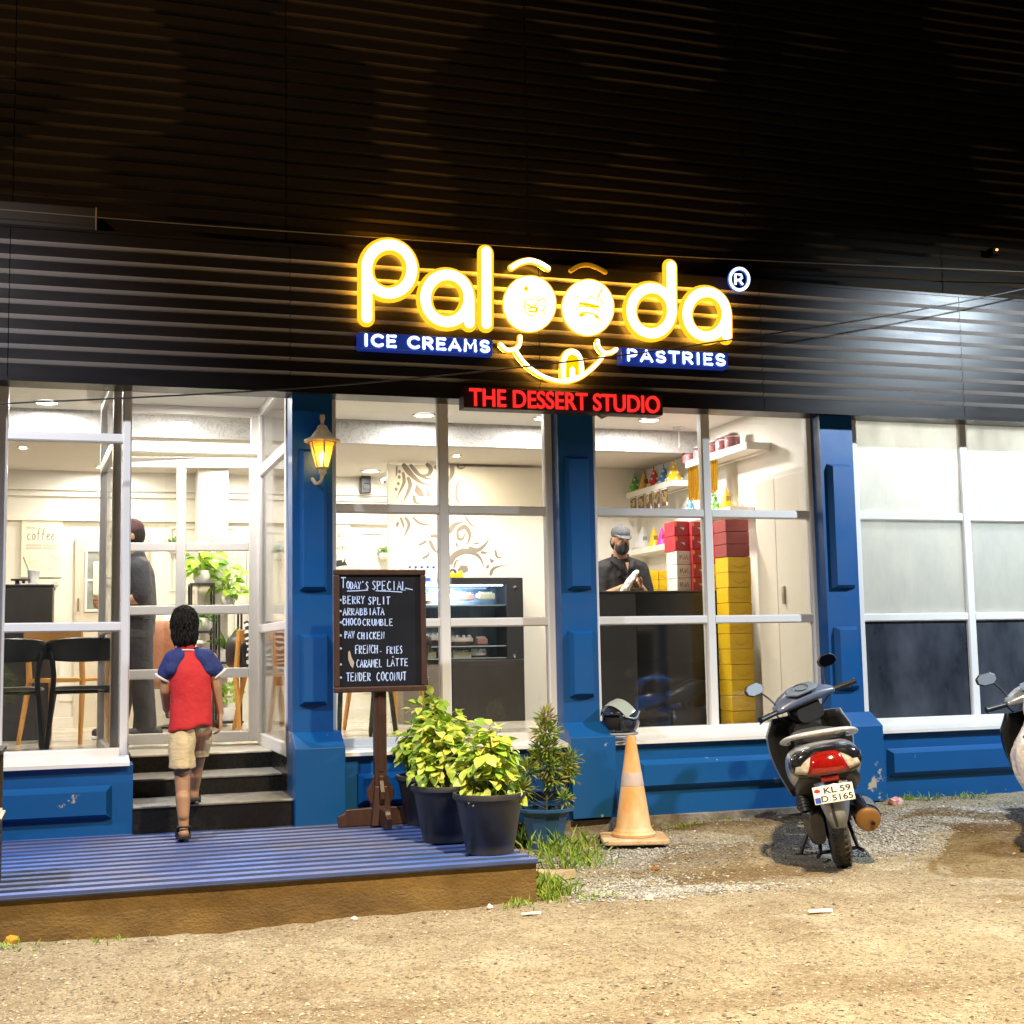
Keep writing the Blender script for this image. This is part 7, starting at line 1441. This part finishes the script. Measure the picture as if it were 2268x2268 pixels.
for s in (-1, 1): limb(q, [A(s*.165, .02, 1.235), A(s*.205, .0, 1.08), A(s*.212, -.01, 1.03)], [.080, .070, .064])
for k in range(14): a = R7.uniform(-.12, .12); z = R7.uniform(.85, 1.2); q.cap(A(a, -.10, z), A(a+R7.uniform(-.06, .06), -.098, z+R7.uniform(-.06, .06)), .010, .007, 8)
sh = q.build('shirt', DKSH, wk, world=True, remesh=.008, sm=4)
q = MB()
for s in (-1, 1): q.add([A(s*.075, .02, 1.345), A(s*.065, -.055, 1.335), A(s*.012, -.125, 1.245), A(s*.065, -.128, 1.225), A(s*.105, -.06, 1.300), A(s*.100, .02, 1.315)], [(0, 1, 4, 5), (1, 2, 3, 4)])
q.tube(sm_line([A(-.072, .02, 1.345), A(-.05, .075, 1.345), A(0, .09, 1.35), A(.05, .075, 1.345), A(.072, .02, 1.345)]), .014, 8, up=(0, 0, 1), flat=(1.8, .5)); o = q.build('collar', DKSH, sh, smooth=60); md = o.modifiers.new('s', 'SOLIDIFY'); md.thickness = .008
q = MB(); q.add([A(-.016, -.116, 1.29), A(.016, -.116, 1.29), A(.0, -.130, 1.225)], [(0, 1, 2)]); q.build('neck_opening', SKIN, sh)
q = MB(); limb(q, [A(-.09, .02, .82), A(-.095, .02, .45), A(-.095, .03, .07)], [.11, .085, .075]); limb(q, [A(.09, .02, .82), A(.095, .02, .45), A(.095, .03, .07)], [.11, .085, .075]); q.build('trousers', DKTR, wk, world=True, remesh=.012, sm=3)
q = MB()
for s in (-1, 1): q.cap(A(s*.095, .04, .045), A(s*.10, -.13, .035), .045, .034, 12)
q.build('shoes', BLKI, wk, world=True, smooth=60)
t = thing('cleaning_cloth', 'cream cloth held in the hands of the masked assistant', 'cloth', A(-.06, -.28, 1.0)); q = MB(); limb(q, [A(.0, -.285, 1.19), A(-.055, -.29, 1.125), A(-.085, -.285, 1.07)], [.036, .048, .045], .6, (0, 1, 0)); n = 12; 
for k in range(9): a = -.20+.022*k; q.cap(A(-.09+.3*(a+.1)*.4, -.285+.012*math.sin(k*2.1), 1.07), A(a, -.275+.018*math.sin(k*1.7), .93-.03*math.sin(k*.8)), .022, .019, 8)
q.build('folds', CLOTH, t, world=True, remesh=.006, sm=2)
# the dark clothed man in profile behind the entrance
my = 2.35; mx_ = X(299, my)
mn = thing('person', 'man in dark clothes and maroon cap half hidden by the left window frame', 'person', (mx_, my, FLOOR))
def B(x, y, z): return (mx_+x, my+y, FLOOR+z)
hc = V(B(-.035, 0, 1.505)); q = MB(); H_ = head(q, hc, .072, .092, .128, (-1, -.12, -.12))
limb(q, [B(.01, 0, 1.32), B(-.015, 0, 1.42)], [.06, .056]); limb(q, [B(.02, 0, .85), B(.02, 0, 1.1), B(.015, 0, 1.25)], [.12, .125, .11], 1.3, (1, 0, 0))
for s in (-1, 1): limb(q, [B(.015, s*.19, 1.27), B(.05, s*.22, 1.03), B(-.16, s*.17, 1.0)], [.058, .043, .030]); hand(q, B(-.165, s*.165, 1.0), (-1, 0, .1), (0, -s, 0), (0, 0, 1), .165, .6)
limb(q, [B(.02, -.09, .85), B(.04, -.10, .48), B(.09, -.10, .07)], [.09, .062, .047]); limb(q, [B(.02, .09, .85), B(-.06, .10, .48), B(-.12, .10, .07)], [.09, .062, .047])
q.build('body', SKIN, mn, world=True, remesh=.007, sm=3)
c, f, u_, r, M = H_
q = MB(); q.ell(c+u_*.012-f*.018, (.080, .094, .108), 20, 12, M); hb = q.build('hair', HAIRM, mn, world=True, remesh=.005, sm=2)
q = MB(); q.ell(c+u_*.052-f*.004, (.083, .104, .082), 22, 14, M); q.cap(c+u_*.05+f*.09, c+u_*.035+f*.16, .045, .040, 12, .15, u_); q.build('cap', mat('maroon_brown_cap', (.075, .030, .030), .8), mn, world=True, remesh=.006, sm=2)
q = MB(); limb(q, [B(.02, 0, .78), B(.03, 0, 1.0), B(.02, 0, 1.2), B(.015, 0, 1.25)], [.125, .130, .125, .11], 1.45, (1, 0, 0))
for s in (-1, 1): limb(q, [B(.015, s*.185, 1.25), B(.045, s*.215, 1.09), B(.04, s*.215, 1.05)], [.085, .075, .070])
limb(q, [B(.015, 0, 1.30), B(.01, 0, 1.345)], [.078, .070])
for k in range(12): z = R7.uniform(.80, 1.2); q.cap(B(R7.uniform(-.02, .10), -.19, z), B(R7.uniform(-.02, .12), -.195, z+R7.uniform(-.05, .05)), .010, .008, 8)
sh = q.build('shirt', mat('slate_work_shirt', (.024, .024, .031), .8, bump=.6, bs=14, bdist=.03, var=.3, vs=8, vcol=(.036, .035, .043)), mn, world=True, remesh=.009, sm=3)
q = MB(); R = random.Random(2)
for rr in range(7):
    for k in range(3): q.box(mx_-.105+k*.028, mx_-.088+k*.028, my-.2035, my-.200, FLOOR+1.13-rr*.03, FLOOR+1.145-rr*.03)
q.build('shirt_print', mat('faded_shirt_print', (.016, .015, .018), .8), sh)
q = MB(); limb(q, [B(.02, -.085, .85), B(.045, -.10, .48), B(.085, -.10, .10)], [.115, .090, .078]); limb(q, [B(.02, .085, .85), B(-.055, .10, .48), B(-.115, .10, .10)], [.115, .090, .078]); limb(q, [B(.02, -.06, .88), B(.02, .06, .88)], [.13, .13])
q.build('trousers', DKTR, mn, world=True, remesh=.010, sm=3)
for x, y in ((.10, -.10), (-.13, .10)):
    q = MB(); q.cap(B(x+.06, y, .05), B(x-.13, y, .045), .045, .036, 12); o = q.build('shoe', BLKI, mn, world=True, smooth=60); q = MB(); loft(q, [], 8) if False else q.box(mx_+x-.17, mx_+x+.105, my+y-.045, my+y+.045, FLOOR+.001, FLOOR+.026); q.build('shoe_sole', WPOT, o, bevel=.01)
# ------------------------------------------------------------------ gravel, grass, litter
PEB = leafmat('pebble_stone', [(.12, .10, .075), (.22, .18, .13), (.32, .27, .19), (.42, .36, .26), (.54, .48, .38), (.28, .25, .21)], .9, 0)
R5 = random.Random(21)
def rock(mb, c, r, R, fl=.7):
    a = [V((math.cos(k*2*PI/5+R.random()*.7)*r*R.uniform(.7, 1.25), math.sin(k*2*PI/5+R.random()*.7)*r*R.uniform(.7, 1.25), r*fl*R.uniform(-.3, .35))) for k in range(5)]
    t_, b_ = V((R.uniform(-.3, .3)*r, R.uniform(-.3, .3)*r, r*fl*R.uniform(.6, 1))), V((0, 0, -r*fl))
    mb.add([V(c)+p for p in a+[t_, b_]], [(k, (k+1) % 5, 5) for k in range(5)]+[((k+1) % 5, k, 6) for k in range(5)])
q = MB(); n = 0
while n < 15000:
    u, v = R5.uniform(-80, 2350), 1800+R5.random()**.8*560
    p = atZ(u, v, 0)
    if p.y > -.24 or (p.x < 2.05 and p.y > -2.05): continue
    far = (-p.y-.2)/4.5; rr = (.0032+.004*R5.random()**3+(.006 if R5.random() < .03 else 0))*(1.15 if p.y > -2.2 else 1)
    rock(q, (p.x, p.y, ground_h(p.x, p.y)+rr*.15), rr, R5); n += 1
o = q.build('gravel', PEB); tag(o, 'loose gravel and grit scattered over the yard', 'gravel', kind='stuff')
# grey chippings near the cone and the scooter
q = MB(); n = 0
while n < 6500:
    c = R5.choice(blobs_grey); x, y = c[0].x+R5.gauss(0, .55)*c[1], c[0].y+R5.gauss(0, .55)*c[2]
    if y > -.27 or (x < 2.06 and y > -2.05): continue
    rr = R5.uniform(.005, .0125); rock(q, (x, y, ground_h(x, y)+rr*.2), rr, R5); n += 1
CHIP = leafmat('grey_stone_chip', [(.15, .15, .15), (.25, .25, .245), (.34, .335, .32), (.46, .45, .42), (.20, .22, .225)], .85, 0)
tag(q.build('grey_chippings', CHIP), 'grey stone chippings around the cone and under the scooter', 'gravel', kind='stuff')
# grass tufts and weeds along the platform and the wall foot
GR = leafmat('grass_blade', [(.10, .22, .025), (.20, .36, .04), (.32, .48, .07), (.46, .46, .14)], .6, .2); q = MB()
def tuft(u, v, n, L_, sp):
    c = atZ(u, v, .0)
    for _ in range(n):
        x, y = c.x+R5.gauss(0, sp), c.y+R5.gauss(0, sp*.7)
        if y > -.27: y = -.27-R5.random()*.1
        if x < 2.055 and y > -2.04: x = 2.06+R5.random()*.08
        d = V((R5.gauss(0, .5), R5.gauss(0, .5), 1)); k = L_*R5.uniform(.5, 1.2); q.leaf((x, y, ground_h(x, y)-.003), d, V((R5.uniform(-1, 1), R5.uniform(-1, 1), .3)), k, .0075, R5.uniform(.1, .45), .2)
for a_ in ((1175, 1880, 60, .17, .05), (1250, 1900, 110, .15, .10), (1215, 1985, 150, .10, .07), (1280, 1920, 80, .12, .09), (1180, 1960, 40, .08, .05), (1340, 1990, 30, .04, .06), (1150, 2015, 30, .05, .05), (1940, 1800, 50, .06, .12), (2030, 1790, 40, .05, .10), (1560, 1850, 30, .04, .15), (1450, 1845, 20, .05, .1), (590, 2045, 36, .06, .025), (680, 2025, 20, .03, .05), (880, 2000, 14, .07, .015), (1020, 1998, 20, .05, .06), (1080, 2000, 30, .05, .06), (30, 2110, 30, .035, .06), (330, 2070, 24, .03, .06), (230, 2085, 24, .03, .06)): tuft(*a_)
tag(q.build('weeds', GR), 'grass and weeds along the platform edge and wall foot', 'grass', kind='stuff')
def flat(name, label, cat, u, v, w_, d, h, m, rz=0, tilt=0, poly=None, group=None):
    p = atZ(u, v, .0); z = ground_h(p.x, p.y); M = Matrix.Rotation(rad(rz), 4, 'Z') @ Matrix.Rotation(rad(tilt), 4, 'X'); q = MB()
    pl = poly or [(-1, -.8), (-.3, -1), (.8, -.9), (1, .2), (.7, 1), (-.5, .9), (-1, .3)]
    n = len(pl); vs = [M @ V((x*w_/2, y*d/2, h*.3*math.sin(i*2.3))) for i, (x, y) in enumerate(pl)]+[M @ V((x*w_/2*.95, y*d/2*.95, h+h*.3*math.sin(i*2.3))) for i, (x, y) in enumerate(pl)]
    q.add(vs, [list(range(n-1, -1, -1)), list(range(n, 2*n))]+[(i, (i+1) % n, n+(i+1) % n, n+i) for i in range(n)])
    o = q.build(name, m, bevel=min(.003, h*.2)); o.location = (p.x, p.y, z+.004); tag(o, label, cat, group); return o
SLAB = mat('pale_stone_slab', (.52, .42, .27), .85, var=.5, vs=12, bump=.3, bs=40); LITP = mat('white_litter_paper', (.72, .70, .66), .7); LITR = mat('red_packet', (.55, .05, .05), .4, var=.9, vs=18, vcol=(.75, .70, .66)); DRYL = mat('dry_brown_leaf', (.28, .12, .03), .7); STW = mat('white_stone', (.66, .62, .55), .9, bump=.3, bs=40)
flat('stone_slab', 'flat pale stone slab lying beside the platform corner', 'slab', 1225, 1948, .20, .17, .045, SLAB, 12, 0, [(-1, -1), (1, -.8), (.9, 1), (-.8, .9)])
flat('crisp_packet', 'crumpled red and white packet on the gravel right of the silver scooter', 'packet', 1985, 1829, .13, .07, .03, LITR, 25, 12)
flat('paper_scrap', 'white folded paper on the ground below the platform corner', 'paper', 1177, 2032, .10, .03, .008, LITP, 5)
flat('paper_scrap', 'white wrapper lying flat on the sand below the silver scooter', 'paper', 1818, 2023, .12, .05, .008, LITP, -5)
flat('paper_scrap', 'small white crumpled scrap left of the soil patch', 'paper', 1437, 1994, .05, .03, .02, LITP, 30)
flat('dry_leaf', 'brown dry leaf on the grey chippings below the traffic cone', 'leaf', 1450, 1926, .055, .04, .008, DRYL, 20, 15)
flat('dry_leaf', 'orange dry leaf at the bottom left by the platform foot', 'leaf', 24, 2096, .07, .045, .02, mat('orange_dry_leaf', (.55, .26, .02), .6), 50, 25)
for i, (u, v, s_, lab_) in enumerate(((323, 2062, .05, 'white pointed stone at the platform foot on the left'), (334, 2082, .04, 'grey stone just below the white pointed stone'), (448, 2040, .055, 'left stone of three leaning on the platform front'), (470, 2038, .05, 'middle stone of three leaning on the platform front'), (487, 2034, .05, 'right stone of three leaning on the platform front'), (620, 2034, .06, 'white flat stone right of the dry grass tuft'), (785, 2040, .04, 'small white stone below the middle of the platform'), (1085, 2018, .05, 'white stone near the platform corner'), (1815, 1836, .05, 'cream stone right of the red packet'))):
    p = atZ(min(u, 2200), v, 0); q = MB(); rock(q, (0, 0, 0), s_*.5, random.Random(i), .8); o = q.build('stone', STW if i != 1 else CONC, bevel=.004, seg=2); o.location = (p.x, p.y, ground_h(p.x, p.y)+s_*.18); tag(o, lab_, 'stone', 'pale stones along the platform')
p = atZ(1807+200, 1840, 0)
# flood lights on poles in the yard, outside the picture, with added visors shaped to shade the upper wall and pillars
HOUS = mat('grey_floodlight_metal', (.2, .2, .21), .5, .5)
for (x, y, z), zc, zd, sd, lab_ in ((FLOODS[0], 3.45, 2.0, 1, 'yard flood light with added light blocking visor on a pole left of the shop'), (FLOODS[1], 3.66, 2.1, -1, 'yard flood light with added light blocking visor on a pole right of the shop')):
    t = thing('yard_light', lab_, 'flood light', (x, y-.35, 0)); k_ = .35/(-.28-y); zv, zl = z+(zc-z)*k_, z+(zd-z)*k_
    if sd > 0: e0, e1 = x+.23, x+.46; poly = [(x-1.5, zv), (e0, zv), (e1, zl), (x+1.5, zl), (x+1.5, zv+.75), (x-1.5, zv+.75)]
    else: e0, e1 = x-.33, x-.50; poly = [(x-1.5, zl), (e1, zl), (e0, zv), (x+1.5, zv), (x+1.5, zv+.75), (x-1.5, zv+.75)]
    q = MB(); q.prism(poly, .01, Matrix.Translation((0, y+.35, 0))); q.box(x-1.5, x+1.5, y-.2, y+.349, zv+.74, zv+.75); q.build('visor', HOUS, t, world=True)  # unseen plate added to block the lamp, lower edge slanted to shape its light
    q = MB(); q.box(x-.2, x+.2, y-.24, y-.205, z-.15, z+.15); q.build('housing', HOUS, t, world=True); q = MB(); q.lathe([(.07, 0), (.05, z+.5)], 14, c=(x, y-.35, 0)); q.build('pole', HOUS, t, world=True)
